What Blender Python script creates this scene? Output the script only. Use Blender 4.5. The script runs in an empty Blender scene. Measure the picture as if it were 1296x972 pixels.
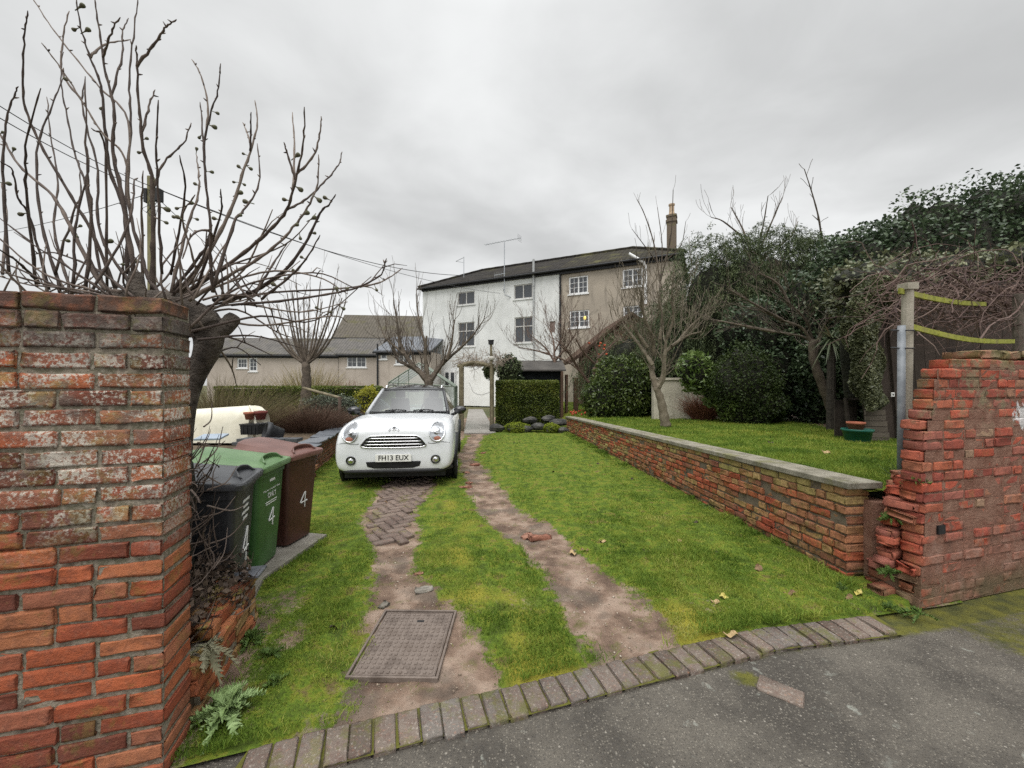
import bpy, math, random
import numpy as np
from mathutils import Vector, Matrix
from mathutils.bvhtree import BVHTree
R = math.radians
random.seed(7)
rng = np.random.default_rng(7)
sc = bpy.context.scene
COL = sc.collection

# ------------------------------------------------------------------ camera, sky, sun, exposure
FPX, CAMZ, CX, HY = 500.0, 1.6, 648.0, 486.0
cd = bpy.data.cameras.new("camera")
cam = bpy.data.objects.new("camera", cd)
COL.objects.link(cam)
cam.location = (0, 0, CAMZ)
cam.rotation_euler = (R(90), 0, 0)
cd.sensor_width = 36
cd.lens = 36 * FPX / 1296
cd.clip_start = 0.05
cd.clip_end = 2000
sc.camera = cam

SUN_EL, SUN_AZ = R(62), R(200)          # azimuth measured clockwise from +Y
w = bpy.data.worlds.new("World")
sc.world = w
w.use_nodes = True
nt = w.node_tree
nt.nodes.clear()
def wn(t, **k):
    n = nt.nodes.new(t)
    for a, b in k.items():
        if a in n.inputs.keys():
            n.inputs[a].default_value = b
        else:
            setattr(n, a, b)
    return n
L_ = nt.links.new
def wmath(op, a, b=None, clamp=False):
    n = wn("ShaderNodeMath", operation=op, use_clamp=clamp)
    for i, v in enumerate((a, b)):
        if v is None: continue
        if isinstance(v, (int, float)): n.inputs[i].default_value = v
        else: L_(v, n.inputs[i])
    return n.outputs[0]
def wmap(v, a, b, c, d, smooth=True):
    n = wn("ShaderNodeMapRange", interpolation_type='SMOOTHSTEP' if smooth else 'LINEAR')
    L_(v, n.inputs[0])
    for i, x in enumerate((a, b, c, d)): n.inputs[i + 1].default_value = x
    return n.outputs[0]
sky = wn("ShaderNodeTexSky", sky_type='NISHITA', sun_disc=False)
sky.sun_elevation = SUN_EL
sky.sun_rotation = SUN_AZ
hs = wn("ShaderNodeHueSaturation", Saturation=0.12, Value=1.0)
L_(sky.outputs[0], hs.inputs['Color'])
tc = wn("ShaderNodeTexCoord")
sp = wn("ShaderNodeSeparateXYZ")
L_(tc.outputs['Generated'], sp.inputs[0])
zc = wmath('ADD', wmath('MAXIMUM', sp.outputs[2], 0.0), 0.22)
cb = wn("ShaderNodeCombineXYZ")
L_(wmath('DIVIDE', sp.outputs[0], zc), cb.inputs[0])
L_(wmath('DIVIDE', sp.outputs[1], zc), cb.inputs[1])
n1 = wn("ShaderNodeTexNoise", Scale=0.7, Detail=4.0, Roughness=0.5, Distortion=0.5)
n2 = wn("ShaderNodeTexNoise", Scale=3.2, Detail=6.0, Roughness=0.55, Distortion=0.3)
mpw = wn("ShaderNodeMapping"); mpw.inputs['Location'].default_value = (3.1, 1.7, 0)
L_(cb.outputs[0], mpw.inputs[0])
L_(mpw.outputs[0], n1.inputs['Vector']); L_(mpw.outputs[0], n2.inputs['Vector'])
cl = wmath('ADD', wmath('MULTIPLY', n1.outputs[0], 0.80), wmath('MULTIPLY', n2.outputs[0], 0.20))
cl = wmap(cl, 0.34, 0.66, 4.3, 7.2)                                  # dark and light cloud
cl = wmath('MULTIPLY', cl, wmap(sp.outputs[2], 0.0, 0.35, 1.06, 0.98))
cl = wmath('MULTIPLY', cl, wmap(sp.outputs[2], 0.68, 0.95, 1.0, 3.8))   # an overcast sky is brightest overhead
cl = wmath('MULTIPLY', cl, wmap(sp.outputs[1], -0.9, 0.1, 1.5, 1.0))
cg = wn("ShaderNodeMix", data_type='RGBA'); cg.blend_type = 'MULTIPLY'
cg.inputs[0].default_value = 1.0
L_(cl, cg.inputs[6]); cg.inputs[7].default_value = (0.985, 1.0, 1.0, 1)
mx = wn("ShaderNodeMix", data_type='RGBA')
mx.inputs[0].default_value = 0.88
L_(hs.outputs[0], mx.inputs[6]); L_(cg.outputs[2], mx.inputs[7])
bg = wn("ShaderNodeBackground", Strength=0.10)
L_(mx.outputs[2], bg.inputs[0])
wo = wn("ShaderNodeOutputWorld")
L_(bg.outputs[0], wo.inputs[0])

sl = bpy.data.lights.new("sun", 'SUN')
sl.energy = 1.5
sl.angle = R(40)
sl.color = (1, 0.97, 0.93)
so = bpy.data.objects.new("sun", sl)
COL.objects.link(so)
sdir = Vector((math.sin(SUN_AZ) * math.cos(SUN_EL), math.cos(SUN_AZ) * math.cos(SUN_EL), math.sin(SUN_EL)))
so.rotation_euler = sdir.to_track_quat('Z', 'Y').to_euler()
vs = sc.view_settings
vs.view_transform = 'Standard'
vs.look = 'None'
vs.gamma = 1
vs.use_curve_mapping = False
vs.exposure = 0.48
sc.cycles.use_denoising = False
try: sc.cycles.sampling_pattern = 'BLUE_NOISE'
except Exception: pass

# ------------------------------------------------------------------ helpers
def P(px, py, D):
    """a point seen at photo pixel px,py at distance D in front of the camera"""
    return Vector(((px - CX) / FPX * D, D, CAMZ - (py - HY) / FPX * D))
def G(px, py, z=0.0):
    D = (CAMZ - z) * FPX / (py - HY)
    return Vector(((px - CX) / FPX * D, D, z))
def tag(o, label=None, cat=None, group=None, kind=None):
    if label: o['label'] = label
    if cat: o['category'] = cat
    if group: o['group'] = group
    if kind: o['kind'] = kind
    return o
def empty(name, loc=(0, 0, 0), rz=0.0, label=None, cat=None, group=None):
    o = bpy.data.objects.new(name, None)
    o.empty_display_size = 0.1
    COL.objects.link(o)
    o.location = loc
    o.rotation_euler = (0, 0, rz)
    return tag(o, label, cat, group)
def link(name, me, mat=None, parent=None, smooth=False):
    if mat is not None: me.materials.append(mat)
    if smooth and len(me.polygons):
        me.polygons.foreach_set('use_smooth', np.ones(len(me.polygons), dtype=bool))
    o = bpy.data.objects.new(name, me)
    COL.objects.link(o)
    if parent is not None: o.parent = parent
    return o
def np_mesh(name, V, F, rnd=None):
    """V (n,3), F (m,k) arrays -> mesh, rnd per face"""
    V = np.ascontiguousarray(V, dtype=np.float32)
    F = np.ascontiguousarray(F, dtype=np.int32)
    me = bpy.data.meshes.new(name)
    me.vertices.add(len(V)); me.vertices.foreach_set('co', V.ravel())
    m, k = F.shape
    me.loops.add(m * k); me.loops.foreach_set('vertex_index', F.ravel())
    me.polygons.add(m)
    me.polygons.foreach_set('loop_start', np.arange(0, m * k, k, dtype=np.int32))
    me.update(calc_edges=True)
    if rnd is not None:
        a = me.attributes.new('rnd', 'FLOAT', 'FACE')
        a.data.foreach_set('value', np.asarray(rnd, dtype=np.float32))
    return me
class MB:
    def __init__(s): s.v = []; s.f = []; s.r = []
    def add(s, V, F, r=None):
        b = len(s.v)
        s.v += [tuple(v) for v in V]
        for f in F:
            s.f.append(tuple(b + i for i in f)); s.r.append(random.random() if r is None else r)
    def box(s, c, size, m=None, r=None, taper=1.0):
        x, y, z = size[0] / 2, size[1] / 2, size[2] / 2
        V = []
        for k, t in ((-z, 1.0), (z, taper)):
            V += [Vector((-x * t, -y * t, k)), Vector((x * t, -y * t, k)), Vector((x * t, y * t, k)), Vector((-x * t, y * t, k))]
        if m is not None: V = [m @ v for v in V]
        c = Vector(c)
        s.add([v + c for v in V], [(0, 3, 2, 1), (4, 5, 6, 7), (0, 1, 5, 4), (1, 2, 6, 5), (2, 3, 7, 6), (3, 0, 4, 7)], r)
    def prism(s, poly, n, r=None):
        """polygon (list of points) extruded by vector n"""
        k = len(poly); n = Vector(n)
        V = [Vector(p) for p in poly] + [Vector(p) + n for p in poly]
        F = [tuple(range(k - 1, -1, -1)), tuple(range(k, 2 * k))] + [(i, (i + 1) % k, k + (i + 1) % k, k + i) for i in range(k)]
        s.add(V, F, r)
    def tube(s, pts, rad, n=6, r=None, cap=True):
        pts = [Vector(p) for p in pts]
        if not hasattr(rad, '__len__'): rad = [rad] * len(pts)
        if r is None: r = random.random()
        up = None; b = len(s.v); k = len(pts)
        for i, p in enumerate(pts):
            d = (pts[min(i + 1, k - 1)] - pts[max(i - 1, 0)])
            if d.length < 1e-9: d = Vector((0, 0, 1))
            d.normalize()
            if up is None:
                up = Vector((0, 0, 1)) if abs(d.z) < 0.9 else Vector((1, 0, 0))
            a = (up - d * up.dot(d))
            if a.length < 1e-6: a = d.orthogonal()
            a.normalize(); up = a
            c = d.cross(a)
            for j in range(n):
                t = 2 * math.pi * j / n
                s.v.append(tuple(p + (a * math.cos(t) + c * math.sin(t)) * rad[i]))
        for i in range(k - 1):
            for j in range(n):
                q = (j + 1) % n
                s.f.append((b + i * n + j, b + i * n + q, b + (i + 1) * n + q, b + (i + 1) * n + j)); s.r.append(r)
        if cap:
            s.f.append(tuple(b + j for j in range(n - 1, -1, -1))); s.r.append(r)
            s.f.append(tuple(b + (k - 1) * n + j for j in range(n))); s.r.append(r)
    def lathe(s, prof, c=(0, 0, 0), n=24, axis=None, r=None):
        """prof: list of (radius, height)"""
        m = Matrix.Identity(3) if axis is None else Vector((0, 0, 1)).rotation_difference(Vector(axis)).to_matrix()
        c = Vector(c); b = len(s.v)
        for (ra, h) in prof:
            for j in range(n):
                t = 2 * math.pi * j / n
                s.v.append(tuple(c + m @ Vector((ra * math.cos(t), ra * math.sin(t), h))))
        r = random.random() if r is None else r
        for i in range(len(prof) - 1):
            for j in range(n):
                q = (j + 1) % n
                s.f.append((b + i * n + j, b + i * n + q, b + (i + 1) * n + q, b + (i + 1) * n + j)); s.r.append(r)
    def build(s, name, mat, parent=None, smooth=False):
        me = bpy.data.meshes.new(name)
        me.from_pydata(s.v, [], s.f)
        a = me.attributes.new('rnd', 'FLOAT', 'FACE')
        a.data.foreach_set('value', np.asarray(s.r, dtype=np.float32))
        me.update()
        return link(name, me, mat, parent, smooth)
def bevel(o, wd=0.01, seg=2):
    m = o.modifiers.new('b', 'BEVEL'); m.width = wd; m.segments = seg; m.limit_method = 'ANGLE'; m.angle_limit = R(35)
    return o
def sub(o, l=2):
    m = o.modifiers.new('s', 'SUBSURF'); m.levels = l; m.render_levels = l
    return o
def copy_tree(o, parent=None):
    c = o.copy(); COL.objects.link(c)
    if parent is not None: c.parent = parent
    for ch in [q for q in bpy.data.objects if q.parent == o]: copy_tree(ch, c)
    return c
def smooth_curve(pts, n=4):
    """Catmull-Rom through pts"""
    pts = [Vector(p) for p in pts]
    if len(pts) < 3: return pts
    out = []
    e = [pts[0] * 2 - pts[1]] + pts + [pts[-1] * 2 - pts[-2]]
    for i in range(1, len(e) - 2):
        a, b, c, d = e[i - 1], e[i], e[i + 1], e[i + 2]
        for k in range(n):
            t = k / n
            out.append(0.5 * ((2 * b) + (c - a) * t + (2 * a - 5 * b + 4 * c - d) * t * t + (3 * b - a - 3 * c + d) * t ** 3))
    out.append(pts[-1])
    return out

# ------------------------------------------------------------------ materials
class NB:
    def __init__(s, name):
        s.m = bpy.data.materials.new(name); s.m.use_nodes = True
        s.nt = s.m.node_tree; s.b = s.nt.nodes['Principled BSDF']
        s.out = s.nt.nodes['Material Output']
        s._o = None; s._p = None
    def n(s, t, **k):
        n = s.nt.nodes.new(t)
        for a, b in k.items():
            if a in n.inputs.keys():
                if hasattr(b, 'is_output'): s.nt.links.new(b, n.inputs[a])
                else: n.inputs[a].default_value = b
            else: setattr(n, a, b)
        return n
    def l(s, a, b): s.nt.links.new(a, b)
    def obj(s):
        if s._o is None: s._o = s.n("ShaderNodeTexCoord").outputs['Object']
        return s._o
    def pos(s):
        if s._p is None: s._p = s.n("ShaderNodeNewGeometry").outputs['Position']
        return s._p
    def xyz(s, v=None):
        return s.n("ShaderNodeSeparateXYZ", Vector=v if v is not None else s.pos()).outputs
    def noise(s, scale, detail=5, rough=.55, vec=None, dist=0.0):
        return s.n("ShaderNodeTexNoise", Scale=scale, Detail=detail, Roughness=rough, Distortion=dist, Vector=vec if vec is not None else s.obj()).outputs[0]
    def vor(s, scale, vec=None, out=0):
        return s.n("ShaderNodeTexVoronoi", Scale=scale, Vector=vec if vec is not None else s.obj()).outputs[out]
    def attr(s, a='rnd'): return s.n("ShaderNodeAttribute", attribute_name=a).outputs['Fac']
    def mr(s, v, a, b, c=0.0, d=1.0):
        n = s.n("ShaderNodeMapRange", interpolation_type='SMOOTHSTEP')
        s.l(v, n.inputs[0])
        for i, x in enumerate((a, b, c, d)): n.inputs[i + 1].default_value = x
        return n.outputs[0]
    def math(s, op, a, b=0.0, clamp=False):
        n = s.n("ShaderNodeMath", operation=op, use_clamp=clamp)
        for i, v in enumerate((a, b)):
            if isinstance(v, (int, float)): n.inputs[i].default_value = v
            else: s.l(v, n.inputs[i])
        return n.outputs[0]
    def ramp(s, v, cols):
        n = s.n("ShaderNodeValToRGB"); s.l(v, n.inputs[0])
        el = n.color_ramp.elements
        while len(el) < len(cols): el.new(0.5)
        for e, (p, c) in zip(el, cols): e.position = p; e.color = (*c, 1)
        return n.outputs[0]
    def mix(s, f, a, b, mode='MIX'):
        n = s.n("ShaderNodeMix", data_type='RGBA'); n.blend_type = mode
        for i, v in ((0, f), (6, a), (7, b)):
            if isinstance(v, (int, float)): n.inputs[i].default_value = v
            elif isinstance(v, tuple): n.inputs[i].default_value = (*v, 1) if len(v) == 3 else v
            else: s.l(v, n.inputs[i])
        return n.outputs[2]
    def bump(s, h, strength=.4, dist=.01):
        n = s.n("ShaderNodeBump", Strength=strength, Distance=dist); s.l(h, n.inputs['Height'])
        s.l(n.outputs[0], s.b.inputs['Normal'])
    def fin(s, col, rough=.85, spec=.25, metal=0.0):
        if isinstance(col, tuple): s.b.inputs['Base Color'].default_value = (*col, 1)
        else: s.l(col, s.b.inputs['Base Color'])
        if isinstance(rough, (int, float)): s.b.inputs['Roughness'].default_value = rough
        else: s.l(rough, s.b.inputs['Roughness'])
        s.b.inputs['Specular IOR Level'].default_value = spec
        s.b.inputs['Metallic'].default_value = metal
        return s.m
def mat(name, cols, scale=8, detail=5, rough=.85, spec=.25, bump=.0, bscale=None, rnd=0.0, metal=0.0, dist=.01, world=False):
    """noise (+ per-element random) driven colour ramp"""
    b = NB(name)
    v = b.pos() if world else b.obj()
    if len(cols) == 1 and not bump:
        return b.fin(cols[0], rough, spec, metal)
    f = b.mr(b.noise(scale, detail, vec=v), .28, .72)
    if rnd: f = b.math('ADD', b.math('MULTIPLY', f, 1 - rnd), b.math('MULTIPLY', b.attr(), rnd))
    k = len(cols)
    c = b.ramp(f, [(i / max(1, k - 1), q) for i, q in enumerate(cols)]) if k > 1 else cols[0]
    if bump: b.bump(b.noise(bscale or scale * 3, 6, .6, vec=v), bump, dist)
    return b.fin(c, rough, spec, metal)
def leafmat(name, cols, rough=.45, spec=.3, trans=.25):
    b = NB(name)
    f = b.math('ADD', b.math('MULTIPLY', b.mr(b.noise(1.6, 3, vec=b.pos()), .3, .7), .45), b.math('MULTIPLY', b.attr(), .55))
    k = len(cols)
    c = b.ramp(f, [(i / (k - 1), q) for i, q in enumerate(cols)])
    b.fin(c, rough, spec)
    if trans:
        t = b.n("ShaderNodeBsdfTranslucent", Color=c)
        m = b.n("ShaderNodeMixShader", Fac=trans)
        b.l(b.b.outputs[0], m.inputs[1]); b.l(t.outputs[0], m.inputs[2]); b.l(m.outputs[0], b.out.inputs[0])
    return b.m
def glassmat(name, tint=(.02, .022, .025), rough=.04, alpha=None):
    b = NB(name)
    b.fin(tint, rough, .6)
    if alpha is not None:
        t = b.n("ShaderNodeBsdfTransparent")
        m = b.n("ShaderNodeMixShader", Fac=alpha)
        b.l(t.outputs[0], m.inputs[1]); b.l(b.b.outputs[0], m.inputs[2]); b.l(m.outputs[0], b.out.inputs[0])
    return b.m

def brickmat(name, cols, lichen=(0, 9, 0.0), moss=0.3, dark_top=None, extra=None):
    """cols: ramp over the per-brick random; lichen = (z0, z1, amount)"""
    b = NB(name)
    k = len(cols)
    c = b.ramp(b.attr(), [(i / (k - 1), q) for i, q in enumerate(cols)])
    pos = b.pos(); z = b.xyz()[2]
    c = b.mix(b.math('MULTIPLY', b.mr(b.noise(26, 6, .65), .42, .7), .45), c, (.10, .05, .04))
    c = b.mix(b.math('MULTIPLY', b.mr(b.noise(60, 4, .6), .55, .75), .35), c, (.42, .20, .12))
    big = b.noise(3.1, 4, .6, dist=.6)
    fine = b.noise(75, 5, .7)
    if lichen[2]:
        c = b.mix(b.math('MULTIPLY', b.math('MULTIPLY', b.mr(b.noise(2.2, 5, .65, dist=.5), .50, .66), .32), b.mr(z, lichen[0] - .1, lichen[0] + .12)), c, (.20, .14, .10))
        zm = b.math('MULTIPLY', b.mr(b.math('ADD', z, b.math('MULTIPLY', b.math('SUBTRACT', big, .5), .5)), lichen[0] - .15, lichen[0] + .18), b.mr(z, lichen[1] - .1, lichen[1] + .1, 1, 0))
        lm = b.math('MULTIPLY', b.mr(b.math('ADD', b.math('MULTIPLY', fine, .62), b.math('MULTIPLY', big, .42)), .505, .58), zm)
        c = b.mix(b.math('MULTIPLY', lm, lichen[2]), c, (.52, .49, .42))
        om = b.math('MULTIPLY', b.mr(b.noise(7, 5, .65, dist=.4), .53, .66), zm)
        c = b.mix(b.math('MULTIPLY', om, .6), c, (.30, .235, .085))
        gm = b.math('MULTIPLY', b.mr(b.noise(9, 5, .65, dist=.2), .52, .66), zm)
        c = b.mix(b.math('MULTIPLY', gm, .6), c, (.13, .115, .10))
    if dark_top:
        c = b.mix(b.math('MULTIPLY', b.mr(b.math('ADD', z, b.math('MULTIPLY', big, .34)), dark_top + .10, dark_top + .30), b.mr(b.noise(19, 5, .65), .3, .6, .35, .85)), c, (.07, .058, .05))
    if moss:
        mm = b.mr(b.math('ADD', b.noise(5, 5, .65), b.math('MULTIPLY', b.noise(40, 3), .2)), .66, .76)
        c = b.mix(b.math('MULTIPLY', mm, moss), c, (.15, .15, .03))
    if extra: c = extra(b, c)
    b.bump(b.math('ADD', b.noise(45, 7, .68), b.math('MULTIPLY', b.noise(190, 3), .35)), .75, .012)
    return b.fin(c, b.mr(fine, .3, .7, .75, .95), .2)

# unit brick: rounded block, grid on every side
def _unit_block():
    ax = [np.array([-1, -.95, -.88, -.3, .3, .88, .95, 1.]), np.array([-1, -.88, .88, 1.]), np.array([-1, -.84, -.62, .62, .84, 1.])]
    idx = {}; V = []; F = []
    def vid(i, j, k):
        if (i, j, k) not in idx:
            p = np.array([ax[0][i], ax[1][j], ax[2][k]])
            idx[(i, j, k)] = len(V); V.append(p)
        return idx[(i, j, k)]
    n = [len(a) - 1 for a in ax]
    for d in range(3):
        e, g = [q for q in range(3) if q != d]
        for side in (0, n[d]):
            for a in range(n[e]):
                for c in range(n[g]):
                    q = []
                    for (da, dc) in ((0, 0), (1, 0), (1, 1), (0, 1)):
                        t = [0, 0, 0]; t[d] = side; t[e] = a + da; t[g] = c + dc
                        q.append(vid(*t))
                    flip = (side == 0) ^ (d == 1)
                    F.append(q[::-1] if flip else q)
    V = np.array(V)
    edge = (np.abs(V) > .999).sum(1)
    return V, np.array(F), edge
UB_V, UB_F, UB_E = _unit_block()
class Bricks:
    def __init__(s): s.V = []; s.F = []; s.r = []; s.n = 0
    def add(s, c, u, v, size, r=None, jit=.0025, rot=.01, rnd_e=.006):
        """c centre, u along, v through the wall (unit vectors), size (len, thick, height)"""
        L, T, H = np.array(size) / 2
        V = UB_V * np.array([L, T, H])
        V = V - np.sign(UB_V) * (np.abs(UB_V) > .999) * (UB_E >= 2)[:, None] * rnd_e
        V = V + rng.normal(0, jit, V.shape)
        a = rng.normal(0, rot, 3)
        V = V + np.cross(a, V)
        u = np.array(u); v = np.array(v); z = np.cross(u, v)
        W = np.array(c) + V[:, :1] * u + V[:, 1:2] * v + V[:, 2:] * z
        s.V.append(W); s.F.append(UB_F + s.n); s.n += len(W)
        s.r.append(np.full(len(UB_F), rng.random() if r is None else r))
    def build(s, name, m, parent=None):
        me = np_mesh(name, np.concatenate(s.V), np.concatenate(s.F), np.concatenate(s.r))
        return link(name, me, m, parent, True)

# leaves, blades
def leaf_mesh(pts, size, up=.3, asp=.55, fold=.25, bias=None, tdir=None):
    N = len(pts)
    size = np.broadcast_to(size, (N,)).reshape(N, 1) * rng.uniform(.65, 1.25, (N, 1))
    nrm = rng.normal(0, 1, (N, 3)); nrm[:, 2] += up * 2
    if bias is not None: nrm += bias
    nrm /= np.linalg.norm(nrm, axis=1, keepdims=True)
    t = rng.normal(0, 1, (N, 3)) if tdir is None else rng.normal(0, .35, (N, 3)) + tdir
    t -= nrm * (t * nrm).sum(1, keepdims=True)
    t /= np.linalg.norm(t, axis=1, keepdims=True) + 1e-9
    b = np.cross(nrm, t)
    f = nrm * size * fold * asp
    V = np.stack([pts - t * size, pts + b * size * asp + f, pts + t * size, pts - b * size * asp + f], 1).reshape(-1, 3)
    i = np.arange(N)[:, None] * 4
    F = np.concatenate([i + [0, 1, 2], i + [0, 2, 3]], 0)
    r = rng.random(N)
    return V, F, np.concatenate([r, r])
def leaf_obj(name, pts, size, m, parent=None, **k):
    V, F, r = leaf_mesh(np.asarray(pts), size, **k)
    return link(name, np_mesh(name, V, F, r), m, parent)
def vnoise(p, f, seed=0):
    """cheap smooth noise, about -1..1"""
    q = p * f
    s = np.sin
    return (s(q[:, 0] * 1.7 + 1.3 * s(q[:, 1] * 1.1 + seed) + seed * 1.7) + s(q[:, 1] * 1.9 + 1.2 * s(q[:, 2] * 1.3 + seed * .7) + seed) + s(q[:, 2] * 1.6 + 1.4 * s(q[:, 0] * 1.2 + seed * 2.1))) / 3
def clump(c, rad, n, shell=.4, rough=.22, freq=3.0, seed=0, zmin=None):
    d = rng.normal(0, 1, (n, 3)); d /= np.linalg.norm(d, axis=1, keepdims=True)
    r = 1 - shell * rng.random(n) ** 1.4
    r = r * (1 + rough * vnoise(d, freq, seed) + rough * .5 * vnoise(d, freq * 2.7, seed + 3))
    p = np.array(c) + d * r[:, None] * np.array(rad)
    if zmin is not None: p = p[p[:, 2] > zmin]
    return p
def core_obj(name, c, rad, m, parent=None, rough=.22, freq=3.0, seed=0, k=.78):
    """dark solid core added inside a bush to block light"""
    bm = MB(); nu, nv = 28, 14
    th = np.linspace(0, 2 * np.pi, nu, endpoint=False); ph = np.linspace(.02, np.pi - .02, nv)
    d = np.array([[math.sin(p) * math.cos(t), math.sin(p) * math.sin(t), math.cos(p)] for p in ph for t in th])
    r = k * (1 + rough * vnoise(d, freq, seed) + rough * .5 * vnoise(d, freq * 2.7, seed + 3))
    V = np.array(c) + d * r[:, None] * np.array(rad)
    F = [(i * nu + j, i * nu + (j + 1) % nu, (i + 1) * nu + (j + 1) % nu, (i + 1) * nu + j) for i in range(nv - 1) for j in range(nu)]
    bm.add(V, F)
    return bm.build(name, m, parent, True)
def grow(mb, p, d, length, rad, depth, spread=.6, up=.15, kids=(2, 3), shrink=.72, wob=.14, minr=.003, sides=5, tips=None):
    """recursive bare branch"""
    seg = max(3, int(4 + depth)); pts = [Vector(p)]; dd = Vector(d).normalized()
    for i in range(seg):
        dd = (dd + Vector((random.gauss(0, wob), random.gauss(0, wob), random.gauss(0, wob) + up * .35))).normalized()
        pts.append(pts[-1] + dd * (length / seg))
    r1 = max(minr, rad * .62)
    rr = [rad + (r1 - rad) * i / seg for i in range(seg + 1)]
    mb.tube(pts, rr, sides if rad > .012 else 4)
    if tips is not None and depth == 0: tips.append(pts[-1])
    if depth <= 0: return
    k = random.randint(*kids)
    for i in range(k + 1):
        j = seg if i == 0 else random.randint(max(1, seg // 3), seg)
        ax = Vector((random.gauss(0, 1), random.gauss(0, 1), random.gauss(0, .6)))
        nd = (dd + ax.normalized() * spread * (0.35 if i == 0 else 1.0) + Vector((0, 0, up))).normalized()
        grow(mb, pts[j], nd, length * shrink * random.uniform(.7, 1.1), max(minr, rr[j] * (.8 if i == 0 else .62)), depth - 1, spread, up, kids, shrink, wob, minr, sides, tips)

M = {}
M['soil'] = mat('soil', [(.05, .035, .022), (.12, .09, .06)], 9, bump=.6, bscale=40, world=True)
M['wood_dark'] = mat('dark weathered wood', [(.02, .016, .013), (.05, .04, .033)], 6, bump=.3, bscale=60)
M['white_paint'] = mat('white paint', [(.74, .74, .72), (.82, .82, .80)], 4, rough=.5)
M['black_plastic'] = mat('black plastic', [(.012, .012, .013), (.02, .02, .021)], 12, rough=.45)
M['chrome'] = mat('chrome', [(.75, .76, .78)], rough=.12, metal=1.0)
M['metal'] = mat('galvanised metal', [(.30, .32, .34), (.42, .44, .46)], 20, rough=.5, metal=.6)
M['glass'] = glassmat('window glass', (.015, .017, .02))
M['bark'] = mat('grey bark', [(.06, .05, .04), (.15, .125, .10)], 14, bump=.8, bscale=50, rnd=.4)
M['bark_dark'] = mat('dark bark', [(.03, .026, .022), (.08, .068, .055)], 14, bump=.8, bscale=50, rnd=.4)
M['twig'] = mat('brown twig', [(.07, .05, .04), (.17, .13, .10)], 10, rnd=.6)
M['core'] = mat('dark light-blocking core', [(.012, .014, .009), (.03, .03, .02)], 6, bump=1.0, bscale=14, dist=.1)  # near-black colour of the solid cores added to block light inside foliage

# ------------------------------------------------------------------ ground, road, lawns
YK_X = [-6, -1.45, -1.023, -.752, -.393, .008, .708, 1.61, 2.405, 3.2, 9]
YK_Y = [.4, 1.62, 1.758, 1.852, 1.966, 2.083, 2.299, 2.572, 2.700, 2.86, 4.5]
def yk(x): return np.interp(x, YK_X, YK_Y)
def xwall(y): return 2.71 - (np.asarray(y) - 3.2) * (.91 / 9.7)        # lower face of the retaining wall
def zup(y): return np.interp(y, [2.5, 3.2, 12.9, 40], [.76, .745, .49, .42])
def tracks(X, Y):
    """how bare the ground is, 0 grass .. 1 earth"""
    cl = np.interp(Y, [1.9, 2.4, 2.7, 3.2, 4, 4.7, 6, 9], [-.45, -.58, -.70, -.93, -1.2, -1.45, -1.6, -1.8])
    hl = np.interp(Y, [1.9, 2.3, 2.8, 3.4, 4.7, 6, 9], [.50, .40, .30, .24, .32, .42, .45])
    cr = np.interp(Y, [2.1, 2.4, 3.15, 3.92, 4.88, 5.97, 8.5, 12.5], [.74, .73, .61, .31, -.13, -.47, -.97, -1.1])
    hr = np.interp(Y, [2.1, 2.6, 4, 6, 8.5, 12.5], [.36, .35, .30, .28, .22, .28])
    p = np.stack([X, Y, X * 0], 1)
    wob = .07 * vnoise(p, 2.3, 1) + .06 * vnoise(p, 7.3, 2) + .045 * vnoise(p, 19, 5) + .03 * vnoise(p, 43, 6) - .035
    a = np.clip((hl - np.abs(X - cl) + wob) / .24 + .5, 0, 1)
    b = np.clip((hr - np.abs(X - cr) + wob) / .22 + .5, 0, 1)
    thin = np.clip(.5 * (vnoise(p, 2.2, 9) + .6 * vnoise(p, 6.5, 4)) + .05, 0, 1) * np.clip((2.9 - np.abs(Y - 2.2) * 1.6) / 2, 0, 1)
    left = np.clip(1.0 - np.abs(X + 1.25 - (2.2 - Y) * .35) / .28, 0, 1) * np.clip((3.0 - Y) / .8, 0, 1) * np.clip(.5 + .9 * vnoise(p, 6, 6), 0, 1)
    soil = np.clip(1.05 - (X + 1.45 + (Y - 1.8) * .28) / .24, 0, 1) * np.clip((2.75 - Y) / .15, 0, 1) * np.clip(.75 + .6 * vnoise(p, 5, 12), 0, 1)
    left = np.maximum(left, soil)
    arch = np.clip((.5 - np.abs(X + 1.1)) / .2, 0, 1) * np.clip((Y - 11.6) / 1.0, 0, 1)
    return np.clip(np.maximum.reduce([a, b, thin * .8, left, arch]), 0, 1)
def moss_y(X, Y):
    p = np.stack([X, Y, X * 0], 1)
    strip = np.clip(1 - np.abs(X - np.interp(Y, [2, 3, 4, 6], [.1, -.25, -.5, -1])) / .55, 0, 1) * np.clip((6.5 - Y) / 3, 0, 1)
    corner = np.clip(1 - np.hypot(X - 1.15, Y - 2.62) / .35, 0, 1)
    return np.clip(strip * (.55 + .75 * vnoise(p, 4.2, 3) + .3 * vnoise(p, 13, 4)) + corner * 1.3 + .22 * vnoise(p, 1.4, 8), 0, 1)

def grid_obj(name, X, Y, Z, mat_, attrs=None, kind='structure'):
    ny, nx = X.shape
    V = np.stack([X, Y, Z], -1).reshape(-1, 3)
    i = (np.arange(ny - 1)[:, None] * nx + np.arange(nx - 1)[None]).ravel()
    F = np.stack([i, i + 1, i + nx + 1, i + nx], 1)
    me = np_mesh(name, V, F)
    for k, a in (attrs or {}).items():
        at = me.attributes.new(k, 'FLOAT', 'POINT'); at.data.foreach_set('value', a.ravel().astype(np.float32))
    o = link(name, me, mat_, None, True)
    if kind: o['kind'] = kind
    return o

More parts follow.
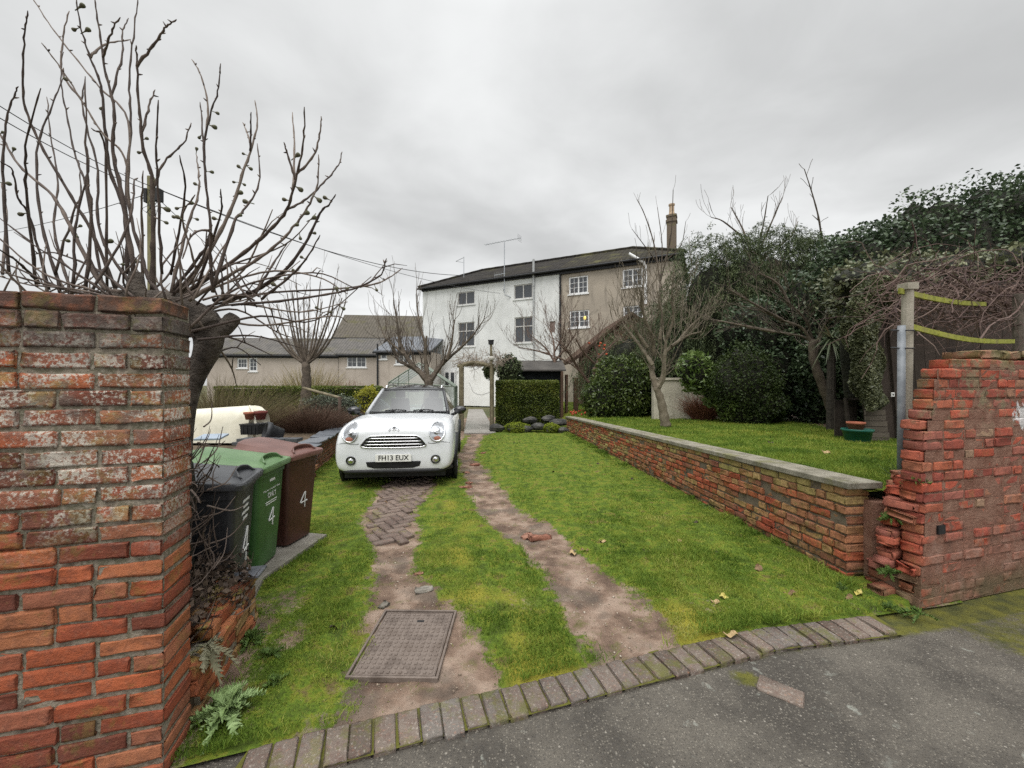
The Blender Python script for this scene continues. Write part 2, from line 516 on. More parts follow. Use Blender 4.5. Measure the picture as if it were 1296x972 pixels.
# lawn soil and turf sheet material
b = NB('turf and earth')
pos = b.pos()
bare = b.attr('bare'); my = b.attr('mossy')
g1 = b.ramp(b.mr(b.noise(7, 6, .7, pos), .3, .7), [(0, (.05, .072, .014)), (.5, (.095, .145, .018)), (.75, (.15, .17, .022)), (1, (.12, .09, .04))])
g1 = b.mix(b.mr(my, .2, .8), g1, (.22, .20, .03))
g1 = b.mix(b.mr(b.noise(60, 4, .6, pos), .5, .75), g1, (.04, .05, .012))
e1 = b.ramp(b.mr(b.noise(4.5, 6, .6, pos), .3, .7), [(0, (.095, .064, .048)), (.5, (.195, .135, .10)), (1, (.30, .225, .175))])
e1 = b.mix(b.math('MULTIPLY', b.mr(b.noise(1.9, 4, .6, pos), .5, .62), .6), e1, (.10, .085, .07))
vo = b.vor(95, pos)
e1 = b.mix(b.math('MULTIPLY', b.mr(vo, .22, .12), b.mr(b.noise(22, 3, .6, pos), .5, .62)), e1, (.46, .42, .34))
e1 = b.mix(b.math('MULTIPLY', b.mr(b.noise(5.5, 6, .7, b.n('ShaderNodeVectorMath', operation='ADD', Vector=pos).outputs[0]), .55, .68), .6), e1, (.10, .105, .03))
e1 = b.mix(b.math('MULTIPLY', b.mr(b.noise(140, 3, .7, pos), .55, .7), .5), e1, (.10, .075, .055))
bn = b.mr(b.math('ADD', bare, b.math('MULTIPLY', b.math('SUBTRACT', b.noise(24, 7, .72, pos), .5), 1.5)), .34, .66)
col = b.mix(bn, g1, e1)
b.bump(b.math('ADD', b.noise(70, 6, .7, pos), b.math('MULTIPLY', b.mr(vo, .3, .0), .4)), .8, .012)
M['turf'] = b.fin(col, .95, .12)

nx, ny = 240, 260
xs = np.linspace(-5.6, 3.3, nx); s = np.linspace(0, 1, ny)
tt = 17 * (np.exp(3.2 * s) - 1) / (math.exp(3.2) - 1)
X = np.repeat(xs[None], ny, 0); Y = yk(xs)[None] + tt[:, None]
Xf, Yf = X.ravel(), Y.ravel()
bare_v = tracks(Xf, Yf); mos_v = moss_y(Xf, Yf)
pp = np.stack([Xf, Yf, Xf * 0], 1)
Zl = .012 + .022 * (1 - bare_v) + .008 * vnoise(pp, 5, 2) + .006 * vnoise(pp, 17, 3)
Zl = np.where(Yf - yk(Xf) < .06, np.minimum(Zl, .006), Zl)
grid_obj('lawn', X, Y, Zl.reshape(X.shape), M['turf'], {'bare': bare_v, 'mossy': mos_v})
def lawn_z(x, y, bare): 
    p = np.stack([x, y, x * 0], 1)
    return .012 + .022 * (1 - bare) + .008 * vnoise(p, 5, 2) + .006 * vnoise(p, 17, 3)

# upper lawn
ny2, nx2 = 150, 110
s = np.linspace(0, 1, ny2); t = np.linspace(0, 1, nx2)
Y2 = np.repeat((3.12 + 25 * (np.exp(2.2 * s) - 1) / (math.exp(2.2) - 1))[:, None], nx2, 1)
X2 = xwall(Y2) + .13 + t[None] ** 1.3 * (16 - xwall(Y2))
pe = np.stack([X2.ravel(), Y2.ravel(), X2.ravel() * 0], 1)
Y2 = Y2 + (1 - s[:, None]) * np.clip((X2 - 2.75) * .28, 0, 4)
pe = np.stack([X2.ravel(), Y2.ravel(), X2.ravel() * 0], 1)
edge = np.clip((Y2 - 13.0) / .5, 0, 1)
rampx = np.clip((X2 - xwall(Y2) - .1) / 1.0, 0, 1); rampx = rampx * rampx * (3 - 2 * rampx)
Z2 = zup(Y2) * (1 - edge + edge * rampx) + .012 * vnoise(pe, 3, 4).reshape(Y2.shape) + .008 * vnoise(pe, 9, 1).reshape(Y2.shape)
bare2 = np.clip((X2 - np.interp(Y2, [3, 6, 7.5, 11, 14, 20], [7, 6.3, 6.6, 7.6, 5.6, 4.6])) / .8 + .25 * vnoise(pe, 1.7, 2).reshape(Y2.shape), 0, 1) * (Y2 < 40)
grid_obj('upper_lawn', X2, Y2, Z2, M['turf'], {'bare': bare2, 'mossy': np.clip(.25 + .5 * vnoise(pe, 1.1, 3).reshape(Y2.shape), 0, 1)})

m = MB(); m.add([(-400, -400, -.06), (400, -400, -.06), (400, 400, -.06), (-400, 400, -.06)], [(0, 1, 2, 3)])
tag(m.build('ground', mat('rough ground', [(.05, .06, .02), (.11, .10, .05)], .5, bump=.4, bscale=8, world=True)), kind='structure')
m = MB(); m.box((-4.9, 1.95, .05), (6.7, .9, .46), Matrix.Rotation(R(16), 3, 'Z'))
m = MB()
m.add([(-1.50, 1.80, .20), (-1.72, 2.62, .22), (-2.5, 3.1, .16), (-8, 6, .2), (-8, -.1, .2)], [(0, 1, 2, 3, 4)])
m.prism([(-1.50, 1.80, -.04), (-1.72, 2.62, -.04), (-2.5, 2.7, -.04), (-8, 4, -.04), (-8, -.1, -.04)], (0, 0, .25))
tag(m.build('planting_bed', M['soil']), kind='structure')

# asphalt lane
b = NB('worn asphalt')
pos = b.pos(); my = b.attr('mossy')
c = b.ramp(b.mr(b.noise(1.7, 7, .68, pos), .36, .64), [(0, (.060, .053, .044)), (1, (.120, .107, .088))])
c = b.mix(b.math('MULTIPLY', b.mr(b.noise(130, 4, .7, pos), .5, .66), .75), c, (.055, .052, .048))
ag = b.vor(85, pos); agc = b.vor(85, pos, 1)
st = b.math('MULTIPLY', b.mr(ag, .46, .25), b.mr(b.xyz(agc)[0], .50, .75))
c = b.mix(b.math('MULTIPLY', st, .5), c, (.31, .28, .23))
st2 = b.math('MULTIPLY', b.mr(b.vor(30, pos), .20, .10), b.mr(b.xyz(b.vor(30, pos, 1))[1], .62, .70))
c = b.mix(b.math('MULTIPLY', st2, .6), c, (.38, .35, .30))
li = b.math('MULTIPLY', b.mr(b.noise(11, 5, .6, pos), .62, .70), b.mr(b.noise(2.1, 2, .5, pos), .45, .6))
c = b.mix(b.math('MULTIPLY', li, .55), c, (.30, .31, .27))
mm = b.mr(b.math('ADD', my, b.math('MULTIPLY', b.math('SUBTRACT', b.noise(28, 6, .7, pos), .5), .8)), .35, .75)
mc = b.ramp(b.mr(b.noise(8, 4, .6, pos), .3, .7), [(0, (.045, .05, .010)), (1, (.12, .115, .012))])
c = b.mix(b.math('MULTIPLY', mm, .92), c, mc)
b.bump(b.math('ADD', b.mr(ag, .5, .0), b.math('MULTIPLY', b.noise(220, 4, .7, pos), .8)), .75, .008)
M['asphalt'] = b.fin(c, b.mr(b.noise(60, 3, .6, pos), .3, .7, .62, .9), .3)
RW_U = np.array([math.cos(R(15)), math.sin(R(15)), 0]); RW_V = np.array([-math.sin(R(15)), math.cos(R(15)), 0]); RW_C = np.array([2.9, 2.8, 0])
xs = np.linspace(-5, 9, 300)
tt = np.linspace(0, 1, 130) ** 1.6 * 4.2
X = np.repeat(xs[None], 130, 0); Y = yk(xs)[None] + .06 - tt[:, None]
p = np.stack([X.ravel(), Y.ravel(), X.ravel() * 0], 1)
dk = tt[:, None] - .22
kerbm = np.exp(-np.clip(dk, 0, 9) / .06) * np.clip(.3 + np.clip((X - .3) / 1.5, 0, .75), 0, 1) + 0 * X
dw = (RW_C[0] - X) * RW_V[0] + (RW_C[1] - Y) * RW_V[1]
sw = (X - RW_C[0]) * RW_U[0] + (Y - RW_C[1]) * RW_U[1]
wallm = np.clip(1.6 - np.clip(dw, 0, 9) / .6, 0, 1) * np.clip((sw + .25) / .35, 0, 1)
pat = np.clip(1 - np.hypot((X - 1.28), (Y - 2.17) * 1.3) / .15, 0, 1)
mo = np.clip(np.maximum.reduce([kerbm * .9, wallm * (.8 + .35 * vnoise(p, 2.5, 3).reshape(X.shape)), pat]), 0, 1)
Zr = -.014 + .004 * vnoise(p, 1.3, 1).reshape(X.shape)
grid_obj('road', X, Y, Zr, M['asphalt'], {'mossy': mo})
m = MB()
q = Matrix.Rotation(R(16), 3, 'Z')
m.add([q @ Vector(v) for v in ((-80, -60, -.03), (80, -60, -.03), (80, 2.0, -.03), (-80, 2.0, -.03))], [(0, 1, 2, 3)])
tag(m.build('road_far', M['asphalt']), kind='structure').name = 'lane'

# kerb of brick setts
def kerbmat():
    def ex(b, c):
        c = b.mix(b.math('MULTIPLY', b.mr(b.noise(70, 4, .7), .55, .68), .6), c, (.38, .34, .30))
        return b.mix(b.math('MULTIPLY', b.mr(b.noise(3.3, 5, .7, b.pos()), .52, .63), .65), c, (.10, .105, .022))
    return brickmat('dusty brown sett', [(.095, .076, .062), (.15, .122, .102), (.18, .145, .12), (.13, .112, .098), (.165, .147, .13)], moss=.35, extra=ex)
M['sett'] = kerbmat()
bk = Bricks()
x = -1.10
while x < 2.45:
    y = float(yk(x)); t = np.array([.02, float(yk(x + .02)) - y, 0]); t /= np.linalg.norm(t)
    n = np.array([-t[1], t[0], 0])
    d = .19 + rng.normal(0, .006)
    bk.add(np.array([x, y, -.023 + rng.normal(0, .003)]) - n * d * .5, t, n, (.094, d, .08), rot=.02, jit=.0016, rnd_e=.005)
    x += .1035 * t[0]
tag(bk.build('kerb_edging', M['sett']), 'low brown brick sett edging between the asphalt lane and the driveway', 'kerb')
# moss and grit in the joints of the kerb
m = MB()
ks = np.linspace(-1.15, 2.5, 60)
for a, c in zip(ks[:-1], ks[1:]):
    m.add([(a, yk(a) - .20, .004), (c, yk(c) - .20, .004), (c, yk(c) + .02, .006), (a, yk(a) + .02, .006)], [(0, 1, 2, 3)])
tag(m.build('joint_moss', mat('joint moss', [(.05, .04, .02), (.10, .10, .015), (.06, .05, .03)], 6, bump=.5, bscale=60, world=True)), kind='structure')
# brick let into the asphalt
bk = Bricks()
a = R(-38)
bk.add((1.41, 2.075, -.040), (math.cos(a), math.sin(a), 0), (-math.sin(a), math.cos(a), 0), (.20, .125, .07), r=.45, rnd_e=.004)
tag(bk.build('road_brick', M['sett']), 'single worn brick set flush into the asphalt lane', 'brick')

# herringbone patch in the left wheel track
bk = Bricks(); a0 = R(38)
ca, sa = math.cos(a0), math.sin(a0)
for i in range(-22, 22):
    for j in range(-22, 22):
        k = (i - j) % 4
        if k == 0: cx_, cy_, ang = (i + 1) * .105, (j + .5) * .105, 0
        elif k == 3: cx_, cy_, ang = (i + .5) * .105, (j + 1) * .105, 90
        else: continue
        X_ = -1.5 + cx_ * ca - cy_ * sa; Y_ = 4.9 + cx_ * sa + cy_ * ca
        cl = np.interp(Y_, [3.8, 4.0, 4.7, 6, 7], [-1.22, -1.24, -1.44, -1.6, -1.7]); hw = np.interp(Y_, [3.8, 4.1, 4.6, 6], [.08, .20, .26, .32])
        if abs(X_ - cl) < hw and 3.85 < Y_ < 6.6:
            t = a0 + R(ang)
            bk.add((X_, Y_, .008 + rng.normal(0, .002)), (math.cos(t), math.sin(t), 0), (-math.sin(t), math.cos(t), 0), (.2, .096, .06), rot=.015, jit=.0012, rnd_e=.005)
tag(bk.build('brick_paving', brickmat('paver', [(.12, .092, .078), (.19, .15, .125), (.155, .12, .10)], moss=.45)), kind='structure')

# slab under the bins, garden path
M['concrete'] = mat('old concrete', [(.16, .145, .12), (.27, .25, .215)], 5, bump=.5, bscale=70, world=True)
m = MB(); m.prism([(-1.80, 2.66, 0), (-1.98, 3.15, 0), (-1.90, 4.05, 0), (-2.7, 4.2, 0), (-2.9, 2.62, 0)], (0, 0, .06))
tag(m.build('bin_slab', M['concrete']), kind='structure')
m = MB()
for k in range(9):
    y0 = 12.5 + k * 1.3; w_ = .62 - .01 * k
    m.box((-1.08 - k * .135, y0 + .62, .03), (w_ * 1.6, 1.27, .06), Matrix.Rotation(R(6), 3, 'Z'))
tag(m.build('garden_path', mat('path slabs', [(.20, .185, .165), (.30, .285, .26)], 3, bump=.4, bscale=50, rnd=.4, world=True)), kind='structure')

# ------------------------------------------------------------------ left boundary wall
LW_U = np.array([math.cos(R(16)), math.sin(R(16)), 0]); LW_V = np.array([-math.sin(R(16)), math.cos(R(16)), 0]); LW_C = np.array([-1.405, 1.60, 0])
MORT = mat('lime mortar', [(.10, .08, .06), (.26, .225, .175), (.13, .12, .08), (.30, .27, .22)], 14, bump=.9, bscale=90, world=True)
def mortar_box(o, u, v, s0, s1, t0, t1, z0, z1, mb):
    V = []
    for z in (z0, z1):
        for (s, t) in ((s0, t0), (s1, t0), (s1, t1), (s0, t1)): V.append(o + u * s + v * t + np.array([0, 0, z]))
    mb.add(V, [(0, 3, 2, 1), (4, 5, 6, 7), (0, 1, 5, 4), (1, 2, 6, 5), (2, 3, 7, 6), (3, 0, 4, 7)])
lw = empty('brick_wall', LW_C, label='tall weathered red brick wall end with pale lichen, below the bare fig branches', cat='wall')
bk = Bricks(); mo = MB(); H = .0752
for c in range(26):
    z = (c + .5) * H - .0; s = 0.0; wav = .004 * math.sin(c * 1.7)
    s = rng.uniform(0, .006); first = True
    while s < 3.2:
        if first: L = .215 if c % 2 else .108
        else: L = .215 if rng.random() < .8 else .105
        L *= rng.uniform(.96, 1.04)
        out = rng.normal(0, .0022) + (.003 if c >= 24 else 0)
        r = rng.random()
        if z < 1.12: r = .55 * r + .45 * (rng.random() < .8) * r + .1
        hh = .066 + rng.normal(0, .0016)
        T = .222 if s < .3 else .12
        bk.add(LW_C + LW_U * (-s - L / 2) + LW_V * (T / 2 - .004 - out) + np.array([0, 0, z + wav + .0015 * math.sin(s * 9 + c)]), LW_U, LW_V, (L, T, hh), r=r, rot=.009, jit=.0022, rnd_e=.0045 if not first else .009)
        s += L + rng.uniform(.006, .011); first = False
mortar_box(LW_C, LW_U, LW_V, -3.2, -.008, .004, .207, -.05, 1.945, mo)
LB = [(.05, .032, .028), (.19, .055, .032), (.30, .075, .036), (.38, .105, .045), (.36, .14, .065), (.27, .10, .06), (.34, .09, .04)]
for o_, n_ in ((bk.build('brickwork', brickmat('wall brick', LB, (1.04, 1.84, .85), .3, 1.70)), 'brickwork'), (mo.build('mortar', MORT), 'mortar')):
    o_.parent = lw; o_.matrix_parent_inverse = Matrix.Translation(LW_C).inverted()

# low wall beside the driveway, running back from it
lo = empty('low_brick_wall', (-1.45, 1.8, 0), label='low crumbling mossy brick wall running back from the tall wall to the bins', cat='wall')
bk = Bricks(); mo = MB()
a = np.array([-1.475, 1.84, 0]); d = np.array([-.24, .85, 0]); Ltot = np.linalg.norm(d) - .03; u = d / np.linalg.norm(d); v = np.array([-u[1], u[0], 0])
o0 = a
n_c = 5
for c in range(n_c):
    s = rng.uniform(0, .08) if c % 2 else 0.0
    while s < Ltot - .05:
        L = min(rng.choice([.215, .215, .105]) * rng.uniform(.95, 1.05), Ltot - s + .02)
        z = (c + .5) * .07 - .01
        off = rng.normal(0, .006) + (.02 if c == n_c - 1 else 0)
        if not (c == n_c - 1 and s < .12):
            bk.add(o0 + u * (s + L / 2) + v * (.06 + off) * 1 + np.array([0, 0, z]), u, v, (L, .115, .062), rot=.03, jit=.003, rnd_e=.008)
            if c == n_c - 1: bk.add(o0 + u * (s + L / 2) + v * (.185 + off) + np.array([0, 0, z - .01]), u, v, (L, .115, .062), rot=.05, jit=.003, rnd_e=.008)
        s += L + .011
mortar_box(o0, u, v, .07, Ltot - .04, .010, .2, -.05, .265, mo)
LB2 = [(.16, .055, .03), (.30, .085, .04), (.38, .12, .05), (.30, .16, .07), (.27, .22, .09), (.33, .10, .05)]
def ex(b, c):
    return b.mix(b.math('MULTIPLY', b.mr(b.noise(6, 5, .7, b.pos()), .5, .62), b.mr(b.xyz()[2], .18, .32, .15, .85)), c, (.22, .21, .06))
for o_ in (bk.build('brickwork', brickmat('mossy brick', LB2, moss=.5, extra=ex)), mo.build('mortar', MORT)):
    o_.parent = lo; o_.matrix_parent_inverse = Matrix.Translation(lo.location).inverted()
m = MB()
m.box((-1.735, 2.60, .357), (.17, .16, .018), Matrix.Rotation(R(14), 3, 'Z'))
bevel(tag(m.build('slate_offcut', mat('slate', [(.07, .075, .085), (.13, .135, .15)], 12, rough=.5, bump=.3)), 'thin grey slate offcut lying on the far end of the low mossy wall', 'slate'), .004)

# ------------------------------------------------------------------ retaining wall of the upper lawn
W0, W1 = np.array([2.71, 3.2, 0]), np.array([1.80, 12.9, 0])
WL = np.linalg.norm(W1 - W0); WD = (W1 - W0) / WL; WN = np.array([-WD[1], WD[0], 0])   # WN points to the lower lawn
rw = empty('retaining_wall', W0, label='long low retaining wall of mixed yellow and red bricks under a concrete coping', cat='wall')
bk = Bricks(); mo = MB()
def ztop(s): return .758 - s / WL * .27
u = -WD; v = -WN     # u x v = z up
nc = 10
for c in range(nc):
    s = -.0 if c % 2 else .0
    first = True
    while s < WL:
        L = rng.choice([.21, .2, .15, .11, .1, .17]) * rng.uniform(.9, 1.1)
        if first and c % 2: L = .1
        h = ztop(s + L / 2) / nc
        z = (c + .5) * h + .006 * math.sin(s * 2.3 + c)
        T = .21 if first else .11
        y_ = rng.random()
        r = y_ if s > 4.5 else (y_ * .8 if c < nc - 2 else .55 + .45 * y_)
        bk.add(W0 + WD * (s + L / 2) - WN * (T / 2 - rng.normal(0.004, .006)) + np.array([0, 0, z]), u, v, (L, T, h - rng.uniform(.006, .012)), r=r, rot=.014, jit=.0028, rnd_e=.007)
        s += L + rng.uniform(.006, .013); first = False
V = [W0 + WD * .008 - WN * .006, W0 + WD * .008 - WN * .2, W1 - WN * .2, W1 - WN * .006]
V = [x + np.array([0, 0, -.05]) for x in V] + [V[0] + [0, 0, .75], V[1] + [0, 0, .75], V[2] + [0, 0, .48], V[3] + [0, 0, .48]]
mo.add(V, [(3, 2, 1, 0), (4, 5, 6, 7), (0, 1, 5, 4), (1, 2, 6, 5), (2, 3, 7, 6), (3, 0, 4, 7)])
WB = [(.34, .075, .04), (.40, .12, .055), (.36, .085, .045), (.36, .17, .085), (.24, .09, .06), (.40, .22, .10), (.36, .27, .11), (.33, .28, .10)]
def ex(b, c):
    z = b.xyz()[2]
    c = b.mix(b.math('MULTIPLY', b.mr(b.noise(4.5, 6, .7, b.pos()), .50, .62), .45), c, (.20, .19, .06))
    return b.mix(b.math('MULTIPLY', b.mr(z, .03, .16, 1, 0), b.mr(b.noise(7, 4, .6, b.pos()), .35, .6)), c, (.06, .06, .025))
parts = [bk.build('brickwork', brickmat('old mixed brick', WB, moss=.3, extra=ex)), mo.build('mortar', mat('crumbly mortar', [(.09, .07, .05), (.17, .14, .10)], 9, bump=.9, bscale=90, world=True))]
cp = MB(); s = -.05; k = 0
while s < WL + .05:
    L = min(1.2, WL + .1 - s)
    q = [W0 + WD * a_ + WN * b_ for (a_, b_) in ((s, .035), (s + L - .006, .035), (s + L - .006, -.27), (s, -.27))]
    zz = ztop(max(0, s)); z2 = ztop(s + L)
    V = [q[0] + [0, 0, zz], q[1] + [0, 0, z2], q[2] + [0, 0, z2], q[3] + [0, 0, zz]]
    V = V + [x + np.array([0, 0, .052]) for x in V]
    cp.add(V, [(0, 1, 2, 3), (7, 6, 5, 4), (4, 5, 1, 0), (5, 6, 2, 1), (6, 7, 3, 2), (7, 4, 0, 3)])
    s += L; k += 1
b = NB('mossy concrete coping'); pos = b.pos()
c = b.ramp(b.mr(b.noise(5, 6, .65, pos), .3, .7), [(0, (.13, .12, .09)), (1, (.27, .25, .20))])
c = b.mix(b.math('MULTIPLY', b.mr(b.noise(90, 4, .7, pos), .55, .7), .7), c, (.42, .40, .36))
c = b.mix(b.math('MULTIPLY', b.mr(b.noise(3, 5, .7, pos), .5, .64), .6), c, (.13, .13, .035))
b.bump(b.noise(80, 6, .7, pos), .8, .01)
parts.append(bevel(cp.build('coping', b.fin(c, .9, .2)), .006))
for o_ in parts:
    o_.parent = rw; o_.matrix_parent_inverse = Matrix.Translation(W0).inverted()

# ------------------------------------------------------------------ broken wall on the right
bw = empty('ruined_brick_wall', RW_C, label='broken end of a red brick wall with a ragged stepped edge beside the lane', cat='wall')
bk = Bricks(); mo = MB(); H = .0745
def left_edge(z): return np.interp(z, [0, .1, .3, .5, .9, 1.05, 1.30, 1.38, 1.55, 1.60, 1.66, 1.74, 1.8], [.0, .0, .0, .02, .02, .0, .03, .08, .10, .10, .11, .22, .42])
def flare(z): return np.interp(z, [0, .12, .3, .5, .75, .95, 1.02, 1.1], [.24, .18, .10, .07, .05, .04, .02, 0])
def torn(z, d):
    k = (np.interp(z, [0, .3, .6, .8, .92, 1.0, 1.11, 1.3, 1.34, 1.52, 1.69, 1.8], [1092, 1099, 1110, 1121, 1132, 1143, 1153, 1155, 1172, 1179, 1183, 1210]) - 648) / 500
    return float((2.8 * k - 2.9 + d * (.259 + .966 * k)) / (.966 - .259 * k))
for c in range(24):
    z = (c + .5) * H
    s = max(float(left_edge(z)), torn(z, .02) if z > .9 else -1) + rng.normal(0, .012)
    first = True
    while s < 3.6:
        L = (.215 if (rng.random() < .72) else .105) * rng.uniform(.93, 1.05)
        if z > 1.62 and s < .42 and first: L = .23
        out = rng.normal(.0, .0035) - (.006 * rng.random() if z < .7 else .010 * rng.random() ** 3)
        r = rng.random()
        bk.add(RW_C + RW_U * (s + L / 2) + RW_V * (.06 - out) + np.array([0, 0, z]), RW_U, RW_V, (L, .12, .068 + rng.normal(0, .0015)), r=r, rot=.010, jit=.0022, rnd_e=.006)
        s += L + rng.uniform(.007, .013); first = False
    # the torn end: headers sticking out towards the gap, breaking away to the right higher up
    e = float(flare(z)); L0 = float(left_edge(z)); sl_ = float(np.interp(z, [.55, .8, .95, 1.1, 1.3], [0, .35, .95, 1.5, 1.85]))
    dd = .03
    while dd < .36:
        Wd = rng.choice([.105, .105, .2]) * rng.uniform(.9, 1.1)
        o_ = e * rng.uniform(.55, 1.05) * (1 if dd > .05 else .25) + rng.normal(0, .012) + (.03 if z > 1.0 else 0) * rng.random()
        st_ = max(L0 - o_, torn(z, dd + Wd)) + abs(rng.normal(0, .022))
        bk.add(RW_C + RW_U * (st_ + .11) + RW_V * (dd + Wd / 2) + np.array([0, 0, z + rng.normal(0, .004)]), RW_U, RW_V, (.22, Wd, .064), r=.25 + .75 * rng.random(), rot=.05, jit=.005, rnd_e=.012)
        dd += Wd + .012
    z_a, z_b = z - H / 2 - .002, z + H / 2 - .004 if c < 23 else z
    q_ = [Vector(RW_C + RW_U * s_ + RW_V * t_) for (s_, t_) in ((L0 - .25 * e + .04, .0035), (3.6, .0035), (3.6, .34), (max(L0 - .25 * e, torn(z, .34)) + .08, .34))]
    mo.prism([v_ + Vector((0, 0, z_a)) for v_ in q_], (0, 0, z_b - z_a))
mo.prism([(2.865, 3.14, -.02), (2.99, 3.10, -.02), (3.02, 3.32, -.02), (2.85, 3.36, -.02)], (0, 0, .68))
# cap bricks
for (s, z, L) in ((.80, 1.83, .24), (1.06, 1.825, .22), (1.30, 1.83, .23), (1.55, 1.82, .22), (1.80, 1.828, .22), (2.05, 1.825, .23)):
    bk.add(RW_C + RW_U * s + RW_V * .13 + np.array([0, 0, z]), RW_U, RW_V, (L, .22, .062), r=.95, rot=.03, jit=.004, rnd_e=.012)
RB = [(.22, .06, .045), (.34, .08, .05), (.42, .09, .05), (.38, .12, .075), (.28, .10, .075), (.40, .115, .06), (.30, .20, .13)]
def ex(b, c):
    pos = b.pos(); z = b.xyz()[2]; x = b.xyz()[0]
    # smeared render over the lower courses
    sm = b.mr(b.math('ADD', b.noise(3.2, 6, .65, pos, .4), b.mr(z, .15, 1.15, .16, -.22)), .52, .62)
    sm = b.math('MULTIPLY', sm, b.mr(x, 2.86, 3.05))
    rc = b.ramp(b.mr(b.noise(7, 6, .7, pos), .3, .7), [(0, (.15, .085, .065)), (.5, (.24, .12, .085)), (1, (.29, .18, .14))])
    c = b.mix(b.math('MULTIPLY', sm, .86), c, rc)
    # grey-green lichen near the top, splashes of white paint
    lm = b.math('MULTIPLY', b.mr(b.noise(6, 6, .7, pos), .50, .60), b.mr(z, 1.15, 1.5))
    c = b.mix(b.math('MULTIPLY', lm, .7), c, (.20, .185, .11))
    mt = b.math('MULTIPLY', b.mr(b.noise(9, 5, .6, pos), .45, .6), b.mr(z, 1.70, 1.80))
    c = b.mix(b.math('MULTIPLY', mt, .7), c, (.10, .095, .03))
    gr = b.math('MULTIPLY', b.mr(z, .30, .05), b.mr(b.noise(4, 4, .6, pos), .35, .6, .3, 1))
    c = b.mix(b.math('MULTIPLY', gr, .7), c, (.10, .095, .05))
    dv = b.n("ShaderNodeVectorMath", operation='DISTANCE'); b.l(pos, dv.inputs[0]); dv.inputs[1].default_value = (4.02, 3.10, 1.36)
    wp = b.mr(b.math('ADD', dv.outputs['Value'], b.math('MULTIPLY', b.noise(14, 5, .6, pos), .34)), .28, .25)
    return b.mix(b.math('MULTIPLY', wp, .9), c, (.62, .61, .60))
RMAT = brickmat('eroded brick', RB, moss=.2, extra=ex)
b = NB('red mortar')
c = b.ramp(b.mr(b.noise(9, 6, .7, b.pos()), .3, .7), [(0, (.17, .08, .055)), (1, (.28, .165, .12))])
b.bump(b.noise(60, 6, .7), .9, .02)
RMORT = b.fin(ex(b, c), .95, .15)
vt = MB(); vt.box(tuple(RW_C + RW_U * .2 - RW_V * .003 + np.array([0, 0, .55])), (.075, .012, .062), Matrix.Rotation(R(15), 3, 'Z'))
for o_ in (bk.build('brickwork', RMAT), mo.build('mortar', RMORT), vt.build('vent', M['black_plastic'])):
    o_.parent = bw; o_.matrix_parent_inverse = Matrix.Translation(RW_C).inverted()

# inspection cover in the drive
mh = empty('manhole_cover', (-.55, 2.42, .02), label='rectangular ribbed steel inspection cover set in the left wheel track', cat='manhole cover')
c4 = [G(446, 863), G(553, 863), G(574, 781), G(485, 779)]
ctr = sum(c4, Vector()) / 4
ux = ((c4[1] - c4[0]) + (c4[2] - c4[3])).normalized(); uy = ((c4[3] - c4[0]) + (c4[2] - c4[1])).normalized()
uy = (uy - ux * uy.dot(ux)).normalized()
mh.location = ctr + Vector((0, 0, .026)); mh.rotation_euler = (0, 0, math.atan2(ux.y, ux.x))
wM, hM = .47, .62
m = MB()
for (x, y, a_, b_) in ((0, -hM / 2, wM + .03, .014), (0, hM / 2, wM + .03, .014), (-wM / 2 - .008, 0, .014, hM - .014), (wM / 2 + .008, 0, .014, hM - .014)):
    m.box((x, y, -.004), (a_, b_, .03))
STEEL = mat('worn cast iron', [(.10, .076, .062), (.175, .14, .118), (.125, .096, .078)], 7, rough=.62, spec=.4, bump=.25, bscale=120, metal=.15)
bevel(m.build('frame', STEEL, mh), .003)
m = MB(); m.box((0, 0, -.012), (wM - .016, hM - .024, .024))
for i in range(13):
    for j in range(16):
        if j == 13 and i in (6, 7): continue
        m.box((-wM / 2 + .035 + i * (wM - .07) / 12, -hM / 2 + .042 + j * (hM - .084) / 15, .0015), (.019, .021, .007), taper=.75)
m.box((0, -hM / 2 + .022, .001), (wM - .03, .005, .004)); m.box((0, hM / 2 - .022, .001), (wM - .03, .005, .004))
m.box((-wM / 2 + .016, 0, .001), (.005, hM - .05, .004)); m.box((wM / 2 - .016, 0, .001), (.005, hM - .05, .004))
pl = m.build('cover_plate', STEEL, mh)
m = MB(); m.box((.028, hM * .5 - .11, .0008), (.045, .018, .003)); m.build('keyhole', M['black_plastic'], mh)

# ------------------------------------------------------------------ text
def text_mesh(name, body, size, mat_, parent, mtx, extrude=.0015, align='CENTER', sx=1.0, shear=0.0, bold=0.0):
    cu = bpy.data.curves.new('lettering', 'FONT')
    cu.body = body; cu.size = size; cu.align_x = align; cu.align_y = 'CENTER'; cu.extrude = extrude; cu.shear = shear; cu.offset = bold
    t = bpy.data.objects.new('lettering', cu); COL.objects.link(t)
    dg = bpy.context.evaluated_depsgraph_get()
    me = bpy.data.meshes.new_from_object(t.evaluated_get(dg))
    bpy.data.objects.remove(t); bpy.data.curves.remove(cu)
    me.transform(Matrix.Diagonal((sx, 1, 1, 1))); me.transform(mtx)
    me.materials.clear()
    return link(name, me, mat_, parent)

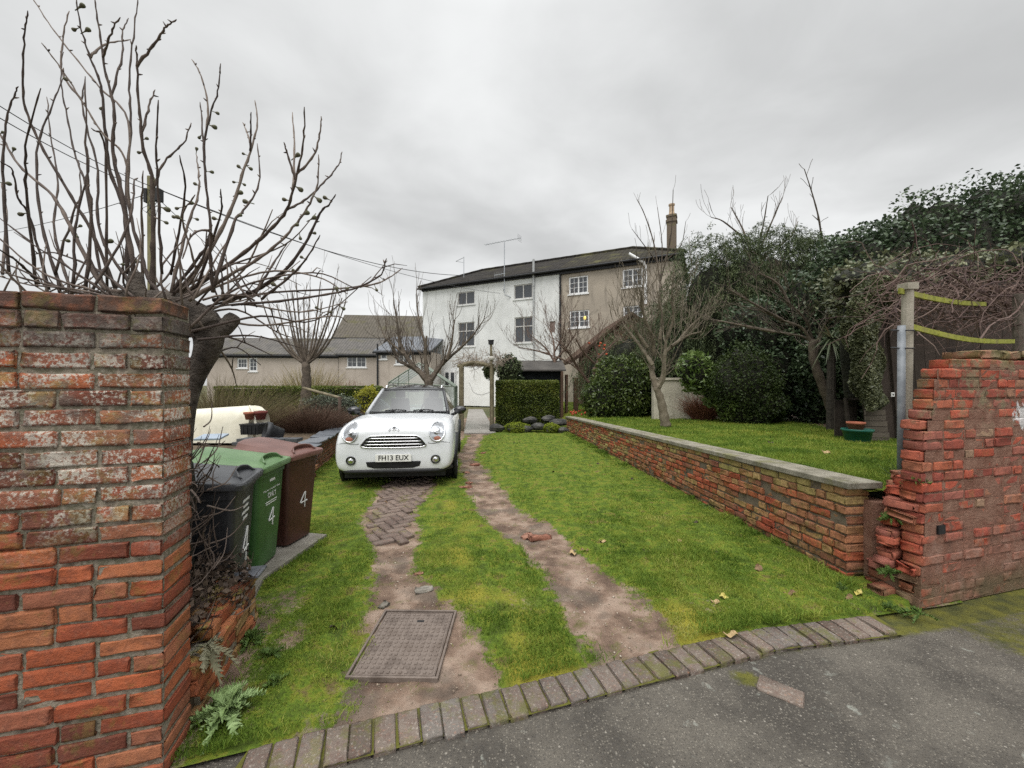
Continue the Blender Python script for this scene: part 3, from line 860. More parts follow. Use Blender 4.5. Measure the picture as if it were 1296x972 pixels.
# ------------------------------------------------------------------ houses
FA = np.array([-6.94, 30.7, 0.0]); FU = np.array([.8955, -.445, 0]); FN = np.array([-.445, -.8955, 0])
FL = 18.45
def onplane(px, py, A=FA, U=FU, N=FN):
    d = np.array([(px - CX) / FPX, 1.0, -(py - HY) / FPX]); o = np.array([0, 0, CAMZ])
    t = ((A - o) @ N) / (d @ N); p = o + d * t
    return float((p - A) @ U), float(p[2])
class Facade:
    def __init__(s, A, U, N): s.A, s.U, s.N = np.array(A, float), np.array(U, float), np.array(N, float)
    def p(s, u, z, out=0.0): return Vector(s.A + s.U * u + s.N * out) + Vector((0, 0, z))
    def rect(s, px0, py0, px1, py1):
        ym, xm = (py0 + py1) / 2, (px0 + px1) / 2
        f = lambda a, b: onplane(a, b, s.A, s.U, s.N)
        return f(px0, ym)[0], f(px1, ym)[0], f(xm, py1)[1], f(xm, py0)[1]
    def bar(s, mb, u0, u1, z0, z1, o0, o1):
        q = [s.p(u0, z0, o0), s.p(u1, z0, o0), s.p(u1, z0, o1), s.p(u0, z0, o1)]
        mb.prism(q, (0, 0, z1 - z0))
    def wall(s, mb, u0, u1, z0, z1, holes, thick=.3):
        """a wall with real openings"""
        us = sorted({u0, u1, *[h[0] for h in holes], *[h[1] for h in holes]})
        for a, b in zip(us[:-1], us[1:]):
            if b - a < 1e-4: continue
            cuts = sorted([(h[2], h[3]) for h in holes if h[0] <= a + 1e-5 and h[1] >= b - 1e-5])
            z = z0
            for (c, d) in cuts:
                if c > z: s.bar(mb, a, b, z, c, -thick, 0)
                z = max(z, d)
            if z < z1: s.bar(mb, a, b, z, z1, -thick, 0)
    def window(s, root, r, cols, rows, fm, lights=2, transom=None, lit=None, fw=.06, sill=True, gap=.04, label=None, sillm=None):
        u0, u1, z0, z1 = r
        m = MB(); d0, d1 = -.14, -.05
        s.bar(m, u0, u1, z0, z0 + fw, d0, d1); s.bar(m, u0, u1, z1 - fw, z1, d0, d1)
        n = lights
        for i in range(n + 1):
            u = u0 + (u1 - u0 - fw) * i / n
            s.bar(m, u, u + fw, z0 + fw, z1 - fw, d0, d1 + .002)
        if transom: 
            zt = z0 + (z1 - z0) * transom
            s.bar(m, u0 + fw, u1 - fw, zt, zt + fw, d0 + .004, d1 - .002)
        fr = m.build('window', fm, root)
        if label: fr['label'] = label
        gb = MB()
        for i in range(n):
            a = u0 + (u1 - u0 - fw) * i / n + fw; b = u0 + (u1 - u0 - fw) * (i + 1) / n
            for j in range(1, cols): 
                u = a + (b - a) * j / cols; s.bar(gb, u - .012, u + .012, z0 + fw, z1 - fw, -.10, -.06)
            for j in range(1, rows):
                z = z0 + fw + (z1 - z0 - 2 * fw) * j / rows; s.bar(gb, a, b, z - .012, z + .012, -.098, -.062)
        if gb.v: gb.build('glazing_bars', fm, fr)
        p = MB(); p.add([s.p(u0 + .02, z0 + .02, -.09), s.p(u1 - .02, z0 + .02, -.09), s.p(u1 - .02, z1 - .02, -.09), s.p(u0 + .02, z1 - .02, -.09)], [(0, 1, 2, 3)])
        p.build('pane', M['winglass'], fr)
        if sill:
            q = MB(); s.bar(q, u0 - .08, u1 + .08, z0 - .08, z0 - .005, -.04, .06); q.build('sill', sillm or fm, fr)
        return fr
M['winglass'] = glassmat('dark glazing', (.05, .055, .062), .12)
def plastermat(name, a, bcol, stain, amt=.5, scale=.5):
    b = NB(name); pos = b.pos()
    c = b.mix(b.mr(b.noise(scale, 6, .6, pos, .6), .35, .65), a, bcol)
    st = b.n("ShaderNodeMapping"); b.l(pos, st.inputs[0]); st.inputs['Scale'].default_value = (2.2, 2.2, .25)
    c = b.mix(b.math('MULTIPLY', b.mr(b.noise(1.6, 6, .65, st.outputs[0]), .5, .75), amt), c, stain)
    c = b.mix(b.math('MULTIPLY', b.mr(b.noise(.55, 6, .7, pos, 1.0), .55, .68), amt), c, stain)
    b.bump(b.noise(18, 5, .6, pos), .35, .02)
    return b.fin(c, .9, .2)
M['white_render'] = plastermat('painted brick', (.70, .71, .70), (.60, .61, .60), (.42, .43, .41), .5)
M['grey_render'] = plastermat('grey brown render', (.40, .35, .285), (.32, .28, .23), (.17, .15, .125), .8)
M['pink_render'] = plastermat('pale pebbledash', (.44, .385, .335), (.38, .33, .285), (.27, .23, .195), .4)
def tilemat(name, c1, c2, moss=.4, u=(1, 0), pitch=.3, roww=.33):
    b = NB(name); pos = b.pos()
    c = b.mix(b.mr(b.noise(2.3, 5, .6, pos), .3, .7), c1, c2)
    x, y, z = b.xyz()
    row = b.math('FRACT', b.math('MULTIPLY', z, 1 / (roww * .5)))
    along = b.math('ADD', b.math('MULTIPLY', x, u[0]), b.math('MULTIPLY', y, u[1]))
    col = b.math('FRACT', b.math('MULTIPLY', along, 1 / pitch))
    edge = b.mr(row, .0, .16, 1, 0)
    rib = b.mr(b.math('ABSOLUTE', b.math('SUBTRACT', col, .5)), .30, .48, 0, 1)
    c = b.mix(b.math('MULTIPLY', b.math('MAXIMUM', edge, rib), .45), c, tuple(q * .45 for q in c1))
    c = b.mix(b.math('MULTIPLY', b.mr(b.noise(.8, 6, .65, pos), .5, .68), moss), c, (.105, .10, .045))
    h = b.math('ADD', b.math('MULTIPLY', rib, -.7), b.math('ADD', row, b.math('MULTIPLY', b.noise(30, 4, .6, pos), .25)))
    b.bump(h, .7, .05)
    return b.fin(c, .9, .06)
M['roof_tile'] = tilemat('dark pantiles', (.028, .026, .024), (.046, .042, .038), .25, (.8955, -.445))
M['roof_mossy'] = tilemat('mossy pantiles', (.036, .033, .027), (.055, .05, .04), .8, (.8955, -.445))
M['slate_roof'] = tilemat('slate roof', (.11, .105, .10), (.15, .14, .13), .35, (1, 0), .25, .3)
M['slate_blue'] = tilemat('blue slate roof', (.15, .16, .18), (.20, .21, .225), .1, (1, 0), .25, .3)
M['gutter'] = mat('black gutter', [(.015, .016, .018), (.03, .03, .032)], 8, rough=.5)
M['white_frame'] = mat('white window frame', [(.70, .71, .71), (.78, .78, .78)], 6, rough=.4)
M['grey_frame'] = mat('weathered cream frame', [(.42, .41, .39), (.55, .54, .52)], 6, rough=.6)

FH = Facade(FA, FU, FN)
UJ = onplane(709, 400)[0]
EZ = 9.05
DEP = 7.0
def roof_hip(root, u0, u1, hip0, hip1, z, rz, m, ov=.25):
    mb = MB()
    a, b, c, d = FH.p(u0, z, ov), FH.p(u1, z, ov), FH.p(u1, z, -DEP - ov), FH.p(u0, z, -DEP - ov)
    r0, r1 = FH.p(u0 + hip0, rz, -DEP / 2), FH.p(u1 - hip1, rz, -DEP / 2)
    V = [a, b, c, d, r0, r1]; th = Vector((0, 0, -.14)); V2 = V + [v + th for v in (a, b, c, d)]
    mb.add(V2, [(0, 1, 5, 4), (1, 2, 5), (2, 3, 4, 5), (3, 0, 4), (6, 7, 1, 0), (7, 8, 2, 1), (8, 9, 3, 2), (9, 6, 0, 3), (9, 8, 7, 6)])
    rf = mb.build('roof', m, root)
    t = MB()
    for (p_, q_) in ((r0, r1), (a, r0), (b, r1), (d, r0)) if hip0 and hip1 else (((r0, r1), (a, r0), (d, r0)) if hip0 else ((r0, r1), (b, r1))):
        n_ = max(2, int((q_ - p_).length / .4)); t.tube([p_ + (q_ - p_) * i / n_ + Vector((0, 0, .03 + .012 * (i % 2))) for i in range(n_ + 1)], .11, 6)
    t.build('ridge_tiles', m, rf)
    return rf
def setp(o, root):
    o.parent = root; o.matrix_parent_inverse = Matrix.Translation(root.location).inverted(); return o
class Root:
    """collects world-space parts then re-parents them to an empty at the base"""
    def __init__(s, name, loc, label, cat, group=None): s.args = (name, loc, label, cat, group)
    def __enter__(s):
        s.e = empty(s.args[0], s.args[1], 0, *s.args[2:]); return s.e
    def __exit__(s, *a):
        inv = Matrix.Translation(Vector(s.args[1])).inverted()
        for o in bpy.data.objects:
            if o.parent == s.e: o.matrix_parent_inverse = inv

with Root('white_house', FH.p(5, 0), 'three storey white painted brick house with grey casement windows and tall aerial', 'house') as h:
    rects = [FH.rect(579.3, 369, 600.8, 385.5), FH.rect(579.6, 407.8, 600.6, 438.5), FH.rect(650.5, 359.6, 674, 378), FH.rect(651.2, 401, 674.6, 433.7)]
    door = FH.rect(563, 468, 577, 512)
    nic = FH.rect(696, 406.5, 702.5, 420.5)
    m = MB(); FH.wall(m, 0, UJ - .003, 0, EZ, rects + [nic], .3)
    m.prism([FH.p(0, 0, -.3), FH.p(.3, 0, -.3), FH.p(.3, 0, -DEP), FH.p(0, 0, -DEP)], (0, 0, EZ))
    FH.bar(m, .3, UJ, 0, EZ, -DEP, -DEP + .3)
    m.build('wall', M['white_render'], h)
    for i, r in enumerate(rects):
        FH.window(h, r, 1, 1, M['grey_frame'], 2, .62 if i in (1, 3) else None, fw=.07, sillm=M['white_render'])
    m = MB(); FH.bar(m, nic[0], nic[1], nic[2], nic[3], -.2, -.06); m.build('blocked_window', mat('old brick panel', [(.12, .08, .07), (.24, .19, .17)], 9), h)
    m = MB(); FH.bar(m, door[1] + .12, UJ - .1, .02, 2.75, .003, .03); m.build('whitewashed_base', plastermat('whitewash', (.84, .84, .82), (.76, .76, .74), (.55, .53, .49), .25, 1.2), h)
    m = MB()
    for k in range(4): FH.bar(m, .3 if k % 2 else .3, UJ - .3, .4 + 2.6 * k, .42 + 2.6 * k, -5, -1)
    m.build('floor', M['wood_dark'], h)
    roof_hip(h, -.25, UJ, 3.6, 0, EZ, EZ + 1.85, M['roof_tile'])
    m = MB(); m.tube([FH.p(-.25, EZ - .12, .33), FH.p(UJ, EZ - .12, .33)], .07, 8); FH.bar(m, 0, UJ, EZ - .30, EZ - .145, .005, .12)
    m.build('gutter', M['gutter'], h)
    # aerial mast bracketed to the wall
    mu = onplane(640.5, 372)[0]
    m = MB(); m.tube([FH.p(mu, onplane(640.5, 372)[1], .25), FH.p(mu, onplane(640.5, 308)[1], .25)], .028, 6)
    m.tube([FH.p(mu - .2, 8.15, .02), FH.p(mu, 8.15, .25)], .03, 6); m.tube([FH.p(mu + .35, 7.6, .02), FH.p(mu, 7.75, .25)], .03, 6)
    zt = onplane(640.5, 309)[1]
    b0, b1 = FH.p(mu - 1.15, zt - .15, .9), FH.p(mu + .9, zt + .45, -.5)
    m.tube([b0, b1], .02, 5)
    dd = (b1 - b0); cr = Vector((0.3, .55, .0)).normalized()
    for k in range(12):
        p = b0 + dd * k / 13; m.tube([p - cr * .16, p + cr * .16], .009, 4)
    for sg in (-1, 1):
        for k in range(3): m.tube([b1 - dd * .04 + Vector((0, 0, .1 * k * sg)) - cr * .3, b1 - dd * .04 + Vector((0, 0, .1 * k * sg)) + cr * .3], .01, 4)
    p = FH.p(mu, zt - 2.1, .25); m.tube([p - dd * .28, p + dd * .02], .015, 4)
    for k in range(5): q = p - dd * .27 + dd * .06 * k; m.tube([q - Vector((0, 0, .18)), q + Vector((0, 0, .18))], .008, 4)
    m.build('television_aerial', M['metal'], h)
    au = onplane(572, 350)[0]
    m = MB(); m.tube([FH.p(au, EZ + .5, -1.6), FH.p(au, EZ + 2.5, -1.6)], .025, 5); m.tube([FH.p(au - .75, EZ + 2.25, -1.6), FH.p(au, EZ + 2.45, -1.6)], .02, 5); m.tube([FH.p(au - .75, EZ + 2.25, -1.6), FH.p(au, EZ + 2.05, -1.6)], .015, 5)
    m.build('television_aerial', M['metal'], h)
    vu = onplane(676, 342)[0]
    m = MB(); m.tube([FH.p(vu, EZ - .9, .1), FH.p(vu, EZ + .05, .1), FH.p(vu, EZ + .9, .1)], .075, 8); m.tube([FH.p(vu, 3.2, .07), FH.p(vu, EZ - .9, .1)], .05, 8)
    m.build('soil_pipe', mat('pale grey pipe', [(.33, .34, .34), (.42, .43, .43)], 5, rough=.5), h)
    # ground floor: porch door and the lamp on the pale wall
    m = MB(); u0, u1, z0, z1 = door; FH.bar(m, u0, u1, 0, z1, .02, .10)
    dr = m.build('door', M['white_frame'], h)
    m = MB()
    for k in range(2): FH.bar(m, u0 + .12 + k * (u1 - u0) / 2, u0 + (k + 1) * (u1 - u0) / 2 - .08, z1 - 1.25, z1 - .2, .1, .115)
    m.build('pane', M['winglass'], dr)
    lu, lz = onplane(586, 478)
    m = MB(); m.box(FH.p(lu, lz, .12), (.12, .12, .22)); m.tube([FH.p(lu, lz + .12, .02), FH.p(lu, lz + .2, .1)], .02, 5); m.build('wall_lamp', M['black_plastic'], h)
    m = MB(); pts = [FH.p(onplane(595, 497)[0] + .12 * k + .3, 1.0 - .18 * math.sin(k * .3), .03) for k in range(14)]
    m.tube([FH.p(onplane(594, 490)[0], 1.7, .03)] + pts, .010, 5); m.build('cable', M['gutter'], h)

with Root('grey_house', FH.p(14, 0), 'three storey house in stained grey brown render joined to the white house, with white windows', 'house') as h:
    rects = [FH.rect(720, 349.4, 744.2, 371.7), FH.rect(788, 339.6, 813.7, 363), FH.rect(720.7, 392.6, 745.7, 414.6), FH.rect(788.7, 386.5, 814, 410)]
    m = MB(); FH.wall(m, UJ + .003, FL, 0, EZ, rects, .3)
    m.prism([FH.p(FL - .3, 0, -.3), FH.p(FL, 0, -.3), FH.p(FL, 0, -DEP), FH.p(FL - .3, 0, -DEP)], (0, 0, EZ))
    FH.bar(m, UJ + .01, FL - .3, 0, EZ, -DEP, -DEP + .3)
    m.build('wall', M['grey_render'], h)
    for i, r in enumerate(rects): 
        wdw = FH.window(h, r, 2, 3, M['white_frame'], 2, None, fw=.085, label='white window with a lit yellow lamp inside' if i == 2 else None)
        if i == 2:
            b = NB('warm bulb'); b.b.inputs['Emission Color'].default_value = (1, .75, .22, 1); b.b.inputs['Emission Strength'].default_value = .9; b.fin((.6, .4, .1))
            k = MB(); k.lathe([(.02, -.13), (.06, -.09), (.09, 0), (.06, .08), (.02, .11)], FH.p(r[0] + (r[1] - r[0]) * .77, r[2] + (r[3] - r[2]) * .55, -.075), 12); k.build('lamp_glow', b.m, wdw)
    m = MB()
    for k in range(4): FH.bar(m, UJ + .3, FL - .3, .4 + 2.6 * k, .42 + 2.6 * k, -5, -1)
    m.build('floor', M['wood_dark'], h)
    rf = roof_hip(h, UJ + .004, FL + .2, 0, 3.4, EZ, EZ + 1.85, M['roof_mossy'])
    m = MB(); m.tube([FH.p(UJ, EZ - .12, .33), FH.p(FL + .2, EZ - .12, .33)], .07, 8); FH.bar(m, UJ, FL, EZ - .36, EZ - .145, .005, .13)
    m.tube([FH.p(UJ + .03, 0, .09), FH.p(UJ + .03, EZ - .2, .09)], .06, 8)
    m.build('gutter', M['gutter'], h)
    fu = onplane(817.5, 345)[0]
    m = MB(); m.tube([FH.p(fu, 6.3, .12), FH.p(fu, EZ - .55, .12), FH.p(fu - .1, EZ - .3, .2), FH.p(fu - .9, EZ + .25, .45)], .085, 8); m.build('flue_pipe', M['white_frame'], h)
    cu, cz = onplane(851, 316)
    q = FH.p(FL - .55, EZ - .3, -1.2)
    ch = MB(); a_ = math.atan2(FU[1], FU[0]); rt = Matrix.Rotation(a_, 3, 'Z')
    ch.box(q + Vector((0, 0, 1.5)), (.52, .5, 3.0), rt); ch.box(q + Vector((0, 0, 2.62)), (.62, .60, .12), rt); ch.box(q + Vector((0, 0, 2.92)), (.60, .58, .10), rt)
    co = ch.build('chimney', brickmat('soot brick', [(.10, .085, .065), (.15, .125, .095), (.13, .11, .08)], moss=.4), rf)
    k = MB(); k.lathe([(.17, 3.0), (.19, 3.05), (.15, 3.2), (.14, 3.55), (.18, 3.6), (.18, 3.68), (.11, 3.7)], q, 12); k.build('chimney_pot', mat('buff clay pot', [(.36, .26, .17), (.45, .34, .24)], 8), co)

# low cottages in the distance on the left
def cottage(name, pxa, pxb, D0, D1, py_eave, zr, depth, wallm, roofm, wins, label, slabz=0, mono=False):
    zz = CAMZ - (py_eave - HY) / FPX * D0
    A = np.array([(pxa - CX) / FPX * D0, D0, 0]); B = np.array([(pxb - CX) / FPX * D1, D1, 0])
    Ln = np.linalg.norm(B - A); U = (B - A) / Ln; N = np.array([U[1], -U[0], 0])
    f = Facade(A, U, N)
    with Root(name, Vector((A + B) / 2), label, 'house', None) as h:
        rs = [f.rect(*w_[:4]) for w_ in wins]
        m = MB(); f.wall(m, 0, Ln, 0, zz, rs, .25)
        for u_ in (0, Ln - .25): m.prism([f.p(u_, 0, -.25), f.p(u_ + .25, 0, -.25), f.p(u_ + .25, 0, -depth), f.p(u_, 0, -depth)], (0, 0, zz))
        for u_ in (0.01, Ln - .26):
            if not mono: m.prism([f.p(u_, zz, -.05), f.p(u_, zr - .12, -depth / 2), f.p(u_, zz, -depth + .05)], f.p(u_ + .25, 0) - f.p(u_, 0))
        f.bar(m, 0, Ln, 0, zz, -depth, -depth + .25)
        m.build('wall', wallm, h)
        for w_, r in zip(wins, rs): f.window(h, r, w_[4], w_[5], M['white_frame'], w_[6], None, fw=.09)
        mb = MB()
        if mono:
            V = [f.p(-.15, zz, .2), f.p(Ln + .15, zz, .2), f.p(Ln + .15, zr, -depth), f.p(-.15, zr, -depth)]
            mb.prism(V, (0, 0, .12))
        else:
            rA, rB = f.p(-.15, zr, -depth / 2), f.p(Ln + .15, zr, -depth / 2)
            mb.prism([f.p(-.15, zz, .22), f.p(Ln + .15, zz, .22), rB, rA], (0, 0, .12))
            mb.prism([rA, rB, f.p(Ln + .15, zz, -depth - .2), f.p(-.15, zz, -depth - .2)], (0, 0, .12))
        rf = mb.build('roof', roofm, h)
        m = MB(); m.tube([f.p(-.15, zz - .02, .28), f.p(Ln + .15, zz - .02, .28)], .07, 6); f.bar(m, 0, Ln, zz - .2, zz - .05, .004, .08); m.build('gutter', M['gutter'], h)
    return h, f, rf, Ln, zz
h, f, rf, Ln, zz = cottage('cottage', 262, 428, 33, 34, 449.5, 5.65, 5, M['pink_render'], M['slate_roof'], [(300, 453.5, 313, 466, 3, 2, 1), (315, 453, 325.5, 470, 2, 3, 1)], 'long low cottage of pale render under a grey slate roof behind the pollarded tree')
h, f, rf, Ln, zz = cottage('cottage', 428.5, 477, 34, 34.3, 449.5, 5.7, 5, M['pink_render'], M['slate_roof'], [(439, 451.2, 463.6, 465, 2, 2, 2)], 'low cottage with one double casement window between two taller neighbours')
h, f, rf, Ln, zz = cottage('cottage', 424, 545, 40, 41, 428.5, 9.1, 7, M['pink_render'], tilemat('brown clay roof', (.10, .09, .075), (.135, .12, .10), .6), [], 'taller house with a mossy brown tiled roof rising behind the low cottages')
m = MB(); q = Vector(((487 - CX) / FPX * 38.6, 38.6, 5.2)); m.box(q + Vector((0, 0, 1.3)), (1.1, .7, 2.6)); 
c = m.build('chimney', brickmat('chimney brick', [(.25, .08, .05), (.34, .11, .07), (.2, .1, .08)]), rf)
c.matrix_parent_inverse = h.matrix_basis.inverted()
for px in (427.5, 487):
    m = MB(); m.lathe([(.2, 0), (.16, .5), (.2, .55)], Vector(((px - CX) / FPX * 40, 40, 8.6 if px < 450 else 7.5)), 10)
    c2 = m.build('chimney_pot', M['pink_render'], rf); c2.matrix_parent_inverse = h.matrix_basis.inverted()
h, f, rf, Ln, zz = cottage('cottage', 476.5, 545, 28, 27.5, 446, 5.2, 3.2, M['pink_render'], M['slate_blue'], [(481.2, 447.6, 489.6, 454.6, 1, 1, 1), (500, 446, 521, 461, 2, 2, 2)], 'rendered outshut with a blue slate lean-to roof and black drainpipe beside the white house', mono=True)
m = MB(); m.tube([f.p(.12, .1, .1), f.p(.12, zz + .6, .1)], .06, 6); setp(m.build('drainpipe', M['gutter'], h), h)

# outbuilding with a sloping verge in front of the grey house
with Root('outbuilding', (7.0, 19.2, .4), 'brick outbuilding with a sloping tiled roof half hidden by the evergreens', 'outbuilding') as h:
    A, B = P(733, 452, 18.5), P(796, 400, 18.5)
    q_ = A + (B - A) * .35; m = MB(); m.prism([Vector((q_.x, 18.5, .2)), Vector((B.x + .8, 18.5, .2)), Vector((B.x + .8, 18.5, B.z - .05)), B + Vector((0, 0, -.1)), q_ + Vector((0, 0, -.1))], (0, 5, 0))
    m.build('wall', brickmat('outbuilding brick', [(.09, .055, .04), (.13, .075, .055), (.11, .075, .055)]), h)
    m = MB(); m.prism([A + Vector((-.3, -.12, -.25)), B + Vector((.1, -.12, .03)), B + Vector((.1, -.12, .20)), A + Vector((-.3, -.12, -.08))], (0, 5.2, 0)); 
    C = B + Vector((.1, -.12, .03)); m.prism([C, C + Vector((3, 0, -2.2)), C + Vector((3, 0, -2.05)), C + Vector((0, 0, .17))], (0, 5.2, 0))
    m.build('roof', tilemat('red brown tiles', (.085, .055, .042), (.11, .075, .058), .3), h)
# brown wooden and brick stub beyond the square hedge
m = MB()
for (px0, px1, py0, D) in ((710, 713, 470, 16.2), (716, 719, 474, 16.5), (727, 732, 478, 16.4)):
    A, B = P(px0, py0, D), P(px1, py0, D); m.prism([Vector((A.x, D, .1)), Vector((B.x, D, .1)), Vector((B.x, D + .3, .1)), Vector((A.x, D + .3, .1))], (0, 0, A.z - .1))
tag(m.build('old_timber_screen', mat('rotten red brown timber', [(.03, .022, .018), (.12, .07, .045), (.06, .04, .03)], 1.5, rnd=.5, bump=.5, bscale=20)), 'rotten upright red brown timbers standing between the square hedge and the staked tree', 'fence')

# black shed behind the square hedge
with Root('garden_shed', P(683, 540, 16.5), 'small black boarded shed with a felt roof behind the square clipped hedge', 'shed') as h:
    D = 16.6; a, b_ = P(659, 470, D), P(712, 470, D)
    m = MB(); m.prism([Vector((a.x, D, 0)), Vector((b_.x, D, 0)), Vector((b_.x, D + 1.8, 0)), Vector((a.x, D + 1.8, 0))], (0, 0, 2.2)); m.build('wall', mat('black boards', [(.010, .012, .014), (.02, .023, .026)], 3, bump=.4, bscale=30), h)
    z0, z1 = P(0, 470, D).z, P(0, 456.5, D).z
    m = MB(); m.prism([Vector((a.x - .1, D - .35, z0)), Vector((b_.x + .1, D - .35, z0)), Vector((b_.x + .1, D + .9, z1)), Vector((a.x - .1, D + .9, z1))], (0, 0, .06)); m.build('roof', mat('roofing felt', [(.05, .046, .042), (.085, .078, .07)], 2, bump=.3), h)
    m = MB(); m.box(P(652.5, 467, D - .1), (.12, .1, 1.0)); m.build('post', M['gutter'], h)
with Root('lean_to', P(640, 540, 15.6), 'low dark felt lean-to roof poking up beside the arch and the black shed', 'shed') as h:
    D = 15.7; a, b_ = P(629, 476, D), P(651, 470, D)
    m = MB(); m.prism([a, b_, b_ + Vector((0, 1.2, .25)), a + Vector((0, 1.2, .25))], (0, 0, .07)); m.build('roof', mat('grey felt', [(.06, .06, .062), (.10, .10, .10)], 3), h)
    m = MB(); m.prism([Vector((a.x + .1, D + .15, 0)), Vector((b_.x, D + .15, 0)), Vector((b_.x, D + 1.1, 0)), Vector((a.x + .1, D + 1.1, 0))], (0, 0, a.z - .02)); m.build('wall', M['wood_dark'], h)

# ------------------------------------------------------------------ car
car = empty('parked_car', (-1.855, 6.70, .0), R(6.4), 'white compact hatchback with a black roof, parked facing the lane on the left track', 'car')
b = NB('white car paint'); c = b.mix(b.mr(b.noise(2.5, 4, .6), .4, .7), (.70, .72, .74), (.64, .66, .68)); 
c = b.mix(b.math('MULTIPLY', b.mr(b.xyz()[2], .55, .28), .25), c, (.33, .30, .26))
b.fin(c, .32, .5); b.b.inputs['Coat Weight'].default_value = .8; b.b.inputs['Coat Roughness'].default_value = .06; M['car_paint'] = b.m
M['car_black'] = mat('gloss black', [(.012, .012, .014)], rough=.12, spec=.6)
M['trim'] = mat('black trim plastic', [(.014, .014, .015), (.026, .026, .027)], 20, rough=.55)
M['rubber'] = mat('tyre rubber', [(.012, .012, .012), (.03, .028, .026)], 16, rough=.85, bump=.4, bscale=60)
ST = [(-.82, .30, [(.68, .30), (.76, .37), (.78, .55), (.73, .76), (.60, .86)], .885),
      (-.78, .27, [(.76, .27), (.84, .38), (.855, .57), (.82, .80), (.66, .92)], .945),
      (-.64, .24, [(.82, .25), (.88, .40), (.89, .62), (.87, .89), (.69, .985)], 1.005),
      (-.38, .23, [(.80, .24), (.895, .44), (.91, .65), (.885, .955), (.69, 1.03)], 1.05),
      (0.0, .22, [(.80, .24), (.895, .45), (.91, .68), (.89, .99), (.70, 1.055)], 1.075),
      (.42, .22, [(.80, .24), (.89, .45), (.905, .70), (.885, 1.01), (.72, 1.075)], 1.095),
      (.62, .22, [(.80, .24), (.89, .45), (.905, .70), (.885, 1.01), (.74, 1.04)], 1.05),
      (1.5, .22, [(.80, .24), (.89, .45), (.905, .70), (.885, 1.00), (.76, 1.02)], 1.02),
      (2.5, .22, [(.80, .24), (.895, .45), (.91, .70), (.885, 1.00), (.76, 1.02)], 1.02),
      (2.95, .26, [(.76, .28), (.87, .45), (.89, .70), (.86, 1.00), (.74, 1.03)], 1.03),
      (3.24, .32, [(.66, .34), (.76, .46), (.79, .70), (.76, .95), (.66, 1.03)], 1.03)]
m = MB(); rings = []
for (y, zb, pr, zt) in ST:
    r = [(0, zb)] + pr + [(pr[-1][0] * .5, zt - .006), (0, zt)]
    full = r + [(-x, z) for (x, z) in r[-2:0:-1]]
    rings.append([(x, y, z) for (x, z) in full])
k = len(rings[0]); V = [p for r in rings for p in r]
Fc = [(i * k + j, i * k + (j + 1) % k, (i + 1) * k + (j + 1) % k, (i + 1) * k + j) for i in range(len(rings) - 1) for j in range(k)]
Fc += [tuple(range(k - 1, -1, -1)), tuple((len(rings) - 1) * k + j for j in range(k))]
m.add(V, Fc)
body = sub(m.build('body', M['car_paint'], car, True), 3)
bpy.context.view_layer.update()
dg = bpy.context.evaluated_depsgraph_get(); ev = body.evaluated_get(dg); em = ev.to_mesh()
BV = BVHTree.FromPolygons([v.co.copy() for v in em.vertices], [tuple(p.vertices) for p in em.polygons]); ev.to_mesh_clear()
def nose(x, z, off=.006):
    hit = BV.ray_cast(Vector((x, -3, z)), Vector((0, 1, 0)))
    if hit[0] is None: return Vector((x, -.5, z))
    n = hit[1]; n = n if n.y < 0 else -n
    return hit[0] + n * off
def top(x, y, off=.004):
    hit = BV.ray_cast(Vector((x, y, 3)), Vector((0, 0, -1)))
    return hit[0] + Vector((0, 0, off)) if hit[0] is not None else Vector((x, y, 1))
def patch(poly, off=.006, rings=4, c=None, dome=0.0):
    """polygon in (x,z) laid on the nose of the car"""
    cx_ = sum(p[0] for p in poly) / len(poly); cz_ = sum(p[1] for p in poly) / len(poly)
    n = len(poly); V = [nose(cx_, cz_, off + dome)]; Fq = []
    for i in range(1, rings + 1):
        t = i / rings
        V += [nose(cx_ + (p[0] - cx_) * t, cz_ + (p[1] - cz_) * t, off + dome * (1 - t * t)) for p in poly]
    for j in range(n): Fq.append((0, 1 + j, 1 + (j + 1) % n))
    for i in range(rings - 1):
        for j in range(n):
            q = (j + 1) % n; Fq.append((1 + i * n + j, 1 + (i + 1) * n + j, 1 + (i + 1) * n + q, 1 + i * n + q))
    return V, Fq
def rim(mb, poly, off, rad, close=True, n=6):
    pts = [nose(p[0], p[1], off) for p in poly]
    if close: pts = pts + [pts[0], pts[1]]
    mb.tube(pts, rad, n)
def sub_poly(poly, k=4):
    out = []
    for a, c in zip(poly, poly[1:] + poly[:1]):
        for i in range(k): out.append((a[0] + (c[0] - a[0]) * i / k, a[1] + (c[1] - a[1]) * i / k))
    return out
def ell(cx_, cz_, a, c, n=28, tilt=0.0, sq=1.0):
    o = []
    for i in range(n):
        t = 2 * math.pi * i / n; x = a * math.copysign(abs(math.cos(t)) ** sq, math.cos(t)); z = c * math.copysign(abs(math.sin(t)) ** sq, math.sin(t))
        o.append((cx_ + x * math.cos(tilt) - z * math.sin(tilt), cz_ + x * math.sin(tilt) + z * math.cos(tilt)))
    return o
# grille
gp = [(-.47, .672), (-.38, .655), (0, .65), (.38, .655), (.47, .672), (.475, .70), (.40, .79), (.33, .825), (0, .835), (-.33, .825), (-.40, .79), (-.475, .70)]
gp = sub_poly(gp, 3)
m = MB(); m.add(*patch(gp, .004, 6)); gr = m.build('grille', M['trim'], car, True)
m = MB(); rim(m, gp, .006, .010); m.build('surround', M['chrome'], gr, True)
for (z, hw) in ((.790, .35), (.745, .40), (.700, .42)):
    m = MB(); m.tube([nose(-hw + 2 * hw * i / 16, z, .014) for i in range(17)], .0085, 6); m.build('bar', M['chrome'], gr, True)
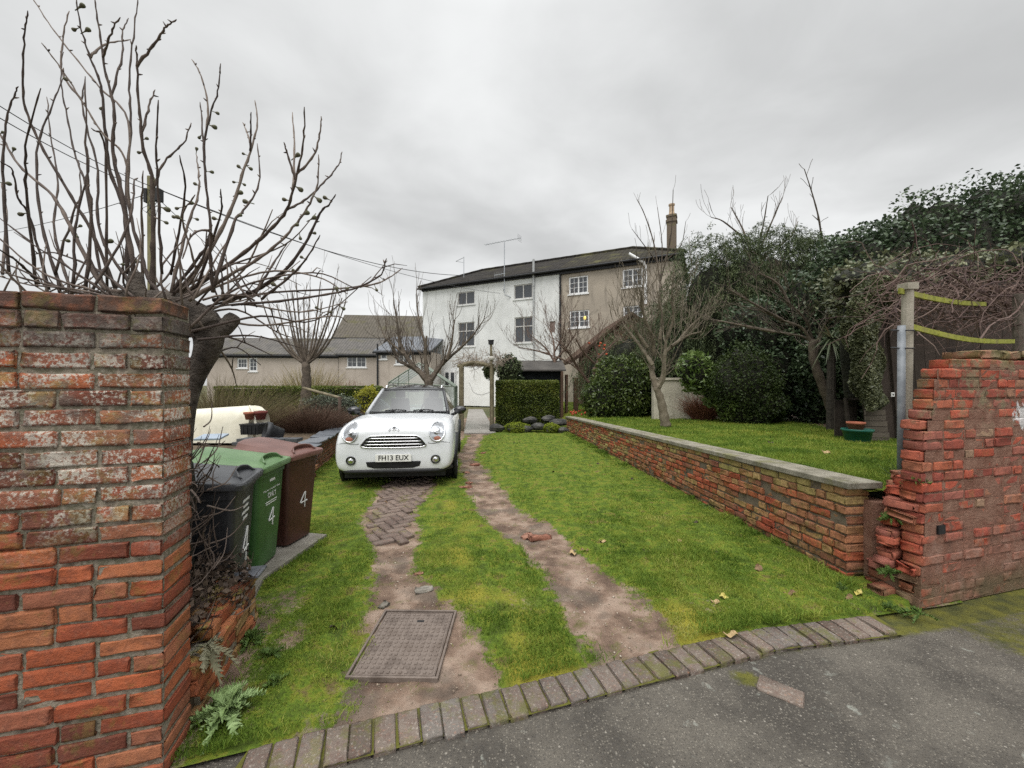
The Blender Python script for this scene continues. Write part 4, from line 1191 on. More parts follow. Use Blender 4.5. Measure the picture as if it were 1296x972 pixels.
# lower intake
lp = sub_poly([(-.40, .445), (-.38, .375), (-.28, .345), (0, .34), (.28, .345), (.38, .375), (.40, .445), (0, .45)], 3)
m = MB(); m.add(*patch(lp, .004, 5)); m.build('lower_grille', M['black_plastic'], car, True)
# plate
b = NB('number plate white'); b.fin((.72, .72, .68), .4); 
m = MB(); yp = -.835; m.box((0, yp, .500), (.52, .012, .111)); pl = bevel(m.build('number_plate', b.m, car), .003)
m = MB(); m.box((0, yp + .028, .500), (.50, .045, .09)); m.build('plate_bracket', M['trim'], car)
mx_ = Matrix.Translation((0, yp - .0075, .500)) @ Matrix.Rotation(R(90), 4, 'X')
text_mesh('plate_lettering', 'FH13 EUX', .105, mat('plate black', [(.012, .012, .014)]), pl, mx_, .001, sx=.96, bold=.0012)
LENS = glassmat('headlamp glass', (.05, .05, .05), .03, .22)
REFL = mat('headlamp reflector', [(.55, .57, .60), (.75, .77, .80), (.25, .26, .28)], 30, rough=.15, metal=.85)
AMB = mat('orange indicator', [(.50, .20, .14)], rough=.25, spec=.5)
for sg in (-1, 1):
    poly = ell(sg * .635, .868, .112, .128, 28, sg * -.05)
    m = MB(); m.add(*patch(poly, .004, 5)); hl = m.build('headlight', REFL, car, True)
    m = MB(); rim(m, poly, .008, .011); m.build('ring', M['chrome'], hl, True)
    m = MB(); m.add(*patch(ell(sg * .63, .885, .048, .05, 18), .012, 3, dome=.012)); m.build('projector', M['chrome'], hl, True)
    m = MB(); m.add(*patch(ell(sg * .64, .782, .052, .032, 16), .012, 3, dome=.006)); m.build('indicator', AMB, hl, True)
    m = MB(); m.add(*patch(ell(sg * .635, .868, .104, .12, 28, sg * -.05), .018, 5, dome=.03)); m.build('lens', LENS, hl, True)
    p2 = ell(sg * .615, .468, .062, .056, 20)
    m = MB(); m.add(*patch(p2, .006, 3)); fg = m.build('fog_light', REFL, car, True)
    m = MB(); rim(m, p2, .008, .011); m.build('ring', M['trim'], fg, True)
    m = MB(); m.add(*patch(ell(sg * .615, .468, .034, .034, 14), .012, 3, dome=.012)); m.build('lens', M['chrome'], fg, True)
    # flare line of the bumper
    # wheel arch cladding
    for (wy, nm) in ((0.0, 'arch_trim'), (2.595, 'arch_trim')):
        m = MB(); pts = []
        for i in range(15):
            t = math.pi * i / 14; y_, z_ = wy - .405 * math.cos(t), .33 + .405 * math.sin(t)
            hit = BV.ray_cast(Vector((sg * 2, y_, min(z_, .9))), Vector((-sg, 0, 0)))
            xx = hit[0].x if hit[0] is not None else sg * .86
            pts.append(Vector((xx + sg * .004, y_, z_)))
        m.tube(pts, .045, 6); m.build(nm, M['trim'], car, True)
        m = MB(); m.lathe([(.0, 0), (.385, 0), (.385, .06), (.0, .06)], (sg * .86, wy, .34), 28, (sg, 0, 0)); m.build('wheel_well', M['black_plastic'], car, True)
        tr = MB(); tr.lathe([(.20, -.1), (.30, -.1), (.325, -.08), (.335, -.03), (.335, .03), (.325, .08), (.30, .10), (.20, .10), (.20, -.1)], (0, 0, 0), 32, (1, 0, 0))
        wh = tr.build('wheel', M['rubber'], car, True); wh.location = (sg * .822, wy, .335)
        rm = MB(); rm.lathe([(.0, .07), (.05, .075), (.06, .06), (.19, .075), (.205, .09), (.205, -.05)], (0, 0, 0), 24, (sg, 0, 0))
        for q in range(5):
            a = 2 * math.pi * q / 5; rm.tube([(sg * .085, .05 * math.cos(a), .05 * math.sin(a)), (sg * .092, .195 * math.cos(a), .195 * math.sin(a))], .022, 5)
        rm.build('rim', mat('alloy', [(.35, .36, .37)], rough=.3, metal=.8) if 'alloy' not in bpy.data.materials else bpy.data.materials['alloy'], wh, True)
# lower black skirt round the front bumper and sills
m = MB(); pts = []
for i in range(25):
    x = -.84 + 1.68 * i / 24
    pts.append(nose(x, .30, .0) if abs(x) < .76 else Vector((x, -.62 + (abs(x) - .76) * 1.6, .29)))
m.tube(pts, [.034] * 25, 8); m.build('bumper_skirt', M['trim'], car, True)
m = MB(); m.box((0, .35, .24), (1.5, 2.0, .12)); m.box((0, 1.3, .23), (1.66, 1.75, .14)); m.build('underbody', M['trim'], car)
# bonnet shut line and emblem
for sg in (-1, 1):
    m = MB(); m.tube([nose(sg * (.50 + .36 * i / 8), .715 - .012 * math.sin(i), .0) for i in range(9)], .004, 4); m.build('bumper_seam', M['trim'], car, True)

m = MB()
pts = [top(.66 * math.cos(math.pi * i / 20), -.60 + .0 - .10 * math.sin(math.pi * i / 20), -.002) for i in range(21)]
m.tube([top(.70, .45, -.003), top(.70, 0, -.003), top(.68, -.4, -.003)] , .005, 4); m.tube([top(-.70, .45, -.003), top(-.70, 0, -.003), top(-.68, -.4, -.003)], .005, 4)
m.build('shut_line', M['trim'], car, True)
m = MB(); m.add(*patch(ell(0, .93, .028, .022, 16), .006, 3, dome=.004)); em_ = m.build('emblem', M['car_black'], car, True)
m = MB(); rim(m, ell(0, .93, .03, .024, 16), .008, .005)
for sg in (-1, 1):
    for dz in (-.012, 0, .012): m.tube([nose(sg * .034, .93 + dz, .007), nose(sg * (.085 - abs(dz)), .908 + dz * 1.3, .007)], .004, 4)
m.build('wings', M['chrome'], em_, True)
# greenhouse
def wsurf(u, v):
    return Vector((u * (.715 - .125 * v), .47 + .78 * v - .0 * v + .16 * u * u * (1 - .25 * v), 1.085 + .415 * v + .03 * v * (1 - v) - .012 * u * u))
WG = glassmat('windscreen glass', (.17, .20, .19), .03, .40)
b = NB('windscreen'); t_ = b.n("ShaderNodeBsdfTransparent", Color=(.80, .88, .86, 1)); g_ = b.n("ShaderNodeBsdfGlossy", Roughness=.03)
fr = b.n("ShaderNodeFresnel", IOR=1.7); ms = b.n("ShaderNodeMixShader", Fac=b.math('ADD', b.math('MULTIPLY', fr.outputs[0], .9), .10)); b.l(t_.outputs[0], ms.inputs[1]); b.l(g_.outputs[0], ms.inputs[2]); b.l(ms.outputs[0], b.out.inputs[0]); WG = b.m
nu_, nv_ = 17, 9
def surf_mesh(fn, nu, nv, u0=-1, u1=1, v0=0, v1=1):
    V = [fn(u0 + (u1 - u0) * i / (nu - 1), v0 + (v1 - v0) * j / (nv - 1)) for j in range(nv) for i in range(nu)]
    return V, [(j * nu + i, j * nu + i + 1, (j + 1) * nu + i + 1, (j + 1) * nu + i) for j in range(nv - 1) for i in range(nu - 1)]
m = MB(); m.add(*surf_mesh(wsurf, nu_, nv_)); m.build('windscreen', WG, car, True)
m = MB(); m.add(*surf_mesh(lambda u, v: wsurf(u, v) + Vector((0, -.004, .004)), nu_, 3, -1, 1, .955, 1.0)); m.add(*surf_mesh(lambda u, v: wsurf(u, v) + Vector((0, -.004, .004)), nu_, 3, -1, 1, 0, .04))
m.build('windscreen_frit', M['black_plastic'], car, True)
def roofs(u, v):
    a = wsurf(u, 1.0); w_ = .60 - .05 * v * v
    y = a.y + (2.95 - a.y) * v; z = a.z + .105 * math.sin(math.pi * min(1, v * 1.05)) ** .8 * (1 - .5 * u * u) - .045 * v * v - .01
    return Vector((u * w_, y, z))
m = MB(); m.add(*surf_mesh(roofs, 17, 13)); ro = m.build('roof', M['car_black'], car, True)
sd = ro.modifiers.new('t', 'SOLIDIFY'); sd.thickness = .03; sd.offset = -1
for sg in (-1, 1):
    m = MB(); pts = [wsurf(sg * 1.02, v) for v in np.linspace(-.03, 1, 8)]; m.tube(pts, [.035, .034, .033, .032, .031, .03, .03, .03], 8); m.build('pillar', mat('silver grey pillar', [(.34, .35, .36)], rough=.3, spec=.5) if sg < 0 else M['car_black'], car, True)
    m = MB()
    lo_ = [Vector((sg * (.775 - .03 * t), .62 + 2.45 * t, 1.03)) for t in np.linspace(0, 1, 9)]
    hi_ = [Vector((sg * (.60 - .04 * t), 1.40 + 1.5 * t, 1.515 - .03 * t)) for t in np.linspace(0, 1, 9)]
    m.add(lo_ + hi_, [(i, i + 1, 10 + i, 9 + i) for i in range(8)]); m.build('side_window', glassmat('privacy glass', (.012, .014, .015), .05) if 'privacy glass' not in bpy.data.materials else bpy.data.materials['privacy glass'], car, True)
    m = MB(); m.tube([roofs(sg * .93, v) + Vector((0, 0, .05)) for v in np.linspace(.08, .85, 10)], .016, 6)
    for v in (.08, .85): m.tube([roofs(sg * .93, v) + Vector((0, 0, -.01)), roofs(sg * .93, v) + Vector((0, 0, .05))], .018, 6)
    m.build('roof_rail', M['chrome'], car, True)
    # mirrors
    m = MB(); c_ = Vector((sg * .955, .58, 1.115))
    V = []; nu3, nv3 = 16, 9
    for j in range(nv3):
        ph = -math.pi / 2 + math.pi * j / (nv3 - 1)
        for i in range(nu3):
            t = 2 * math.pi * i / nu3
            V.append(c_ + Vector((.115 * math.cos(ph) * math.cos(t) * (1 + .12 * math.sin(ph)), .085 * math.cos(ph) * math.sin(t), .078 * math.sin(ph))))
    m.add(V, [(j * nu3 + i, j * nu3 + (i + 1) % nu3, (j + 1) * nu3 + (i + 1) % nu3, (j + 1) * nu3 + i) for j in range(nv3 - 1) for i in range(nu3)])
    mi = m.build('wing_mirror', M['car_black'], car, True)
    m = MB(); m.tube([c_ + Vector((-sg * .07, 0, -.05)), Vector((sg * .80, .62, 1.02))], .028, 6); m.build('stalk', M['trim'], mi, True)
    m = MB(); s0, s1 = (.02 if sg < 0 else -.05), (.55 if sg > 0 else -.60)
    x0, x1 = (-.55, -.02) if sg < 0 else (.16, .66)
    m.tube([wsurf(x0 + (x1 - x0) * i / 8, .035 + .03 * math.sin(i / 8 * 3.1)) + Vector((0, -.014, .016)) for i in range(9)], .011, 5); m.tube([wsurf((x0 + x1) / 2, .05) + Vector((0, -.014, .016)), wsurf(x0 + .03, -.02) + Vector((0, -.02, .01))], .010, 5); m.build('wiper', M['black_plastic'], car, True)
m = MB(); m.add([(-.72, 2.95, 1.02), (.72, 2.95, 1.02), (.52, 2.82, 1.48), (-.52, 2.82, 1.48)], [(0, 1, 2, 3)]); m.build('rear_window', b.m, car)
m = MB(); m.box((0, 1.0, 1.02), (1.4, .55, .06)); m.tube([(.34 + .17 * math.cos(t), 1.28, 1.08 + .17 * math.sin(t)) for t in np.linspace(0, 2 * math.pi, 20)], .016, 6); m.build('dashboard', M['trim'], car)
for sx_ in (-.36, .36):
    m = MB(); m.box((sx_, 1.95, 1.03), (.46, .14, .52), taper=.8); m.box((sx_, 1.97, 1.38), (.22, .10, .16), taper=.85); bevel(m.build('seat', mat('grey cloth', [(.05, .05, .052), (.08, .08, .082)], 20) if 'grey cloth' not in bpy.data.materials else bpy.data.materials['grey cloth'], car), .03)
m = MB(); m.box((.02, 1.27, 1.47), (.20, .03, .06)); m.build('rear_view_mirror', M['trim'], car)

# ------------------------------------------------------------------ wheelie bins
def bin_obj(name, P1, ang, cols, lidc, label, w_=.50, dp=.56, z0=.06, hgt=.86):
    """front face from P1 (near corner) running back; ang rotates the face"""
    root = empty(name, (P1[0], P1[1], z0), ang, label, 'wheelie bin', 'wheelie bins beside the drive')
    # local axes: +y along the front face (away from the lane), -x towards the back of the bin
    bm_ = mat(name + ' plastic', cols, 6, rough=.42, spec=.45, bump=.12, bscale=160)
    lm = mat(name + ' lid plastic', lidc, 4, rough=.40, spec=.45, bump=.1, bscale=120)  # lid colour is paler than the body: sky reflection put into the colour
    m = MB(); tp = .045
    def ring(z, t, rr=.045):
        x0, x1, y0, y1 = -dp + tp * t * 1.6, 0 - tp * t, tp * t, w_ - tp * t; o = []
        for (cx_, cy_, a0) in ((x1 - rr, y0 + rr, -90), (x1 - rr, y1 - rr, 0), (x0 + rr, y1 - rr, 90), (x0 + rr, y0 + rr, 180)):
            for k_ in range(5): a = R(a0 + 90 * k_ / 4); o.append((cx_ + rr * math.cos(a), cy_ + rr * math.sin(a), z))
        return o
    rs = [ring(0.02, 1.0), ring(.06, .95), ring(hgt * .55, .38), ring(hgt - .09, .04), ring(hgt - .088, -.18), ring(hgt - .03, -.2)]
    k_ = len(rs[0]); m.add([p for r in rs for p in r], [(i * k_ + j, i * k_ + (j + 1) % k_, (i + 1) * k_ + (j + 1) % k_, (i + 1) * k_ + j) for i in range(len(rs) - 1) for j in range(k_)] + [tuple(range(k_ - 1, -1, -1))])
    body_ = m.build('body', bm_, root, True); body_.modifiers.new('e', 'EDGE_SPLIT').split_angle = R(40)
    m = MB()
    def lring(z, e, back):
        rr = .05; x0, x1, y0, y1 = -dp - .02, .05 + e, -.03 - e, w_ + .03 + e; o = []
        for (cx_, cy_, a0) in ((x1 - rr, y0 + rr, -90), (x1 - rr, y1 - rr, 0), (x0 + rr, y1 - rr, 90), (x0 + rr, y0 + rr, 180)):
            for q in range(5): a = R(a0 + 90 * q / 4); xx = cx_ + rr * math.cos(a); o.append((xx, cy_ + rr * math.sin(a), z + back * max(0, min(1, (x1 - xx) / dp))))
        return o
    rs = [lring(hgt - .035, 0, .05), lring(hgt - .0, .006, .05), lring(hgt + .012, .0, .055), lring(hgt + .016, -.022, .06), lring(hgt + .012, -.03, .06), lring(hgt + .035, -.06, .085), lring(hgt + .045, -.12, .10)]
    k_ = len(rs[0]); m.add([p for r in rs for p in r], [(i * k_ + j, i * k_ + (j + 1) % k_, (i + 1) * k_ + (j + 1) % k_, (i + 1) * k_ + j) for i in range(len(rs) - 1) for j in range(k_)] + [tuple(range((len(rs) - 1) * k_, len(rs) * k_))])
    lid = m.build('lid', lm, root, True); lid.modifiers.new('e', 'EDGE_SPLIT').split_angle = R(38)
    # moulded grip recesses at the front of the lid
    m = MB()
    for yy in (w_ * .5,):
        V = []
        for j in range(5):
            for i in range(13):
                t = math.pi * i / 12; V.append((.018 - .01 * j - .10 * math.sin(t) * (1 - j * .2), yy - .15 * math.cos(t) * (1 - j * .06), hgt + .022 + .012 * j + .012 * math.sin(t)))
        m.add(V, [(j * 13 + i, j * 13 + i + 1, (j + 1) * 13 + i + 1, (j + 1) * 13 + i) for j in range(4) for i in range(12)])
    gp_ = m.build('grip', lm, lid, True); so_ = gp_.modifiers.new('t', 'SOLIDIFY'); so_.thickness = .01
    m = MB(); m.tube([(-dp - .04, .06, hgt + .06), (-dp - .04, w_ - .06, hgt + .06)], .016, 8); m.tube([(-dp - .04, .08, hgt + .06), (-dp + .02, .08, hgt + .0)], .014, 6); m.tube([(-dp - .04, w_ - .08, hgt + .06), (-dp + .02, w_ - .08, hgt)], .014, 6)
    m.build('handle', bm_, root, True)
    for yy in (.02, w_ - .02):
        m = MB(); m.lathe([(0, -.025), (.09, -.025), (.1, -.01), (.1, .01), (.09, .025), (0, .025)], (-dp + .1, yy, .10), 16, (0, 1, 0)); m.build('wheel', M['rubber'], root, True)
    return root
def face_mtx(y, z, hgt=.86, out=.004):
    # text plane on the bin's front: reads along +y, outward +x
    tilt = math.atan2(.045 * .95, hgt)
    return Matrix.Translation((-.045 * max(0, 1 - z / hgt * 1.02) + out, y, z)) @ Matrix.Rotation(-tilt * .9, 4, 'Y') @ Matrix(((0, 0, 1, 0), (1, 0, 0, 0), (0, 1, 0, 0), (0, 0, 0, 1)))
WMARK = mat('white stencil', [(.60, .60, .58)], rough=.6)
def ang_of(a, c): return math.atan2(-(c[0] - a[0]), c[1] - a[1])
def brush4(m, y, z, h_, w__):
    mt = face_mtx(0, 0); 
    def q(a, c): return face_mtx(y + a * w__, z + c * h_) @ Vector((0, 0, .001))
    m.tube([q(.12, .5), q(-.5, -.12), q(-.45, -.16), q(.5, -.10)], .006, 5); m.tube([q(.2, .5), q(.16, 0), q(.18, -.5)], .0065, 5)
bins = [('wheelie_bin', (-1.85, 2.64), (-2.01, 3.10), [(.016, .017, .020), (.030, .031, .035)], [(.03, .032, .036), (.055, .057, .062)], 'black wheelie bin with a hand painted white 4, nearest of the three', None),
        ('wheelie_bin', (-2.02, 3.15), (-2.08, 3.62), [(.030, .085, .022), (.045, .115, .032)], [(.075, .15, .055), (.115, .20, .085)], 'green recycling wheelie bin between the black and the brown one', 'RECYCLING\nONLY'),
        ('wheelie_bin', (-2.075, 3.66), (-2.01, 4.10), [(.045, .016, .011), (.065, .024, .016)], [(.11, .05, .04), (.16, .08, .066)], 'dark brown wheelie bin with sky reflection coloured into its lid, farthest of the three', None)]
for i, (nm, p1, p2, c1, c2, lab, tx) in enumerate(bins):
    w_ = math.hypot(p2[0] - p1[0], p2[1] - p1[1]); 
    r = bin_obj(nm, p1, ang_of(p1, p2), c1, c2, lab, w_=w_)
    bd = [o for o in bpy.data.objects if o.parent == r and o.name.startswith('body')][0]
    m = MB(); brush4(m, w_ * (.62 if i == 0 else .55), .36 if i == 0 else .40, .25 if i == 0 else .15, .13 if i == 0 else .10); m.build('painted_number', WMARK, r)
    if tx:
        text_mesh('lettering', tx, .062, WMARK, r, face_mtx(w_ * .5, .63), .0008, sx=.9)
        for (zl, wl, hl) in ((.545, .20, .007), (.527, .18, .007), (.725, .09, .02)):
            m = MB(); m.box(face_mtx(w_ * .5, zl).to_translation(), (.003, wl, hl)); m.build('printed_line', WMARK, r)
    elif i == 0:
        for k in range(4):
            m = MB(); wl = (.15, .11, .16, .10)[k]; yc = w_ * .52
            V = [face_mtx(yc + sx_ * wl / 2 + dx, .70 - .042 * k + dz).to_translation() for (sx_, dz, dx) in ((-1, -.009, -.004), (1, -.009, -.004), (1, .009, .004), (-1, .009, .004))]
            m.prism(V, (.002, 0, 0)); m.build('printed_line', WMARK, r)

# ------------------------------------------------------------------ grass
def blades(x, y, z, h, wd, name, m, rnd, lean=.55):
    n = len(x); a = rng.uniform(0, 2 * np.pi, n); l = rng.normal(0, lean, (n, 2)) * h[:, None]
    base = np.stack([x, y, z], 1); sd = np.stack([np.cos(a), np.sin(a), a * 0], 1) * wd[:, None]
    mid = base + np.stack([l[:, 0] * .35, l[:, 1] * .35, h * .6], 1); tip = base + np.stack([l[:, 0], l[:, 1], h], 1)
    V = np.stack([base - sd, base + sd, mid + sd * .7, mid - sd * .7, tip], 1).reshape(-1, 3)
    i = np.arange(n)[:, None] * 5
    F = np.concatenate([i + [0, 1, 2], i + [0, 2, 3], i + [3, 2, 4]], 0)
    return link(name, np_mesh(name, V, F, np.concatenate([rnd] * 3)), m)
M['grass'] = leafmat('grass blades', [(.034, .066, .010), (.092, .158, .020), (.170, .248, .036), (.28, .31, .055), (.43, .39, .15)], .6, .15, .35)
def lawn_blades(N, seed):
    u = rng.random(N); a, b_ = 1.62, 15.0; e = 1.25
    Y = (a ** (-e) + u * (b_ ** (-e) - a ** (-e))) ** (-1 / e)
    X = rng.uniform(-.95, .62, N) * Y * np.where(Y < 2.6, 1.0, 1.0) + 0
    X = np.where(rng.random(N) < .35, rng.uniform(.25, 1.05, N) * Y, X)
    ok = (Y > yk(X) + .012) & (X < xwall(Y) - .01) & (X > -5.4) & (X < 2.75)
    lb = np.interp(Y, [1.6, 2.62, 3.15, 4.1, 4.3, 6.3, 10.5, 15], [-1.43, -1.70, -1.98, -1.92, -2.9, -3.6, -4.35, -4.6])
    ok &= X > lb
    X, Y = X[ok], Y[ok]
    br = tracks(X, Y); p = np.stack([X, Y, X * 0], 1)
    keep = rng.random(len(X)) > np.clip(br * 1.15 - .02, 0, .992)
    ragged = np.clip(.55 + .55 * vnoise(p, 7, 3) + .4 * vnoise(p, 23, 5), .12, 1)
    wallnear = np.clip((2.7 - Y) / .8, 0, 1) * np.clip((.9 - X) / 1.2, 0, 1)
    keep &= rng.random(len(X)) < ragged * (1 - .45 * wallnear)
    X, Y, br, p = X[keep], Y[keep], br[keep], p[keep]
    my = moss_y(X, Y)
    h = rng.uniform(.014, .034, len(X)) * (1 - .45 * br) * (1 + .45 * vnoise(p, 3.3, 4)) * (1 - .4 * np.clip(my, 0, 1)) * np.interp(Y, [1.6, 4, 14], [1, 1.05, 1.35])
    r = np.clip(.40 + .17 * vnoise(p, 1.9, 2) + .13 * vnoise(p, 6, 7) + rng.normal(0, .21, len(X)) + .34 * my - .0 * br + .25 * (rng.random(len(X)) < .04), 0, 1)
    wd = rng.uniform(.0012, .0026, len(X)) * np.interp(Y, [1.6, 4, 14], [1, 1.5, 4.2])
    o = blades(X, Y, lawn_z(X, Y, br) - .004, h, wd, 'grass', M['grass'], r)
    o['kind'] = 'stuff'
lawn_blades(560000, 1)
N = 150000
u = rng.random(N); e = 1.0; a, b_ = 3.0, 22.0
Y = (a ** (-e) + u * (b_ ** (-e) - a ** (-e))) ** (-1 / e)
X = xwall(Y) + .2 + rng.random(N) * np.minimum(Y * 1.15, 7.5)
p = np.stack([X, Y, X * 0], 1)
zz = zup(Y) + .012 * vnoise(p, 3, 4) + .008 * vnoise(p, 9, 1) 
edge_ = np.clip((Y - 13.0) / .5, 0, 1); rp = np.clip((X - xwall(Y) - .1) / 1.0, 0, 1); rp = rp * rp * (3 - 2 * rp)
zz = zup(Y) * (1 - edge_ + edge_ * rp) + .012 * vnoise(p, 3, 4) + .008 * vnoise(p, 9, 1)
far = np.interp(Y, [3, 6, 7.5, 11, 14, 20], [7, 6.3, 6.6, 7.6, 5.6, 4.6])
k = (rng.random(N) > np.clip((X - far) / .8 + .5 * vnoise(p, 1.7, 2), 0, .97)) & ~((X > 2.85) & (Y < 3.25 + (X - 2.9) * .28))
X, Y, p, zz = X[k], Y[k], p[k], zz[k]
o = blades(X, Y, zz - .004, rng.uniform(.02, .05, len(X)) * np.interp(Y, [3, 14], [1, 1.3]), rng.uniform(.0016, .003, len(X)) * np.interp(Y, [3, 14], [1.1, 3.6]), 'grass', M['grass'],
           np.clip(.40 + .16 * vnoise(p, 1.6, 2) + .1 * vnoise(p, 5, 7) + rng.normal(0, .19, len(X)), 0, 1))
o['kind'] = 'stuff'
# longer tufts where nobody mows: wall feet, kerb and track edges
N = 30000
Y = rng.uniform(1.75, 13, N) ** 1.0; side = rng.random(N)
X = np.where(side < .42, xwall(Y) - np.abs(rng.normal(0, .10, N)) - .015, np.where(side < .6, np.interp(Y, [1.6, 2.62, 3.15, 4.1, 4.3, 6.3, 10.5, 15], [-1.43, -1.68, -1.93, -1.88, -2.9, -3.32, -4.3, -4.6]) + np.abs(rng.normal(0, .07, N)), rng.uniform(-1.2, 2.6, N)))
Y = np.where(side >= .6, np.where(rng.random(N) < .3, yk(X) + np.abs(rng.normal(0, .05, N)), Y), Y)
p = np.stack([X, Y, X * 0], 1)
cl_ = vnoise(p, 4.5, 11) + .7 * vnoise(p, 13, 12)
k = (cl_ > .25) & (Y > yk(X) - .01) & (X < xwall(Y) - .01) & (rng.random(N) > tracks(X, Y) * 1.05)
X, Y, p, side = X[k], Y[k], p[k], side[k]
o = blades(X, Y, lawn_z(X, Y, tracks(X, Y)) - .004, rng.uniform(.03, .075, len(X)) * np.where(side < .6, 1.0, .75), rng.uniform(.0018, .0034, len(X)) * np.interp(Y, [1.6, 4, 14], [1, 1.4, 3]), 'grass', M['grass'], np.clip(.38 + rng.normal(0, .2, len(X)), 0, 1), .8)
o['kind'] = 'stuff'
# loose grit in the wheel tracks
N = 5200
Y = rng.uniform(1.9, 7, N) ** 1.0; X = np.where(rng.random(N) < .5, np.interp(Y, [1.9, 2.7, 4, 6], [-.45, -.7, -1.2, -1.6]), np.interp(Y, [2.1, 3.15, 3.92, 4.88, 5.97], [.74, .61, .31, -.13, -.47])) + rng.normal(0, .25, N)
k = (tracks(X, Y) > .55) & (Y > yk(X) + .02); X, Y = X[k], Y[k]; n = len(X)
V0 = rng.normal(0, 1, (n, 6, 3)) * .12 + np.array([[1, 0, 0], [-1, 0, 0], [0, 1, 0], [0, -1, 0], [0, 0, .7], [0, 0, -.7]])[None]
sz = rng.gamma(2.0, .0016, n).clip(.0015, .012)
V = (V0 * sz[:, None, None] + np.stack([X, Y, lawn_z(X, Y, X * 0 + 1) + sz * .3], 1)[:, None]).reshape(-1, 3)
i = np.arange(n)[:, None] * 6
F = np.concatenate([i + f for f in ([0, 2, 4], [2, 1, 4], [1, 3, 4], [3, 0, 4], [2, 0, 5], [1, 2, 5], [3, 1, 5], [0, 3, 5])])
r = rng.random(n)
o = link('gravel', np_mesh('gravel', V, F, np.concatenate([r] * 8)), mat('grit', [(.16, .12, .09), (.30, .24, .18), (.45, .40, .33)], 9, rnd=.9)); o['kind'] = 'stuff'

# ------------------------------------------------------------------ foliage colours
M['hedge'] = leafmat('privet leaves', [(.028, .045, .009), (.065, .092, .015), (.12, .15, .022), (.20, .20, .04)])
M['ivy'] = leafmat('ivy leaves', [(0.0234, 0.039, 0.0208), (0.0442, 0.0702, 0.0351), (0.0754, 0.1105, 0.0546), (0.13, 0.169, 0.091)], .38, .35, .12)
M['ivy_pale'] = leafmat('pale ivy leaves', [(0.0403, 0.0483, 0.023), (0.0862, 0.0978, 0.0483), (0.1437, 0.1552, 0.0805), (0.23, 0.2357, 0.1265)], .4, .35, .15)
M['conifer'] = leafmat('conifer sprays', [(0.0252, 0.0392, 0.021), (0.0532, 0.0728, 0.0336), (0.091, 0.1148, 0.0504), (0.14, 0.168, 0.077)], .6, .2, .1)
M['laurel'] = leafmat('laurel leaves', [(0.03, 0.0475, 0.015), (0.0562, 0.0825, 0.0225), (0.0938, 0.1313, 0.0325), (0.1625, 0.2, 0.0562)], .35, .4, .2)
M['box'] = leafmat('box leaves', [(0.0182, 0.0312, 0.0104), (0.0364, 0.0572, 0.0156), (0.065, 0.091, 0.0234)], .5, .25, .15)
M['rhodo'] = leafmat('bright glossy leaves', [(0.048, 0.078, 0.0216), (0.108, 0.168, 0.042), (0.216, 0.288, 0.09)], .35, .4, .25)
M['gold'] = leafmat('golden leaves', [(.14, .15, .02), (.32, .31, .035), (.46, .43, .06)], .5, .25, .3)
M['greyleaf'] = leafmat('grey green leaves', [(.06, .07, .05), (.12, .14, .10), (.20, .22, .17)], .6, .2, .2)
M['straw'] = leafmat('dry stems', [(.10, .075, .04), (.24, .19, .10), (.34, .29, .16), (.12, .13, .05)], .7, .15, .2)
M['redtwig'] = leafmat('red brown stems', [(.07, .03, .02), (.17, .075, .05), (.26, .12, .07)], .7, .15, .1)
M['heather'] = leafmat('brown heather', [(0.042, 0.0264, 0.0204), (0.108, 0.066, 0.048), (0.18, 0.114, 0.084)], .8, .15, .1)
M['olive'] = leafmat('olive brown twigs', [(.05, .04, .022), (.11, .09, .045), (.16, .135, .065)], .7, .15, .15)
M['mossleaf'] = leafmat('moss cushions', [(.09, .12, .015), (.20, .25, .03), (.30, .34, .05)], .8, .1, .2)

def shrub(name, parts, n, size, m, label, cat='shrub', shell=.35, rough=.22, base=None, group=None, core=.8, twigs=0, **k):
    """parts: list of (centre, radii); one object of leaves, one dark core added to block light"""
    c0 = parts[0][0]
    b0 = Vector((c0[0], c0[1], base if base is not None else max(0, c0[2] - parts[0][1][2])))
    tot = sum(r[0] * r[1] + r[0] * r[2] + r[1] * r[2] for _, r in parts)
    with Root(name, b0, label, cat, group) as h:
        pts = []
        for i, (c, r) in enumerate(parts):
            q = clump(c, r, int(n * (r[0] * r[1] + r[0] * r[2] + r[1] * r[2]) / tot), shell, rough, 3.0, i + len(name), zmin=b0.z)
            pts.append(q)
            if core: core_obj('light_block', c, r, M['core'], h, rough, 3.0, i + len(name), core)
        pts = np.concatenate(pts)
        leaf_obj('foliage', pts, size, m, h, **k)
    return h

